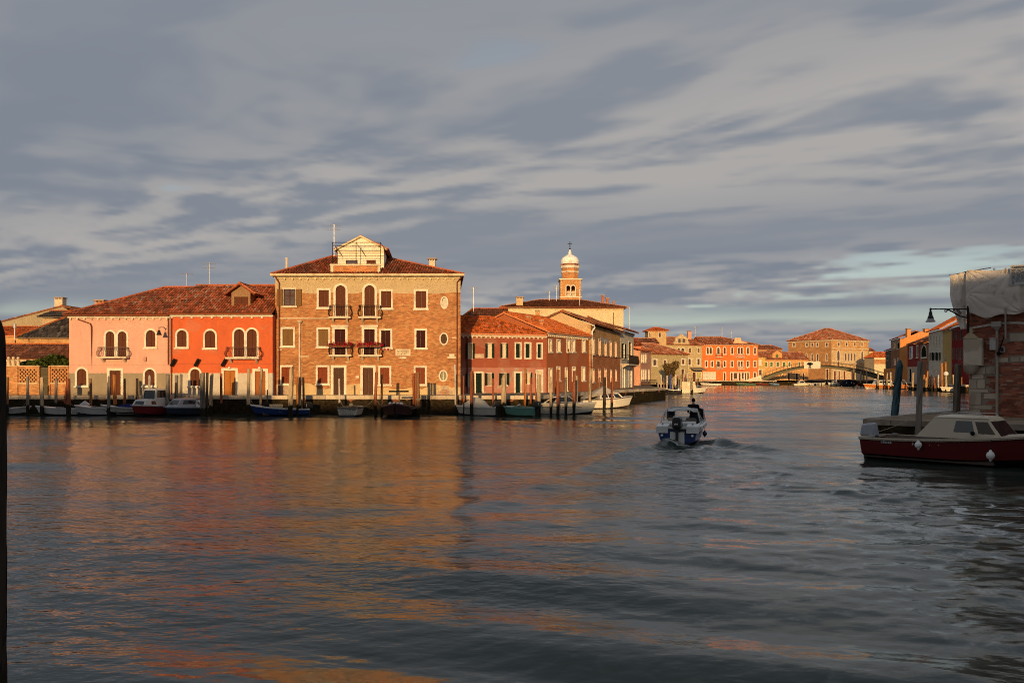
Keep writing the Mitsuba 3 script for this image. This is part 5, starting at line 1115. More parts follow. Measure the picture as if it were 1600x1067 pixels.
# ------------------------------------------------------------------ boats
def place(m, x, y, hd):
    m.apply_transform(trimesh.transformations.rotation_matrix(math.radians(hd), (0, 0, 1)))
    m.apply_translation((x, y, 0))
    return m
def panel(q, s0, s1, t0, t1, off=0.012, thick=0.012):
    """A thin pane lying on the four-cornered face q (corners: lower a, lower b, upper b, upper a)."""
    a, b, c, d = (np.asarray(v, float) for v in q)
    n = np.cross(b - a, d - a); n /= np.linalg.norm(n)
    P = lambda s, t: (a * (1 - s) + b * s) * (1 - t) + (d * (1 - s) + c * s) * t
    pts = [P(s, t) for s, t in ((s0, t0), (s1, t0), (s1, t1), (s0, t1))]
    return hull([p + n * off for p in pts] + [p + n * (off - thick) for p in pts])
class Boat:
    def __init__(s, name, label, cat_, x, y, hd, L, B, H, rise=0.25, stern=0.85, hull_c=(0.6, 0.6, 0.58), bottom=(0.05, 0.05, 0.05), rim=(0.6, 0.58, 0.54), inner=(0.3, 0.25, 0.2), deck=None, td=0.62, band=None, group=None, full=2.4, draft=0.22, rough=0.35, tip=0.03, chine=0.10):
        s.k = thing(name, label, cat_, group)
        s.x, s.y, s.hd, s.L, s.B, s.H, s.rise = x, y, hd, L, B, H, rise
        s.hb = lambda t: B / 2 * (stern + (1 - stern) * math.sin(min(t / 0.42, 1) * math.pi / 2)) * (1 - (1 - tip) * max(0, (t - 0.42) / 0.58) ** full)
        s.sheer = lambda t: H + rise * max(0, t) ** 2.2
        T = np.r_[np.linspace(0, 0.5, 7), np.linspace(0.55, 1, 12)]
        def sec(t):
            b, z, xg, xk = s.hb(t), s.sheer(t), L * (t - 0.5), -L / 2 + t * L * 0.90
            zk, zc = -draft * (1 - t ** 4), chine + 0.55 * s.sheer(t) * max(0, t - 0.45) ** 1.6
            xc = xk + (xg - xk) * max(0, zc / z)
            xm = xk + (xg - xk) * 0.65
            return dict(k=(xk, 0, zk), c=(xc, 0.84 * b, zc), m=(xm, 0.95 * b, zc + (z - zc) * 0.55), g=(xg, b, z), i=(xg, max(b - 0.07, 0.005), z), f=(xg, max(b * 0.72 - 0.05, 0.003), 0.10))
        S = [sec(t) for t in T]
        fl = lambda p: (p[0], -p[1], p[2])
        side = [np.array([[q['c'], q['m'], q['g']] for q in S]), np.array([[fl(q['g']), fl(q['m']), fl(q['c'])] for q in S])]
        q0 = S[0]
        tr = trimesh.Trimesh([q0['g'], q0['m'], q0['c'], fl(q0['c']), fl(q0['m']), fl(q0['g'])], [[0, 1, 4], [0, 4, 5], [1, 2, 3], [1, 3, 4]], process=False)
        s.put('hull', [grid(side[0]), grid(side[1]), tr], const(hull_c, rough), 35)
        s.put('bottom', [grid(np.array([[q['c'], q['k'], fl(q['c'])] for q in S])), trimesh.Trimesh([q0['c'], q0['k'], fl(q0['c'])], [[0, 1, 2]], process=False)], const(bottom, 0.5), 35)
        def strip(g):
            o = lambda p, dy, dz: (p[0], p[1] + math.copysign(dy, p[1]), p[2] + dz)
            return grid(np.array([[o(q[g], 0.035, -0.07), o(q[g], 0.035, 0.02), o(q[g], -0.07 if q[g][1] > 0.08 else 0, 0.025), o(q[g], -0.07 if q[g][1] > 0.08 else 0, -0.03)] for q in S]))
        L_ = strip('g'); R_ = L_.copy(); R_.vertices = np.array(R_.vertices) * [1, -1, 1]; R_.invert()
        tb = bx(-L / 2 - 0.035, -L / 2 + 0.06, -q0['g'][1] - 0.03, q0['g'][1] + 0.03, H - 0.06, H + 0.022)
        s.put('gunwale', [L_, R_, tb], const(rim, 0.4), 35)
        if band:                                                    # a contrasting strake below the gunwale
            bw, bc = band
            for sg in (1, -1):
                w = lambda q, k: np.array(q['m']) * (1 - k) + np.array(q['g']) * k
                P = np.array([[(a[0], sg * (a[1] + 0.012), a[2]) for a in (w(q, 1 - bw), w(q, 0.97))] for q in S])
                s.put('strake', grid(P if sg < 0 else P[:, ::-1]), const(bc, 0.4), 35)
        n = [i for i, t in enumerate(T) if t <= td + 1e-6]
        ins = [S[i] for i in n]
        cock = [grid(np.array([[q['i'], q['f'], fl(q['f']), fl(q['i'])] for q in ins]))]
        for q in (ins[0], ins[-1]):
            cock.append(trimesh.Trimesh([q['i'], q['f'], fl(q['f']), fl(q['i'])], [[0, 1, 2], [0, 2, 3]], process=False))
        s.put('cockpit', cock, const(inner, 0.6))
        fw = [S[i] for i in range(n[-1], len(T))]
        if len(fw) > 1:
            s.put('foredeck', grid(np.array([[q['i'], (q['i'][0], 0, q['i'][2] + 0.06 * q['i'][1] + 0.02), fl(q['i'])] for q in fw])), const(deck or rim, 0.45))
        s.floor = 0.10
    def put(s, name, m, mat, smooth=False, parent=None, **kw):
        m = cat(m) if isinstance(m, list) else m
        return add(name, place(m, s.x, s.y, s.hd), mat, parent or s.k, smooth=smooth, **kw)
    def xt(s, t):
        return s.L * (t - 0.5)
    def thwarts(s, ts, c=(0.35, 0.27, 0.18)):
        for t in ts:
            s.put('thwart', bx(s.xt(t) - 0.12, s.xt(t) + 0.12, -s.hb(t) + 0.06, s.hb(t) - 0.06, s.H - 0.16, s.H - 0.12), const(c, 0.6))
    def motor(s, c=(0.02, 0.02, 0.022), up=0.0, y=0.0, size=1.0):
        x, z = s.xt(0) - 0.12, s.H
        k = size
        a, b = mf.Manifold.sphere(0.1 * k, 16), None
        pts = [(-0.20, -0.10, 0.06), (-0.20, 0.10, 0.06), (0.22, -0.13, 0.06), (0.22, 0.13, 0.06), (-0.16, -0.09, 0.36), (-0.16, 0.09, 0.36), (0.16, -0.11, 0.40), (0.16, 0.11, 0.40)]
        cow = mf.Manifold.batch_hull([a.translate([p[0] * k, p[1] * k, p[2] * k]) for p in pts])
        m = cow.to_mesh()
        cw = trimesh.Trimesh(m.vert_properties[:, :3], m.tri_verts, process=False)
        leg = bx(-0.1 * k, 0.14 * k, -0.06 * k, 0.06 * k, -0.75, 0.0)
        br = bx(0.0, 0.30, -0.12 * k, 0.12 * k, -0.2, 0.0)
        ms = []
        for q in (cw, leg, br):
            if up:
                rot(q, up, (0, 1, 0), (0.15, 0, 0))
            mov(q, x, y, z)
        o = s.put('outboard_motor', cw, const(c, 0.25), 40)
        s.put('shaft', [leg, br], const((0.03, 0.03, 0.03), 0.4), parent=o)
        return o
    def cabin(s, x0, x1, w0, x2, x3, w1, z0, z1, c=(0.66, 0.64, 0.58), wins=(), name='cabin', crown=0.05, glass=GLASS):
        p = dict(a=(x0, -w0, z0), b=(x1, -w0 * 0.86, z0), c=(x1, w0 * 0.86, z0), d=(x0, w0, z0), e=(x2, -w1, z1), f=(x3, -w1 * 0.86, z1), g=(x3, w1 * 0.86, z1), h=(x2, w1, z1))
        top = [(x2 + 0.08, -w1 * 0.6, z1 + crown), (x2 + 0.08, w1 * 0.6, z1 + crown), (x3 - 0.08, -w1 * 0.55, z1 + crown), (x3 - 0.08, w1 * 0.55, z1 + crown)]
        k = s.put(name, hull(list(p.values()) + top), const(c, 0.4))
        F = dict(right=(p['a'], p['b'], p['f'], p['e']), left=(p['c'], p['d'], p['h'], p['g']), front=(p['b'], p['c'], p['g'], p['f']), back=(p['d'], p['a'], p['e'], p['h']))
        for w in wins:
            s.put('window', panel(F[w[0]], *w[1:5]), w[5] if len(w) > 5 else glass, parent=k)
        return k
    def cover(s, t0, t1, h, c, ridge=0.75, name='cover', sag=0.03):
        """A cloth laid over the boat between two stations, tented over a ridge."""
        T = np.linspace(t0, t1, 15)
        V = np.linspace(-1, 1, 13)
        P = []
        for i, t in enumerate(T):
            k = math.sin(min(1, (t - t0) / (t1 - t0) / ridge) * math.pi / 2) if t < t0 + ridge * (t1 - t0) else math.cos((t - t0 - ridge * (t1 - t0)) / ((1 - ridge) * (t1 - t0) + 1e-6) * math.pi / 2 * 0.96)
            P.append([(s.xt(t), v * (s.hb(t) + 0.045), s.sheer(t) + 0.03 - 0.08 * abs(v) ** 12 + (h * max(k, 0.03)) * (1 - abs(v) ** 1.5) - sag * abs(math.sin(i * 1.25)) * (1 - abs(v)) + 0.012 * math.sin(7 * v + i)) for v in V])
        s.put(name, grid(np.array(P)), CL, 60 if False else True, color=c)
    def fender(s, t, z, r=0.12, side=-1, c=(0.7, 0.7, 0.67)):
        y = side * (s.hb(t) + r * 0.8)
        k = s.put('fender', lathe([(0, z - r * 1.5), (r * 0.25, z - r * 1.4), (r * 0.35, z - r * 0.95), (r * 0.8, z - r * 0.6), (r, z), (r * 0.8, z + r * 0.6), (r * 0.35, z + r * 0.95), (r * 0.3, z + r * 1.35), (0, z + r * 1.4)], 16, (s.xt(t), y, 0)), const(c, 0.4), True)
        s.put('rope', tube([(s.xt(t), y, z + r * 1.3), (s.xt(t), side * (s.hb(t) + 0.03), s.sheer(t) + 0.02)], 0.010, 4), IRON, parent=k)
def px_x(px, d):
    return (px - CX) / FPX * d
BL = 'boats moored along the left quay'
WH, OFF = (0.66, 0.64, 0.60), (0.56, 0.52, 0.45)
b = Boat('skiff', 'pale skiff with a blue cover heap at the far left', 'boat', px_x(12, 63.3), 63.3, 8, 3.4, 1.4, 0.45, hull_c=(0.42, 0.42, 0.4), rim=OFF)
b.cover(0.15, 0.55, 0.30, (0.04, 0.10, 0.20), 0.5); b.thwarts([0.62])
b = Boat('motor_skiff', 'low open skiff with tilted outboard before the pierced garden wall', 'boat', px_x(95, 63), 63, 200, 3.4, 1.45, 0.5, hull_c=(0.5, 0.48, 0.45), rim=(0.62, 0.58, 0.55), inner=(0.1, 0.09, 0.08), band=(0.35, (0.10, 0.10, 0.12)))
b.motor((0.55, 0.55, 0.55), up=45); b.thwarts([0.35])
b = Boat('rowing_boat', 'plain grey white open boat before the left ground window of the pink house', 'boat', px_x(150, 63), 63, 192, 3.0, 1.4, 0.55, hull_c=(0.46, 0.44, 0.42), bottom=(0.04, 0.04, 0.05), inner=(0.09, 0.08, 0.08))
b.thwarts([0.3, 0.55])
b = Boat('covered_skiff', 'small cream and black skiff with a dark blue tarp before the pink house door', 'boat', px_x(189, 63), 63, 196, 2.8, 1.35, 0.58, hull_c=(0.40, 0.37, 0.32), bottom=(0.02, 0.025, 0.03), chine=0.25)
b.cover(0.08, 0.62, 0.28, (0.018, 0.025, 0.10), 0.4)
b = Boat('cabin_boat', 'small red hulled cabin boat with a white cabin below the pink house', 'boat', px_x(235, 62.7), 62.7, 250, 3.6, 1.85, 0.72, rise=0.15, hull_c=(0.16, 0.016, 0.018), rim=(0.5, 0.48, 0.44), bottom=(0.03, 0.02, 0.02), td=0.45, full=3.2, deck=WH)
b.cabin(0.0, 1.2, 0.76, 0.1, 0.95, 0.62, 0.74, 1.2, (0.56, 0.54, 0.49), [('front', 0.15, 0.85, 0.25, 0.8), ('right', 0.1, 0.5, 0.25, 0.8), ('left', 0.5, 0.9, 0.25, 0.8)])
b.cabin(-1.2, 0.2, 0.76, -1.15, 0.05, 0.68, 0.74, 1.98, (0.54, 0.52, 0.47), [('front', 0.08, 0.92, 0.42, 0.92), ('right', 0.1, 0.9, 0.5, 0.92), ('left', 0.1, 0.9, 0.5, 0.92)], name='wheelhouse')
b = Boat('cabin_cruiser', 'dark navy cabin cruiser with a grey cabin and a lifebuoy at its stern', 'boat', px_x(287, 62.8), 62.8, 240, 3.4, 1.8, 0.62, rise=0.1, hull_c=(0.022, 0.030, 0.05), rim=(0.34, 0.38, 0.42), bottom=(0.015, 0.015, 0.02), td=0.42, deck=(0.36, 0.38, 0.40), full=3.0)
b.cabin(-0.9, 1.1, 0.72, -0.7, 0.6, 0.56, 0.65, 1.25, (0.35, 0.35, 0.37), [('front', 0.1, 0.9, 0.3, 0.85), ('right', 0.1, 0.8, 0.35, 0.85, const((0.10, 0.05, 0.03), 0.2)), ('left', 0.2, 0.9, 0.35, 0.85)])
m = trimesh.creation.torus(0.24, 0.085, major_sections=20, minor_sections=8); rot(m, 90, (0, 1, 0)); mov(m, -0.6, 0.95, 0.85)
b.put('lifebuoy', m, const(WH, 0.5), True)
b = Boat('blue_boat', 'deep blue open boat with a broad white rim before the brick palace', 'boat', px_x(436, 62.3), 62.3, 206, 4.2, 1.75, 0.50, rise=0.38, hull_c=(0.014, 0.035, 0.13), rim=(0.62, 0.60, 0.58), inner=(0.14, 0.10, 0.07), band=(0.42, (0.60, 0.58, 0.57)), bottom=(0.012, 0.014, 0.03), td=0.8)
b.thwarts([0.3, 0.5]); b.motor((0.02, 0.02, 0.02))
b.put('crate', bx(-0.2, 0.75, -0.45, 0.45, 0.55, 0.85), const((0.45, 0.38, 0.26), 0.7))
b.put('engine_box', hull([(0.75, -0.3, 0.5), (1.35, -0.25, 0.5), (0.75, 0.3, 0.5), (1.35, 0.25, 0.5), (0.8, -0.25, 1.05), (1.2, -0.2, 1.0), (0.8, 0.25, 1.05), (1.2, 0.2, 1.0)]), DARK)
b = Boat('dinghy', 'small white dinghy seen end on before the brick palace doors', 'boat', px_x(551, 62.6), 62.6, 84, 2.6, 1.65, 0.62, rise=0.1, stern=0.92, hull_c=(0.52, 0.47, 0.38), rim=(0.10, 0.10, 0.10), inner=(0.2, 0.17, 0.13), band=(0.5, (0.56, 0.52, 0.44)))
b.put('rope_coil', ball(0.17, (-0.2, 0.05, 0.78), 2), const((0.4, 0.33, 0.2), 0.9))
b = Boat('maroon_barge', 'broad dark maroon work boat pointing its bow at the canal before the brick palace', 'boat', px_x(622, 61.2), 61.2, 272, 5.0, 2.35, 0.62, rise=0.42, stern=0.75, full=2.0, hull_c=(0.045, 0.016, 0.014), rim=(0.26, 0.11, 0.08), inner=(0.16, 0.03, 0.025), deck=(0.22, 0.03, 0.026), bottom=(0.01, 0.01, 0.01))
b.put('anchor_heap', [ball(0.13, (1.5 + 0.1 * i, 0.28 * (i - 1.5), 0.98), 1) for i in range(4)], const(WH, 0.6))
b.put('mast', tube([(0.2, 0.1, 0.1), (0.2, 0.1, 1.9)], 0.05, 6), WO, color=(0.25, 0.16, 0.08))
b.put('cross_bar', tube([(0.2, -0.65, 1.85), (0.2, 0.8, 1.85)], 0.07, 6), DARK)
b = Boat('canvas_boat', 'white motor boat under a grey tent cover beside the terracotta house', 'boat', px_x(743, 62), 62, 184, 2.9, 1.6, 0.66, rise=0.12, hull_c=(0.50, 0.46, 0.38), rim=(0.6, 0.56, 0.48), bottom=(0.015, 0.03, 0.045), band=(0.25, (0.12, 0.11, 0.10)), full=2.8)
b.cover(0.12, 0.86, 0.70, (0.50, 0.46, 0.37), 0.45); b.motor((0.02, 0.02, 0.02))
b = Boat('teal_boat', 'pale teal fibreglass boat seen from its stern quarter', 'boat', px_x(810, 61.8), 61.8, 158, 2.7, 1.5, 0.66, rise=0.1, stern=0.9, hull_c=(0.11, 0.25, 0.19), rim=(0.22, 0.37, 0.32), bottom=(0.10, 0.12, 0.07), inner=(0.10, 0.13, 0.11))
b.put('bundle', hull([(0.0 + 0.25 * math.cos(i * 2.1), 0.22 * math.sin(i * 1.7), 0.65 + 0.28 * (i % 3) / 2) for i in range(10)]), CL, color=(0.5, 0.47, 0.44)); b.motor((0.02, 0.02, 0.02))
b = Boat('white_speedboat', 'sleek white sport boat with low dark windscreen, left of two white cruisers', 'boat', px_x(889, 64), 64, -6, 4.25, 1.9, 0.85, rise=0.12, hull_c=(0.66, 0.60, 0.48), rim=(0.64, 0.6, 0.52), bottom=(0.05, 0.04, 0.035), deck=WH, td=0.5, full=2.0, draft=0.3)
b.cabin(-1.2, 0.75, 0.68, -0.75, 0.05, 0.5, 0.92, 1.42, (0.22, 0.22, 0.22), [('right', 0.12, 0.52, 0.2, 0.88), ('right', 0.56, 0.92, 0.2, 0.88), ('front', 0.08, 0.92, 0.15, 0.88)])
b.put('stern_rail', tube([(-1.95, -0.7, 0.87), (-1.2, -0.72, 1.35), (-0.75, -0.66, 1.42)], 0.03, 5), const(WH, 0.3))
b.put('rubbing_strip', [bx(-2.1, 1.0, -0.965, -0.95, 0.62, 0.645)], DARK)
b = Boat('white_cruiser', 'white cabin cruiser with a peaked grey canvas, moored farthest right along the bend', 'boat', px_x(948, 76), 76, 12, 5.0, 2.0, 0.85, rise=0.30, hull_c=(0.68, 0.62, 0.50), rim=(0.14, 0.12, 0.11), bottom=(0.08, 0.05, 0.04), deck=WH, td=0.45, full=2.2)
b.cabin(-0.9, 1.5, 0.76, -0.75, 0.95, 0.64, 0.9, 1.42, (0.66, 0.62, 0.54), [('right', 0.06, 0.34, 0.2, 0.88), ('right', 0.38, 0.62, 0.2, 0.88), ('right', 0.66, 0.92, 0.2, 0.88), ('front', 0.08, 0.92, 0.15, 0.88)])
b.put('canvas', hull([(-2.5, -0.8, 0.9), (-2.5, 0.8, 0.9), (-1.5, -0.85, 1.35), (-1.5, 0.85, 1.35), (-0.3, -0.2, 2.05), (-0.3, 0.2, 2.05), (0.6, -0.64, 1.48), (0.6, 0.64, 1.48), (-0.8, -0.7, 1.5), (-0.8, 0.7, 1.5)]), CL, color=(0.40, 0.36, 0.31))
b = Boat('hooded_boat', 'white boat with a cream hood moored beyond the quay end', 'boat', px_x(1081, 139), 139, 2, 5.0, 2.0, 0.85, rise=0.2, hull_c=(0.70, 0.64, 0.5), rim=(0.6, 0.54, 0.42), bottom=(0.06, 0.04, 0.03), deck=WH, td=0.5)
b.put('hood', hull([(-2.4, -0.85, 0.9), (-2.4, 0.85, 0.9), (-1.9, -0.8, 2.0), (-1.9, 0.8, 2.0), (0.35, -0.8, 2.0), (0.35, 0.8, 2.0), (0.5, -0.9, 0.9), (0.5, 0.9, 0.9)]), CL, color=(0.70, 0.6, 0.42))
b.cabin(0.6, 1.7, 0.7, 0.75, 1.2, 0.55, 0.9, 1.35, (0.3, 0.3, 0.3), [('right', 0.1, 0.9, 0.2, 0.85)]); b.motor(up=0)
b = Boat('black_boat', 'small black hulled boat with a white deck at the quay corner', 'boat', px_x(1050, 133), 133, 175, 2.6, 1.5, 0.7, hull_c=(0.02, 0.02, 0.022), rim=WH, td=0.3, deck=WH)
FB = 'small boats moored near the far bridge'
def small(name, label, px, d, hd, L, col, rim=WH, cab=None, cov=None, H=0.6, B=1.8, **k):
    b = Boat(name, label, 'boat', px_x(px, d), d, hd, L, B, H, hull_c=col, rim=rim, deck=rim, inner=(0.12, 0.1, 0.08), **k)
    if cab:
        b.cabin(-L * 0.25, L * 0.2, B * 0.38, -L * 0.2, L * 0.1, B * 0.3, H + 0.04, H + cab, (0.62, 0.58, 0.5), [('right', 0.1, 0.9, 0.3, 0.85), ('left', 0.1, 0.9, 0.3, 0.85), ('front', 0.1, 0.9, 0.3, 0.85)])
    if cov:
        b.cover(0.1, 0.75, 0.5, cov, 0.5)
    return b
small('white_long_boat', 'long narrow white boat before the orange palace shopfront', 1110, 250, 178, 6.2, (0.7, 0.64, 0.54))
small('green_boat', 'dull green open boat at the right end of the orange palace', 1165, 252, 180, 5.8, (0.08, 0.14, 0.08), (0.14, 0.2, 0.12))
small('red_boat', 'dark red low boat below the left foot of the bridge', 1190, 254, 182, 4.0, (0.14, 0.03, 0.02), (0.2, 0.06, 0.04))
small('blue_skiff', 'small blue skiff under the left part of the bridge', 1209.5, 252, 170, 2.8, (0.10, 0.17, 0.26), (0.3, 0.36, 0.42), cov=(0.05, 0.05, 0.06))
small('yellow_white_cruiser', 'cream cabin boat before the bridge banner', 1253, 245, 0, 5.0, (0.68, 0.6, 0.4), cab=0.8)
small('pale_skiff', 'pale lilac skiff just right of the cream cabin boat below the banner', 1271, 258, 0, 2.6, (0.5, 0.44, 0.42))
small('hooded_launch', 'white launch with a black cover under the middle of the bridge', 1284, 255, 30, 3.4, (0.68, 0.6, 0.44), cov=(0.02, 0.02, 0.022), H=0.8)
small('white_launch', 'white launch beside the pale mooring pole under the bridge', 1303, 244, 185, 3.8, (0.68, 0.64, 0.5), cab=0.6, H=0.8)
b = small('navy_barge', 'navy barge with a red cover and two white bow marks under the bridge', 1326, 240, 250, 6.5, (0.012, 0.02, 0.035), (0.2, 0.03, 0.03), H=1.1, B=5.0, rise=0.8, cov=(0.30, 0.03, 0.03))
for y in (-0.6, 0.6):
    b.put('bow_mark', bx(2.55, 2.62, y - 0.16, y + 0.16, 0.9, 1.6), const(WH, 0.5))
small('red_launch', 'small red launch between the navy barge and the orange taxi boat', 1346, 243, 190, 3.0, (0.26, 0.03, 0.02), (0.3, 0.1, 0.08))
b = Boat('orange_taxi_boat', 'long varnished orange taxi boat with a white cabin on the right of the canal', 'boat', px_x(1374, 186), 186, 184, 7.6, 2.2, 0.95, hull_c=(0.52, 0.15, 0.03), rim=(0.66, 0.6, 0.5), bottom=(0.62, 0.52, 0.4), deck=(0.5, 0.18, 0.05), td=0.7, chine=0.25)
b.cabin(-2.6, 1.4, 0.85, -2.5, 0.9, 0.75, 0.98, 1.95, (0.68, 0.62, 0.52), [('right', a, a + 0.2, 0.4, 0.85) for a in (0.08, 0.32, 0.56)] + [('left', a, a + 0.2, 0.4, 0.85) for a in (0.2, 0.44, 0.68)])
b = Boat('orange_speedboat', 'orange wooden speedboat with a white framed windscreen behind the leaning blue post', 'boat', px_x(1415, 182), 182, 195, 4.0, 1.9, 0.95, hull_c=(0.48, 0.15, 0.04), rim=(0.5, 0.2, 0.07), deck=(0.5, 0.18, 0.06))
b.put('windscreen', [tube([(0.2, -0.7, 1.0), (0.7, -0.65, 2.0), (0.7, 0.65, 2.0), (0.2, 0.7, 1.0)], 0.06, 5), tube([(-1.2, -0.7, 1.9), (0.7, -0.65, 2.0)], 0.06, 5)], const(WH, 0.4))
b = Boat('black_barge', 'long black hulled boat with a pale rim before the crimson house', 'boat', px_x(1436, 172), 172, 184, 5.6, 2.0, 0.6, hull_c=(0.018, 0.018, 0.02), rim=(0.5, 0.46, 0.4), inner=(0.1, 0.08, 0.07))
b.thwarts([0.3, 0.6])
b = Boat('dark_work_boat', 'dark open work boat before the tall cream house', 'boat', px_x(1459, 163), 163, 182, 4.6, 2.0, 0.6, hull_c=(0.03, 0.022, 0.018), rim=(0.2, 0.13, 0.09))
b = Boat('sunlit_launch', 'brightly sunlit cream launch between the posts at the foot of the dark red house', 'boat', px_x(1491, 150), 150, 176, 5.0, 2.0, 0.75, rise=0.3, hull_c=(0.70, 0.62, 0.46), rim=(0.68, 0.62, 0.5), deck=WH)
b.cover(0.15, 0.7, 0.25, (0.6, 0.52, 0.4), 0.5)
# the motorboat under way
b = mbt = Boat('motorboat', 'white and blue motorboat under way up the canal with a standing driver', 'motorboat', BOAT_X, BOAT_Y, 72, 5.2, 1.88, 0.72, rise=0.22, stern=0.93, hull_c=(0.018, 0.045, 0.17), bottom=(0.02, 0.03, 0.06), rim=(0.62, 0.62, 0.60), inner=(0.05, 0.055, 0.06), deck=(0.62, 0.62, 0.6), td=0.66, band=(0.80, (0.62, 0.63, 0.62)), full=2.6, rough=0.25)
X0 = -2.65
b.put('stern_deck', [hull([(X0 - 0.03, s * 0.93, 0.47), (X0 - 0.03, s * 0.40, 0.47), (X0 - 0.03, s * 0.93, 0.76), (X0 - 0.03, s * 0.40, 0.76), (X0 + 0.6, s * 0.9, 0.86), (X0 + 0.6, s * 0.40, 0.86), (X0 + 0.6, s * 0.9, 0.5), (X0 + 0.6, s * 0.40, 0.5)]) for s in (-1, 1)] + [bx(X0 - 0.035, X0 + 0.6, -0.31, 0.31, -0.05, 0.52)], const((0.60, 0.60, 0.58), 0.35))
b.put('side_deck', [hull([(X0 + 0.55, s * 0.99, 0.74), (X0 + 0.55, s * 0.76, 0.80), (0.9, s * 1.0, 0.80), (0.9, s * 0.78, 0.88), (X0 + 0.55, s * 0.97, 0.60), (X0 + 0.55, s * 0.76, 0.60), (0.9, s * 0.98, 0.6), (0.9, s * 0.78, 0.6)]) for s in (-1, 1)], const((0.60, 0.60, 0.58), 0.35))
b.put('bench', [hull([(X0 + 0.62, -0.74, 0.88), (X0 + 0.62, 0.74, 0.88), (X0 + 0.72, -0.74, 0.96), (X0 + 0.72, 0.74, 0.96), (X0 + 0.82, -0.74, 0.9), (X0 + 0.82, 0.74, 0.9), (X0 + 0.66, -0.74, 0.5), (X0 + 0.8, 0.74, 0.5)])], const((0.58, 0.58, 0.56), 0.5))
for y in (0.42, -0.42):
    k = b.put('seat', hull([(-0.75, y - 0.26, 0.5), (-0.75, y + 0.26, 0.5), (-0.2, y - 0.26, 0.5), (-0.2, y + 0.26, 0.5), (-0.75, y - 0.24, 0.6), (-0.75, y + 0.24, 0.6), (-0.2, y - 0.24, 0.6), (-0.2, y + 0.24, 0.6)]), const((0.45, 0.36, 0.26), 0.6))
    b.put('backrest', hull([(-0.80, y - 0.25, 0.6), (-0.80, y + 0.25, 0.6), (-0.70, y - 0.25, 0.6), (-0.70, y + 0.25, 0.6), (-0.92, y - 0.2, 1.06), (-0.92, y + 0.2, 1.06), (-0.84, y - 0.24, 1.0), (-0.84, y + 0.24, 1.0)]), const((0.45, 0.36, 0.26) if y > 0 else (0.2, 0.17, 0.14), 0.6), parent=k)
    b.put('pedestal', tube([(-0.45, y, 0.1), (-0.45, y, 0.5)], 0.06, 8), GREYM, parent=k)
o = b.motor((0.012, 0.012, 0.013), size=1.0)
b.put('marking', [bx(X0 - 0.42 + 0.0, X0 - 0.412, -0.085 + 0.045 * i, -0.055 + 0.045 * i, 0.86, 0.92 - 0.01 * (i % 2)) for i in range(4)], const((0.7, 0.7, 0.7), 0.4), parent=o)
for y in (-0.66, 0.66):
    b.put('stern_light', ball(0.055, (X0 - 0.05, y, 0.36), 2), const((0.7, 0.72, 0.72), 0.3), True)
    b.put('cleat', [bx(X0 + 0.1, X0 + 0.2, y - 0.03, y + 0.03, 0.84, 0.88)], DARK)
fr_ = lambda P, r=0.018: tube(P, r, 6)
b.put('windscreen_frame', [fr_([(0.15, -0.93, 0.88), (0.55, -0.86, 1.42), (0.75, -0.5, 1.5), (0.8, 0, 1.5), (0.75, 0.5, 1.5), (0.55, 0.86, 1.42), (0.15, 0.93, 0.88)], 0.022), fr_([(0.75, -0.5, 1.5), (0.95, -0.55, 0.9)]), fr_([(0.75, 0.5, 1.5), (0.95, 0.55, 0.9)])], GREYM)
b.put('windscreen', [hull([(0.55, s * 0.86, 1.41), (0.75, s * 0.5, 1.49), (0.95, s * 0.55, 0.9), (0.9, s * 0.93, 0.88), (0.56, s * 0.855, 1.41)]) for s in (-1, 1)], GLASS)
b.put('bow_cover', hull([(0.85, -0.9, 0.86), (0.85, 0.9, 0.86), (1.6, -0.7, 0.9), (1.6, 0.7, 0.9), (0.9, -0.5, 1.05), (0.9, 0.5, 1.05)]), const((0.6, 0.6, 0.58), 0.35))
b.put('canopy_frame', [fr_([(-0.95, s * 0.93, 0.82), (-1.25, s * 0.86, 1.10), (-0.95, s * 0.72, 1.40), (-0.2, s * 0.62, 1.47)]) for s in (-1, 1)] + [fr_([(-0.3, s * 0.95, 0.84), (-0.95, s * 0.72, 1.40)]) for s in (-1, 1)] + [fr_([(-1.55, s * 0.92, 0.82), (-0.95, s * 0.72, 1.40)]) for s in (-1, 1)], GREYM)
cv = np.array([[(-1.0 + 0.85 * i / 8, -0.70 + 1.34 * j / 16, 1.39 + 0.09 * math.sin(math.pi * j / 16) + 0.06 * math.sin(i * 0.45) - 0.025 * math.sin(j * 1.1 + i) - 0.05 * max(0, 1 - i / 2)) for j in range(17)] for i in range(9)])
b.put('canopy', [grid(cv), grid(cv[::-1] - [0, 0, 0.02])], CL, True, color=(0.56, 0.55, 0.52))
b.put('console', hull([(0.25, -0.75, 0.3), (0.25, -0.15, 0.3), (0.7, -0.75, 0.3), (0.7, -0.15, 0.3), (0.35, -0.75, 0.98), (0.35, -0.15, 0.98), (0.7, -0.75, 1.05), (0.7, -0.15, 1.05)]), const((0.05, 0.05, 0.055), 0.5))
m = trimesh.creation.torus(0.18, 0.018, major_sections=20, minor_sections=6); rot(m, -65, (0, 1, 0)); mov(m, 0.26, -0.45, 1.0)
b.put('steering_wheel', m, DARK, True)
b.fender(0.35, 0.35, 0.11, -1, (0.02, 0.03, 0.06))
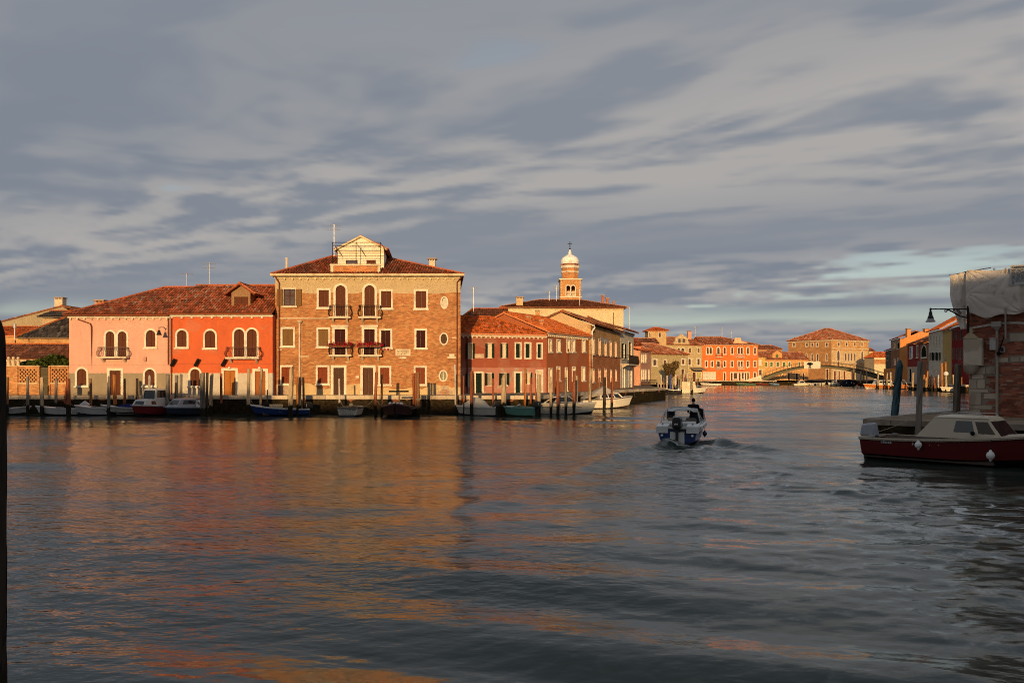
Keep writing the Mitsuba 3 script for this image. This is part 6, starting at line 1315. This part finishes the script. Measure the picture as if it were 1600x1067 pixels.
# the dark red boat alongside the landing
b = rbt = Boat('red_cabin_boat', 'dark red motor boat with a cream cabin moored at the right landing', 'motorboat', 15.47, 27.98, -48.7, 6.8, 2.2, 0.80, rise=0.52, stern=0.9, full=2.6, hull_c=(0.115, 0.012, 0.012), bottom=(0.012, 0.012, 0.012), rim=(0.46, 0.39, 0.29), deck=(0.48, 0.41, 0.31), inner=(0.14, 0.11, 0.09), td=0.66, chine=0.22, rough=0.3)
xs = lambda s: s - 3.4
k = b.cabin(xs(1.95), xs(4.62), 0.95, xs(2.5), xs(4.12), 0.78, 0.93, 1.60, (0.50, 0.43, 0.32), [('right', 0.43, 0.70, 0.30, 0.86, const((0.10, 0.105, 0.10), 0.08)), ('right', 0.75, 0.955, 0.26, 0.84, const((0.07, 0.055, 0.035), 0.12)), ('front', 0.04, 0.34, 0.18, 0.86), ('front', 0.36, 0.64, 0.18, 0.86), ('front', 0.66, 0.96, 0.18, 0.86), ('left', 0.3, 0.57, 0.3, 0.86)], crown=0.06)
b.put('roof_edge', [hull([(xs(2.5), s * 0.80, 1.585), (xs(4.16), s * 0.69, 1.585), (xs(2.5), s * 0.80, 1.615), (xs(4.16), s * 0.69, 1.615), (xs(2.5), s * 0.74, 1.62), (xs(4.16), s * 0.64, 1.62)]) for s in (-1, 1)], const((0.5, 0.43, 0.33), 0.4), parent=k)
o = b.motor((0.30, 0.33, 0.36), size=0.95)
b.fender(0.315, 0.66, 0.12); b.fender(0.64, 0.46, 0.13)
b.put('nav_light', ball(0.07, (xs(3.75), -0.93, 1.12), 2), DARK, True)
def side_pt(t, z, off=0.012):
    return b.xt(t), -(b.hb(t) * (0.95 + 0.05 * np.clip((z - 0.5) / 0.4, -1, 1)) + off)
px_, py_ = side_pt(0.13, 0.7)
pl = b.put('number_plate', hull([(b.xt(0.115), side_pt(0.115, z)[1] - 0.012, z) for z in (0.63, 0.75)] + [(b.xt(0.175), side_pt(0.175, z)[1] - 0.012, z) for z in (0.63, 0.75)] + [(b.xt(0.115), side_pt(0.115, z)[1] + 0.03, z) for z in (0.63, 0.75)] + [(b.xt(0.175), side_pt(0.175, z)[1] + 0.03, z) for z in (0.63, 0.75)]), const((0.10, 0.11, 0.10), 0.5))
t = meshkit.text_mesh('LV5721', 0.085, 0.003, True)
w = t.bounds[1][0]
a_ = math.atan2(side_pt(0.175, 0.7)[1] - side_pt(0.115, 0.7)[1], b.xt(0.175) - b.xt(0.115))
t.apply_scale((0.36 / w, 1, 1))
t.apply_transform(np.array([[1, 0, 0, 0], [0, 0, -1, 0], [0, 1, 0, 0], [0, 0, 0, 1.0]])); rot(t, math.degrees(a_)); mov(t, b.xt(0.115) + 0.02, side_pt(0.115, 0.7)[1] - 0.020, 0.65)
b.put('lettering', t, const((0.6, 0.6, 0.58), 0.5), parent=pl)
t = meshkit.text_mesh('F', 0.10, 0.003, True)
t.apply_transform(np.array([[1, 0, 0, 0], [0, 0, -1, 0], [0, 1, 0, 0], [0, 0, 0, 1.0]])); mov(t, b.xt(0.275), side_pt(0.275, 0.68)[1] - 0.012, 0.62)
dots = [ball(0.018, (b.xt(q), side_pt(q, 0.66)[1] - 0.006, 0.66 + dz), 1) for q, dz in ((0.362, 0), (0.405, 0.02))]
b.put('hand_rail', [tube([(xs(2.6), s * 0.70, 1.66), (xs(2.7), s * 0.70, 1.73), (xs(3.9), s * 0.62, 1.73), (xs(4.0), s * 0.62, 1.66)], 0.014, 5) for s in (-1, 1)], GREYM)
b.put('cleat', [bx(xs(0.35), xs(0.5), s * 0.9 - 0.03, s * 0.9 + 0.03, 0.83, 0.88) for s in (-1, 1)] + [bx(xs(5.4), xs(5.55), s * 0.55 - 0.03, s * 0.55 + 0.03, 1.2, 1.26) for s in (-1, 1)], GREYM)
b.put('rubbing_strake', [tube([(b.xt(t), s * (b.hb(t) + 0.025), b.sheer(t) - 0.075) for t in np.linspace(0.0, 0.96, 20)], 0.014, 5) for s in (-1, 1)], const((0.05, 0.012, 0.012), 0.4))
b.put('hull_marks', [t] + dots, const((0.42, 0.36, 0.33), 0.5))
b = Boat('grey_tender', 'pale grey tender whose bow enters the frame at the far right', 'boat', 18.0, 25.0, 196, 4.4, 1.7, 0.62, rise=0.45, hull_c=(0.40, 0.40, 0.40), rim=(0.46, 0.46, 0.46), bottom=(0.30, 0.31, 0.31))
b.thwarts([0.4])
# ------------------------------------------------------------------ mooring posts
PC_ = dict(pale=(0.44, 0.33, 0.21), grey=(0.22, 0.19, 0.155), brown=(0.26, 0.135, 0.065), orange=(0.42, 0.17, 0.055), dark=(0.075, 0.05, 0.035), rust=(0.30, 0.10, 0.05), white=(0.58, 0.52, 0.44), blue=(0.075, 0.135, 0.155), navy=(0.08, 0.10, 0.28))
def post(px, pt, d, rpx, col, label, lean=0.0, group=None, tip='flat', foot=None, name='mooring_post', rope=False):
    """px: where it meets the water (or the pavement); lean: how many pixels the head stands to the right of the foot."""
    a, b = at(px, HZ, d), at(px + lean, pt, d)
    a[2] = -0.8 if foot is None else foot
    r = rpx / FPX * d
    g = np.random.default_rng(int(px * 7 + pt))
    n, k = 12, 14
    th = np.arange(n) * 2 * math.pi / n
    V = []
    lob = 1 + 0.05 * np.sin(2 * th + g.uniform(0, 6)) + 0.04 * np.sin(3 * th + g.uniform(0, 6))
    bow = g.normal(0, 0.25, 2) * r
    for s in np.linspace(0, 1, k):
        c = a * (1 - s) + b * s + np.r_[bow * math.sin(math.pi * s), 0]
        rr = r * (1.06 - 0.14 * s) * (1 + g.normal(0, 0.025, n)) * lob
        V.append(np.stack([c[0] + rr * np.cos(th), c[1] + rr * np.sin(th), np.full(n, c[2])], -1))
    if tip == 'point':
        V.append(np.stack([b[0] + 0.35 * r * np.cos(th), b[1] + 0.35 * r * np.sin(th), np.full(n, b[2] + 1.6 * r)], -1))
    elif tip == 'slant':
        V[-1][:, 2] += 1.1 * r * np.cos(th + 0.6)
    else:
        V.append(np.stack([b[0] + 0.75 * r * np.cos(th), b[1] + 0.75 * r * np.sin(th), b[2] + 0.25 * r + 0.15 * r * g.normal(0, 1, n)], -1))
    V = np.array(V)
    top = V[-1].mean(0)
    m = grid(np.concatenate([V, V[:, :1]], 1))
    cap = trimesh.Trimesh(np.vstack([V[-1], top]), [[i, (i + 1) % n, n] for i in range(n)], process=False)
    mm = cat([m, cap]); mm.invert() if mm.volume < 0 else None
    k_ = thing(name, label, 'mooring post' if name == 'mooring_post' else 'pole', group)
    add('shaft', mm, WO, k_, color=np.array(PC_[col]) if isinstance(col, str) else col, smooth=False)
    if rope:
        zr = 0.4 * b[2]
        c = a * 0.5 + b * 0.5
        add('rope', [trimesh.creation.torus(r * 1.12, 0.02, major_sections=14, minor_sections=5).apply_translation((c[0], c[1], c[2] + 0.05 * i)) for i in range(3)], matte((0.4, 0.33, 0.22)), k_)
    return k_
LP = 'mooring posts along the left quay'
Q = 'mooring post'
for px, pt, d, r, col, lab, kw in [
    (11, 590, 62.5, 2.3, 'brown', 'thin brown mooring post at the far left, nearest the left edge', {}),
    (43, 589, 62.5, 2.2, 'grey', 'thin grey mooring post before the left lattice panel', {}),
    (66, 590, 62.2, 2.8, 'pale', 'pale mooring post before the grey garden gate', {}),
    (86.5, 592, 63.6, 2.2, 'grey', 'short grey mooring post before the right lattice panel', {}),
    (107, 592, 61.5, 3.2, 'rust', 'thick rust red mooring post at the left corner of the pink house', {}),
    (103.5, 605, 63.8, 2.0, 'rust', 'stubby rust red post behind the thick rust red one', {}),
    (141, 592, 64.3, 2.0, 'brown', 'slim brown mooring post right of the left ground window of the pink house', {}),
    (169.5, 588, 61.8, 2.4, 'grey', 'tall grey mooring post left of the pink house door', {}),
    (180.5, 586, 63.0, 2.7, 'orange', 'orange brown mooring post before the pink house door', {}),
    (195, 592, 64.3, 1.9, 'brown', 'slim brown mooring post right of the pink house door', {}),
    (213.5, 592, 64.2, 2.0, 'dark', 'slim blackish mooring post left of the right ground window of the pink house', {}),
    (233, 589, 64.0, 2.0, 'white', 'white topped mooring post before the right ground window of the pink house', {'tip': 'point'}),
    (260, 586, 63.2, 3.4, 'grey', 'thick grey mooring post on the line between pink and red house', {}),
    (277, 587, 63.8, 3.0, 'grey', 'grey mooring post, left one of the pair on the red house', {}),
    (282.5, 585, 63.7, 2.2, 'grey', 'slimmer grey mooring post, right one of the pair on the red house', {}),
    (270.5, 598, 63.6, 1.0, 'dark', 'thin leaning dark pole beside the grey pair of posts', {'lean': 4}),
    (318, 584, 61.4, 4.2, 'grey', 'very thick grey mooring post right of the red house window', {}),
    (323.5, 583, 61.6, 2.2, 'dark', 'black mooring post close against the very thick grey one', {}),
    (329, 586, 62.8, 2.7, 'pale', 'pale brown mooring post right of the black one by the red house', {'tip': 'slant'}),
    (346, 584, 64.2, 1.9, 'rust', 'slim dark red mooring post left of the orange wooden door', {}),
    (389.5, 577, 61.5, 2.8, 'pale', 'tall pale mooring post between the two wooden doors of the red house', {'rope': True}),
    (408, 577, 63.2, 2.3, 'pale', 'pale mooring post before the brown double door', {'lean': 1}),
    (418, 609, 64.2, 0.9, 'dark', 'short thin dark stake left of the brick palace', {}),
    (452.5, 576, 61.4, 3.6, 'pale', 'thick slanted pale mooring post over the left ground window of the brick palace', {'lean': 3, 'tip': 'slant'}),
    (464.5, 591, 62.0, 1.8, 'orange', 'bright orange brown mooring post behind the blue boat', {}),
    (469, 590, 63.0, 2.5, 'grey', 'grey mooring post touching the bright orange one', {}),
    (475, 590, 63.2, 1.8, 'dark', 'dark mooring post just right of the orange and grey pair', {}),
    (530.5, 592, 63.4, 1.5, 'white', 'slim whitish pole before the left door of the brick palace', {}),
    (587, 582, 61.0, 2.4, 'rust', 'tall dark red mooring post right of the right door of the brick palace', {}),
    (596, 585, 62.4, 1.8, 'brown', 'slim brown mooring post left of the maroon work boat', {}),
    (647, 584, 62.0, 2.4, 'rust', 'dark red mooring post, left one of the tied bundle of three', {'lean': -0.5}),
    (651, 583, 61.6, 2.0, 'rust', 'dark red mooring post, middle one of the tied bundle of three', {'lean': -1.5}),
    (654, 582, 61.2, 2.6, 'brown', 'brown mooring post, right one of the tied bundle of three', {'lean': -1, 'rope': True}),
    (711.5, 570, 64.0, 1.8, 'white', 'slim white pole at the right corner of the brick palace', {}),
    (714.5, 586, 62.6, 1.2, 'dark', 'thin dark pole beside the white one at the palace corner', {}),
    (724, 588, 64.0, 1.2, 'rust', 'thin rust stake behind the tent covered boat', {}),
    (737, 581, 60.8, 2.5, 'rust', 'tall dark red mooring post crossing the tent covered boat', {}),
    (724, 628, 61.0, 1.1, 'dark', 'short dark stake at the bow of the tent covered boat', {}),
    (770.5, 592, 63.2, 1.5, 'rust', 'slim rust mooring post right of the tent covered boat', {}),
    (787, 587, 62.0, 3.9, 'pale', 'thick pale mooring post left of the teal boat', {'tip': 'slant'}),
    (819, 576, 63.2, 1.9, 'orange', 'tall orange brown mooring post above the teal boat', {}),
    (829.5, 590, 63.4, 1.7, 'rust', 'rust brown mooring post right of the tall orange one', {}),
    (841.5, 586, 62.4, 3.1, 'pale', 'thick pale mooring post right of the teal boat', {}),
    (838, 584, 63.5, 1.2, 'rust', 'thin rust pole behind the thick pale post right of the teal boat', {}),
    (861, 589, 61.8, 2.0, 'pale', 'pale mooring post before the white sport boat, leftmost of four', {}),
    (872, 578, 61.5, 2.5, 'rust', 'rust red mooring post before the white sport boat, second of four', {}),
    (884, 590, 61.8, 2.1, 'grey', 'grey mooring post before the white sport boat, third of four', {}),
    (897.5, 580, 61.3, 2.4, 'rust', 'tallest rust red mooring post before the white sport boat, fourth of four', {}),
    (901.5, 588, 66.5, 2.3, 'pale', 'pale mooring post behind the fourth rust red one', {}),
    (867, 592, 68.0, 1.1, 'rust', 'thin rust pole on the quay behind the white sport boat', {}),
    (922, 577, 71.0, 2.2, 'pale', 'tall pale mooring post between the two white cruisers', {}),
    (936, 590, 78.5, 1.4, 'brown', 'thin brown pole behind the peaked grey canvas', {}),
    (943.5, 590, 70.0, 2.2, 'dark', 'dark mooring post before the white cruiser, left one of two', {}),
    (955.5, 590, 70.5, 1.6, 'rust', 'rust mooring post before the white cruiser, right one of two', {}),
]:
    kw.setdefault('lean', float(np.random.default_rng(int(px * 3)).normal(0, 0.9)))
    post(px, pt, d, r, col, lab, group=LP, **kw)
# posts round the right landing
post(1391.5, 572, 40.0, 6.0, 'blue', 'thick leaning blue painted post behind the right landing', 14, tip='point')
post(1430.5, 566, 31.2, 4.7, 'grey', 'slim dark grey post standing before the right landing', 7.5, tip='flat')
post(1492.5, 570, 38.0, 5.2, 'grey', 'leaning dark grey post left of the corner shrine', 4.5, tip='flat')
# the near post at the left edge
k = thing('mooring_post', 'dark weathered mooring post filling the left edge of the picture', 'mooring post')
g = np.random.default_rng(2)
n, kk = 40, 60
th = np.arange(n) * 2 * math.pi / n
V = []
for s in np.linspace(0, 1, kk):
    z = -0.5 + 4.02 * s
    c = (-3.868 - 0.011 * z, 6.1)
    r = 0.150 + 0.010 * np.sin(5 * th + 2.0 * z) + 0.007 * np.sin(13 * th + 1.1 * z) + 0.006 * meshkit.noise(np.stack([th * 3, th * 0 + z * 6, th * 0], -1))
    if s > 0.93:
        r = r * math.sqrt(max(0.02, 1 - ((s - 0.93) / 0.075) ** 2))
    V.append(np.stack([c[0] + r * np.cos(th), c[1] + r * np.sin(th), np.full(n, z)], -1))
V = np.array(V)
add('shaft', grid(np.concatenate([V, V[:, :1]], 1)), WO, k, smooth=True, color=(0.045, 0.033, 0.026))
add('splinter', [hull([(-3.74, 6.0, 2.1), (-3.71, 5.99, 2.12), (-3.715, 6.02, 1.7), (-3.74, 6.02, 1.75)])], WO, k, color=(0.06, 0.04, 0.03))
# mooring lines from bows and sterns to the nearest posts
def mooring_line(boat_key, a, b_, sag=0.25, r=0.014):
    a, b_ = np.asarray(a, float), np.asarray(b_, float)
    t = np.linspace(0, 1, 12)[:, None]
    P = a * (1 - t) + b_ * t
    P[:, 2] -= sag * 4 * (t * (1 - t))[:, 0]
    add('mooring_line', tube(P, r, 5), matte((0.36, 0.31, 0.24)), boat_key)
for key, pa, da, za, pb_, db, zb_ in (('skiff', 26, 63.4, 0.5, 43, 62.5, 1.2), ('motor_skiff', 70, 62.6, 0.55, 66, 62.2, 1.3), ('rowing_boat', 126, 62.7, 0.7, 107, 61.5, 1.2), ('covered_skiff', 172, 62.6, 0.7, 169.5, 61.8, 1.4),
        ('cabin_boat', 222, 61.0, 0.85, 213.5, 64, 1.6), ('cabin_cruiser', 272, 61.3, 0.75, 260, 63, 1.5), ('blue_boat', 401, 61.4, 0.85, 389.5, 61.5, 1.5), ('blue_boat', 470, 63.2, 0.6, 475, 63.2, 1.3), ('dinghy', 563, 62, 0.7, 587, 61, 1.5), ('dinghy', 541, 62, 0.7, 530.5, 63.4, 1.3),
        ('maroon_barge', 606, 60.2, 0.8, 587, 61, 1.3), ('maroon_barge', 638, 60.2, 0.8, 654, 61.2, 0.9), ('canvas_boat', 717, 62, 0.75, 711.5, 64, 1.2), ('teal_boat', 834, 61.4, 0.7, 841.5, 62.4, 0.9), ('white_speedboat', 852, 64, 0.8, 861, 61.8, 0.9), ('white_cruiser', 993, 77, 1.0, 990, 95, 1.6)):
    a, b_ = at(pa, HZ, da), at(pb_, HZ, db)
    a[2], b_[2] = za, zb_
    mooring_line(key, a, b_)
a, b_ = np.array([12.9, 30.4, 0.86]), at(1431.5, HZ, 31.15); b_[2] = 1.5
mooring_line('red_cabin_boat', a, b_, 0.1, 0.012)
# poles, fence and bush beyond the quay end
FPOL = 'poles round the inlet beyond the quay end'
ORD = ['first', 'second', 'third', 'fourth', 'fifth', 'sixth', 'seventh', 'eighth', 'ninth', 'tenth', 'eleventh', 'twelfth', 'thirteenth', 'fourteenth', 'fifteenth', 'sixteenth']
for oi, (px, pt, pb_, r, col, d) in enumerate([(1028.5, 588, 606, 1.2, 'pale', 140), (1033, 586, 606, 1.3, 'white', 141), (1037, 590, 606, 1.2, 'brown', 142), (1042.7, 587, 606, 1.4, 'white', 140), (1047.5, 584, 606, 1.8, 'navy', 143), (1051.5, 586, 606, 1.2, 'pale', 144),
    (1055.5, 586, 606, 1.3, 'white', 143), (1059, 588, 606, 1.0, 'rust', 142), (1063.5, 586, 612, 1.7, 'pale', 137), (1068, 584, 606, 1.3, 'pale', 147), (1071, 586, 606, 1.0, 'rust', 147), (1074.5, 583, 606, 1.1, 'white', 150), (1077.5, 585, 606, 1.2, 'pale', 150),
    (1081.5, 590, 612, 1.7, 'pale', 137), (1089, 593, 606, 0.9, 'brown', 160), (1091, 591, 606, 0.8, 'dark', 160)]):
    post(px, pt, d, r, col, f'slim {dict(pale="pale", white="whitish", brown="brown", rust="rust red", dark="dark", navy="dark blue")[col]} pole, {ORD[oi]} from the left in the inlet beyond the quay end', group=FPOL, name='mooring_pole')
k = thing('iron_fence', 'low dark iron fence on the quay before the rosy house', 'fence')
for i in range(16):
    p = at(1002 + 1.55 * i, 600, 126 + 0.25 * i)
    add('upright', tube([(p[0], p[1], QZ), (p[0], p[1], QZ + 0.95)], 0.035, 5), IRON, k)
a, b_ = at(1002, 600, 126), at(1002 + 1.55 * 15, 600, 126 + 3.75)
add('rail', [tube([(a[0], a[1], QZ + h), (b_[0], b_[1], QZ + h)], 0.04, 5) for h in (0.9, 0.5, 0.15)], IRON, k)
k = thing('quay_pole', 'thin tall rust coloured pole on the quay near its corner', 'pole')
p = at(990, 612, 95)
add('shaft', tube([(p[0], p[1], QZ), (p[0], p[1], QZ + 2.6)], 0.06, 7), RUST, k)
add('base', lathe([(0.14, QZ), (0.1, QZ + 0.25), (0.06, QZ + 0.3)], 8, (p[0], p[1], 0)), RUST, k)
k = thing('bush', 'round bare brown bush before the low beige house', 'bush')
c0 = at(1048, 575, 144)
g = np.random.default_rng(31)
P = []
for i in range(3200):
    v = g.normal(0, 1, 3); v /= np.linalg.norm(v)
    rr = g.uniform(0.35, 1.0) ** 0.6
    lump = 0.8 + 0.35 * math.sin(3.1 * v[0] + 2) * math.cos(2.7 * v[2] + 1)
    P.append(c0 + v * rr * lump * np.array([1.75, 1.5, 1.8]) + [0, 0, -0.2])
leaves(0, np.array(P), None, 0.13, 32, (0.13, 0.085, 0.035), k, 'crown')
br = [tube([(c0[0], c0[1], QZ), (c0[0] + 0.1, c0[1], 3.0)], 0.12, 6)] + [tube([(c0[0] + 0.1, c0[1], 2.7), tuple(c0 + np.array([1.3 * math.cos(a), 1.1 * math.sin(a), 1.2 + 0.4 * math.sin(3 * a)]))], [0.07, 0.02], 5) for a in np.arange(0, 6.28, 0.7)]
add('trunk', br, WO, k, color=(0.14, 0.09, 0.05))
# posts of the far bridge and of the right bank
for oi, (px, pt, d, r, col) in enumerate([(1306.5, 578, 238, 0.9, 'white'), (1334, 577, 238, 1.6, 'pale'), (1345, 580, 236, 1.1, 'pale'), (1350, 578, 240, 0.9, 'brown'), (1354, 581, 234, 1.0, 'pale'), (1372.5, 581, 184, 1.3, 'pale'), (1386.5, 583, 183, 1.2, 'pale'), (1391.5, 582, 182, 1.2, 'white')]):
    post(px, pt, d, r, col, f'slim {dict(pale="pale", white="white", brown="brown")[col]} mooring pole, {ORD[oi]} from the left before the right half of the bridge', group='poles before the far bridge', name='mooring_pole')
for oi, (px, pt, d, r, col, lab) in enumerate(sorted([(1427, 583, 168, 1.6, 'pale', 'pale'), (1444, 586, 160, 1.5, 'orange', 'orange'), (1447.5, 590, 160, 1.3, 'pale', 'pale'), (1453, 588, 162, 1.3, 'brown', 'brown'), (1456, 586, 161, 1.2, 'dark', 'dark'), (1459.5, 590, 158, 1.3, 'rust', 'rust red'), (1463, 588, 158, 1.3, 'dark', 'dark'), (1471.5, 568, 158, 1.7, 'orange', 'orange'), (1477.5, 566, 160, 1.5, 'orange', 'orange'), (1477.5, 588, 150, 2.0, 'pale', 'pale'), (1489.5, 586, 156, 1.5, 'pale', 'pale'), (1503, 590, 154, 1.5, 'orange', 'orange'), (1449.5, 580, 164, 1.2, 'orange', 'orange'), (1466.5, 586, 159, 1.4, 'white', 'whitish')])):
    post(px, pt, d, r, col, f'sunlit {lab} pole, {ORD[oi]} from the left among the boats of the right bank', group='poles along the right bank', name='mooring_pole')
k = thing('white_float', 'round white float hung on a pole before the dark red house', 'float')
p = at(1478, 584, 149.5)
add('float', ball(0.42, p, 2, (1.2, 1, 0.8)) if False else ball(0.42, p, 2), const(WH, 0.5), k, smooth=True)
# ------------------------------------------------------------------ antennas
antenna(292, 427, 449, 73, 'broad comb shaped antenna left of the tall one on the red house roof', 1)
antenna(327.5, 411, 449, 73, 'tall thin antenna on the red house roof ridge')
antenna(522, 351, 400, 70, 'tall antenna mast beside the white roof pavilion')
antenna(740, 449, 492, 90, 'antenna mast right of the brick palace roof')
antenna(858, 455, 470, 122, 'short antenna left of the bell tower', 1)
antenna(869.5, 447, 472, 124, 'taller antenna close to the left side of the bell tower')
antenna(905.5, 452, 482, 119, 'thin antenna before the right side of the bell tower', 1)
antenna(984, 480, 528, 118, 'very tall thin mast beside the monastery building', 1)
antenna(1128, 512, 526, 272, 'antenna over the right part of the orange palace roof', 1)
antenna(1143, 516, 528, 272, 'antenna rising left of the small roof gable of the orange palace', 1)
antenna(1086, 510, 527, 218, 'antenna on the ridge of the beige gabled house', 1)
# ------------------------------------------------------------------ people
def chain(ps, rs):
    out = []
    for (p, q), (r, s) in zip(zip(ps[:-1], ps[1:]), zip(rs[:-1], rs[1:])):
        out.append(mf.Manifold.batch_hull([mf.Manifold.sphere(r, 14).translate([float(v) for v in p]), mf.Manifold.sphere(s, 14).translate([float(v) for v in q])]))
    return out
def blob(parts, edge=0.03, it=6):
    m = mf.Manifold.batch_boolean(parts, mf.OpType.Add).refine_to_length(edge).to_mesh()
    t = trimesh.Trimesh(m.vert_properties[:, :3], m.tri_verts, process=True)
    trimesh.smoothing.filter_taubin(t, 0.5, -0.52, it)
    return t
def ell(c, r):
    return mf.Manifold.sphere(1.0, 24).scale(list(map(float, r))).translate(list(map(float, c)))
def person(label, x, y, z, hd, hands, shirt, trousers, hair, k=1.0):
    """Faces local +x; hands: the two grips in local coordinates (left, right)."""
    key = thing('person', label, 'person')
    T = lambda m: (m.apply_transform(trimesh.transformations.rotation_matrix(math.radians(hd), (0, 0, 1))), m.apply_translation((x, y, z)))[0]
    hip, knee, ank = 0.92, 0.50, 0.08
    body, sh, tr, shoe = [], [], [], []
    for i, s in enumerate((1, -1)):
        H_, K_, A_ = (0, 0.095 * s, hip), (0.03, 0.12 * s, knee), (-0.01, 0.14 * s, ank)
        body += chain([H_, K_, A_], [0.080, 0.055, 0.038])
        body += chain([(-0.03, 0.14 * s, 0.045), (0.12, 0.155 * s, 0.035)], [0.04, 0.032])
        tr += chain([H_, K_, (-0.01, 0.14 * s, 0.10)], [0.098, 0.074, 0.062])
        shoe += chain([(-0.04, 0.14 * s, 0.045), (0.13, 0.158 * s, 0.04)], [0.048, 0.040])
        S_ = np.array((0.0, 0.195 * s, 1.40)); G = np.array(hands[i], float)
        mid = (S_ + G) / 2 + np.array([-0.06, 0.10 * s, -0.12])
        W = G + (mid - G) * 0.30
        body += chain([S_, mid, W], [0.052, 0.042, 0.030])
        sh += chain([S_, mid * 0.75 + S_ * 0.25], [0.070, 0.064])
        fwd = (G - mid) / np.linalg.norm(G - mid)
        body.append(mf.Manifold.batch_hull([mf.Manifold.sphere(0.018, 10).translate([float(v) for v in W + fwd * a + np.array([0, s * o, 0])]) for a, o in ((0.0, 0.012), (0.0, -0.012), (0.085, 0.028), (0.085, -0.028))]))
        for j, o in enumerate((0.032, 0.011, -0.011, -0.032)):
            b0 = W + fwd * 0.085 + np.array([0, s * o, 0]); L = (0.058, 0.066, 0.062, 0.048)[j]
            body += chain([b0, b0 + fwd * L * 0.6 + [0, 0, -0.005], b0 + fwd * L * 0.75 + [0, 0, -0.03], b0 + fwd * L * 0.4 + [0, 0, -0.045]], [0.0095, 0.009, 0.0085, 0.008])
        t0 = W + fwd * 0.03 + np.array([0, -s * 0.028, 0])
        body += chain([t0, t0 + fwd * 0.035 + [0, -s * 0.022, -0.01], t0 + fwd * 0.06 + [0, -s * 0.018, -0.03]], [0.012, 0.010, 0.009])
    body += [ell((0, 0, 1.0), (0.105, 0.155, 0.14)), ell((0, 0, 1.24), (0.115, 0.175, 0.22)), ell((0.0, 0, 1.40), (0.09, 0.19, 0.075))]
    body += chain([(0.0, 0, 1.42), (0.02, 0, 1.54)], [0.058, 0.053])
    hc = np.array((0.035, 0.0, 1.635))
    body += [ell(hc, (0.094, 0.074, 0.108)), ell(hc + [0.035, 0, -0.055], (0.055, 0.055, 0.06)), ell(hc + [0.098, 0, -0.012], (0.018, 0.013, 0.022)), ell(hc + [0.082, 0, -0.055], (0.012, 0.026, 0.008)),
             ell(hc + [-0.005, 0.076, -0.008], (0.018, 0.010, 0.030)), ell(hc + [-0.005, -0.076, -0.008], (0.018, 0.010, 0.030))]
    sk = add('body', T(blob(body, 0.02, 3)), const((0.36, 0.19, 0.13), 0.6), key, smooth=True)
    for s in (1, -1):
        add('eye', T(ball(0.012, tuple(hc + [0.080, 0.03 * s, 0.012]), 1)), DARK, key)
    sh += [ell((0, 0, 1.02), (0.125, 0.178, 0.14)), ell((0, 0, 1.24), (0.132, 0.195, 0.22)), ell((0.0, 0, 1.40), (0.104, 0.208, 0.085))]
    add('shirt', T(blob(sh, 0.03, 5)), const(shirt, 0.9), key, smooth=True)
    add('trousers', T(blob(tr + [ell((0, 0, 0.95), (0.118, 0.168, 0.10))], 0.03, 5)), const(trousers, 0.9), key, smooth=True)
    add('shoes', [T(blob(shoe[i:i + 1], 0.02, 3)) for i in range(2)], DARK, key, smooth=True)
    cap_ = mf.Manifold.batch_boolean([ell(hc + [-0.012, 0, 0.022], (0.098, 0.083, 0.105)), mf.Manifold.cube([0.3, 0.4, 0.5], True).translate([float(hc[0] + 0.19), 0.0, float(hc[2] - 0.17)]), mf.Manifold.cube([0.5, 0.4, 0.2], True).translate([0.0, 0.0, float(hc[2] - 0.165)])], mf.OpType.Subtract)
    add('hair', T(blob([cap_], 0.02, 2)), const(hair, 0.8), key, smooth=True)
    return key
c_, s_ = math.cos(math.radians(72)), math.sin(math.radians(72))
lp = np.array([-0.12, -0.45])
person('man in a black shirt standing at the helm of the motorboat', BOAT_X + lp[0] * c_ - lp[1] * s_, BOAT_Y + lp[0] * s_ + lp[1] * c_, 0.20, 72, ((0.36, 0.13, 1.02), (0.36, -0.13, 1.02)), (0.012, 0.012, 0.014), (0.03, 0.035, 0.05), (0.02, 0.014, 0.010))
s = 0.63
pb_ = bpt(s) + bn * 1.2
person('tiny dark clad figure walking on the crest of the bridge', pb_[0], pb_[1], topz(s) + 0.02, 0, ((0.10, 0.26, 0.82), (0.05, -0.26, 0.82)), (0.02, 0.02, 0.025), (0.03, 0.03, 0.04), (0.02, 0.015, 0.01))
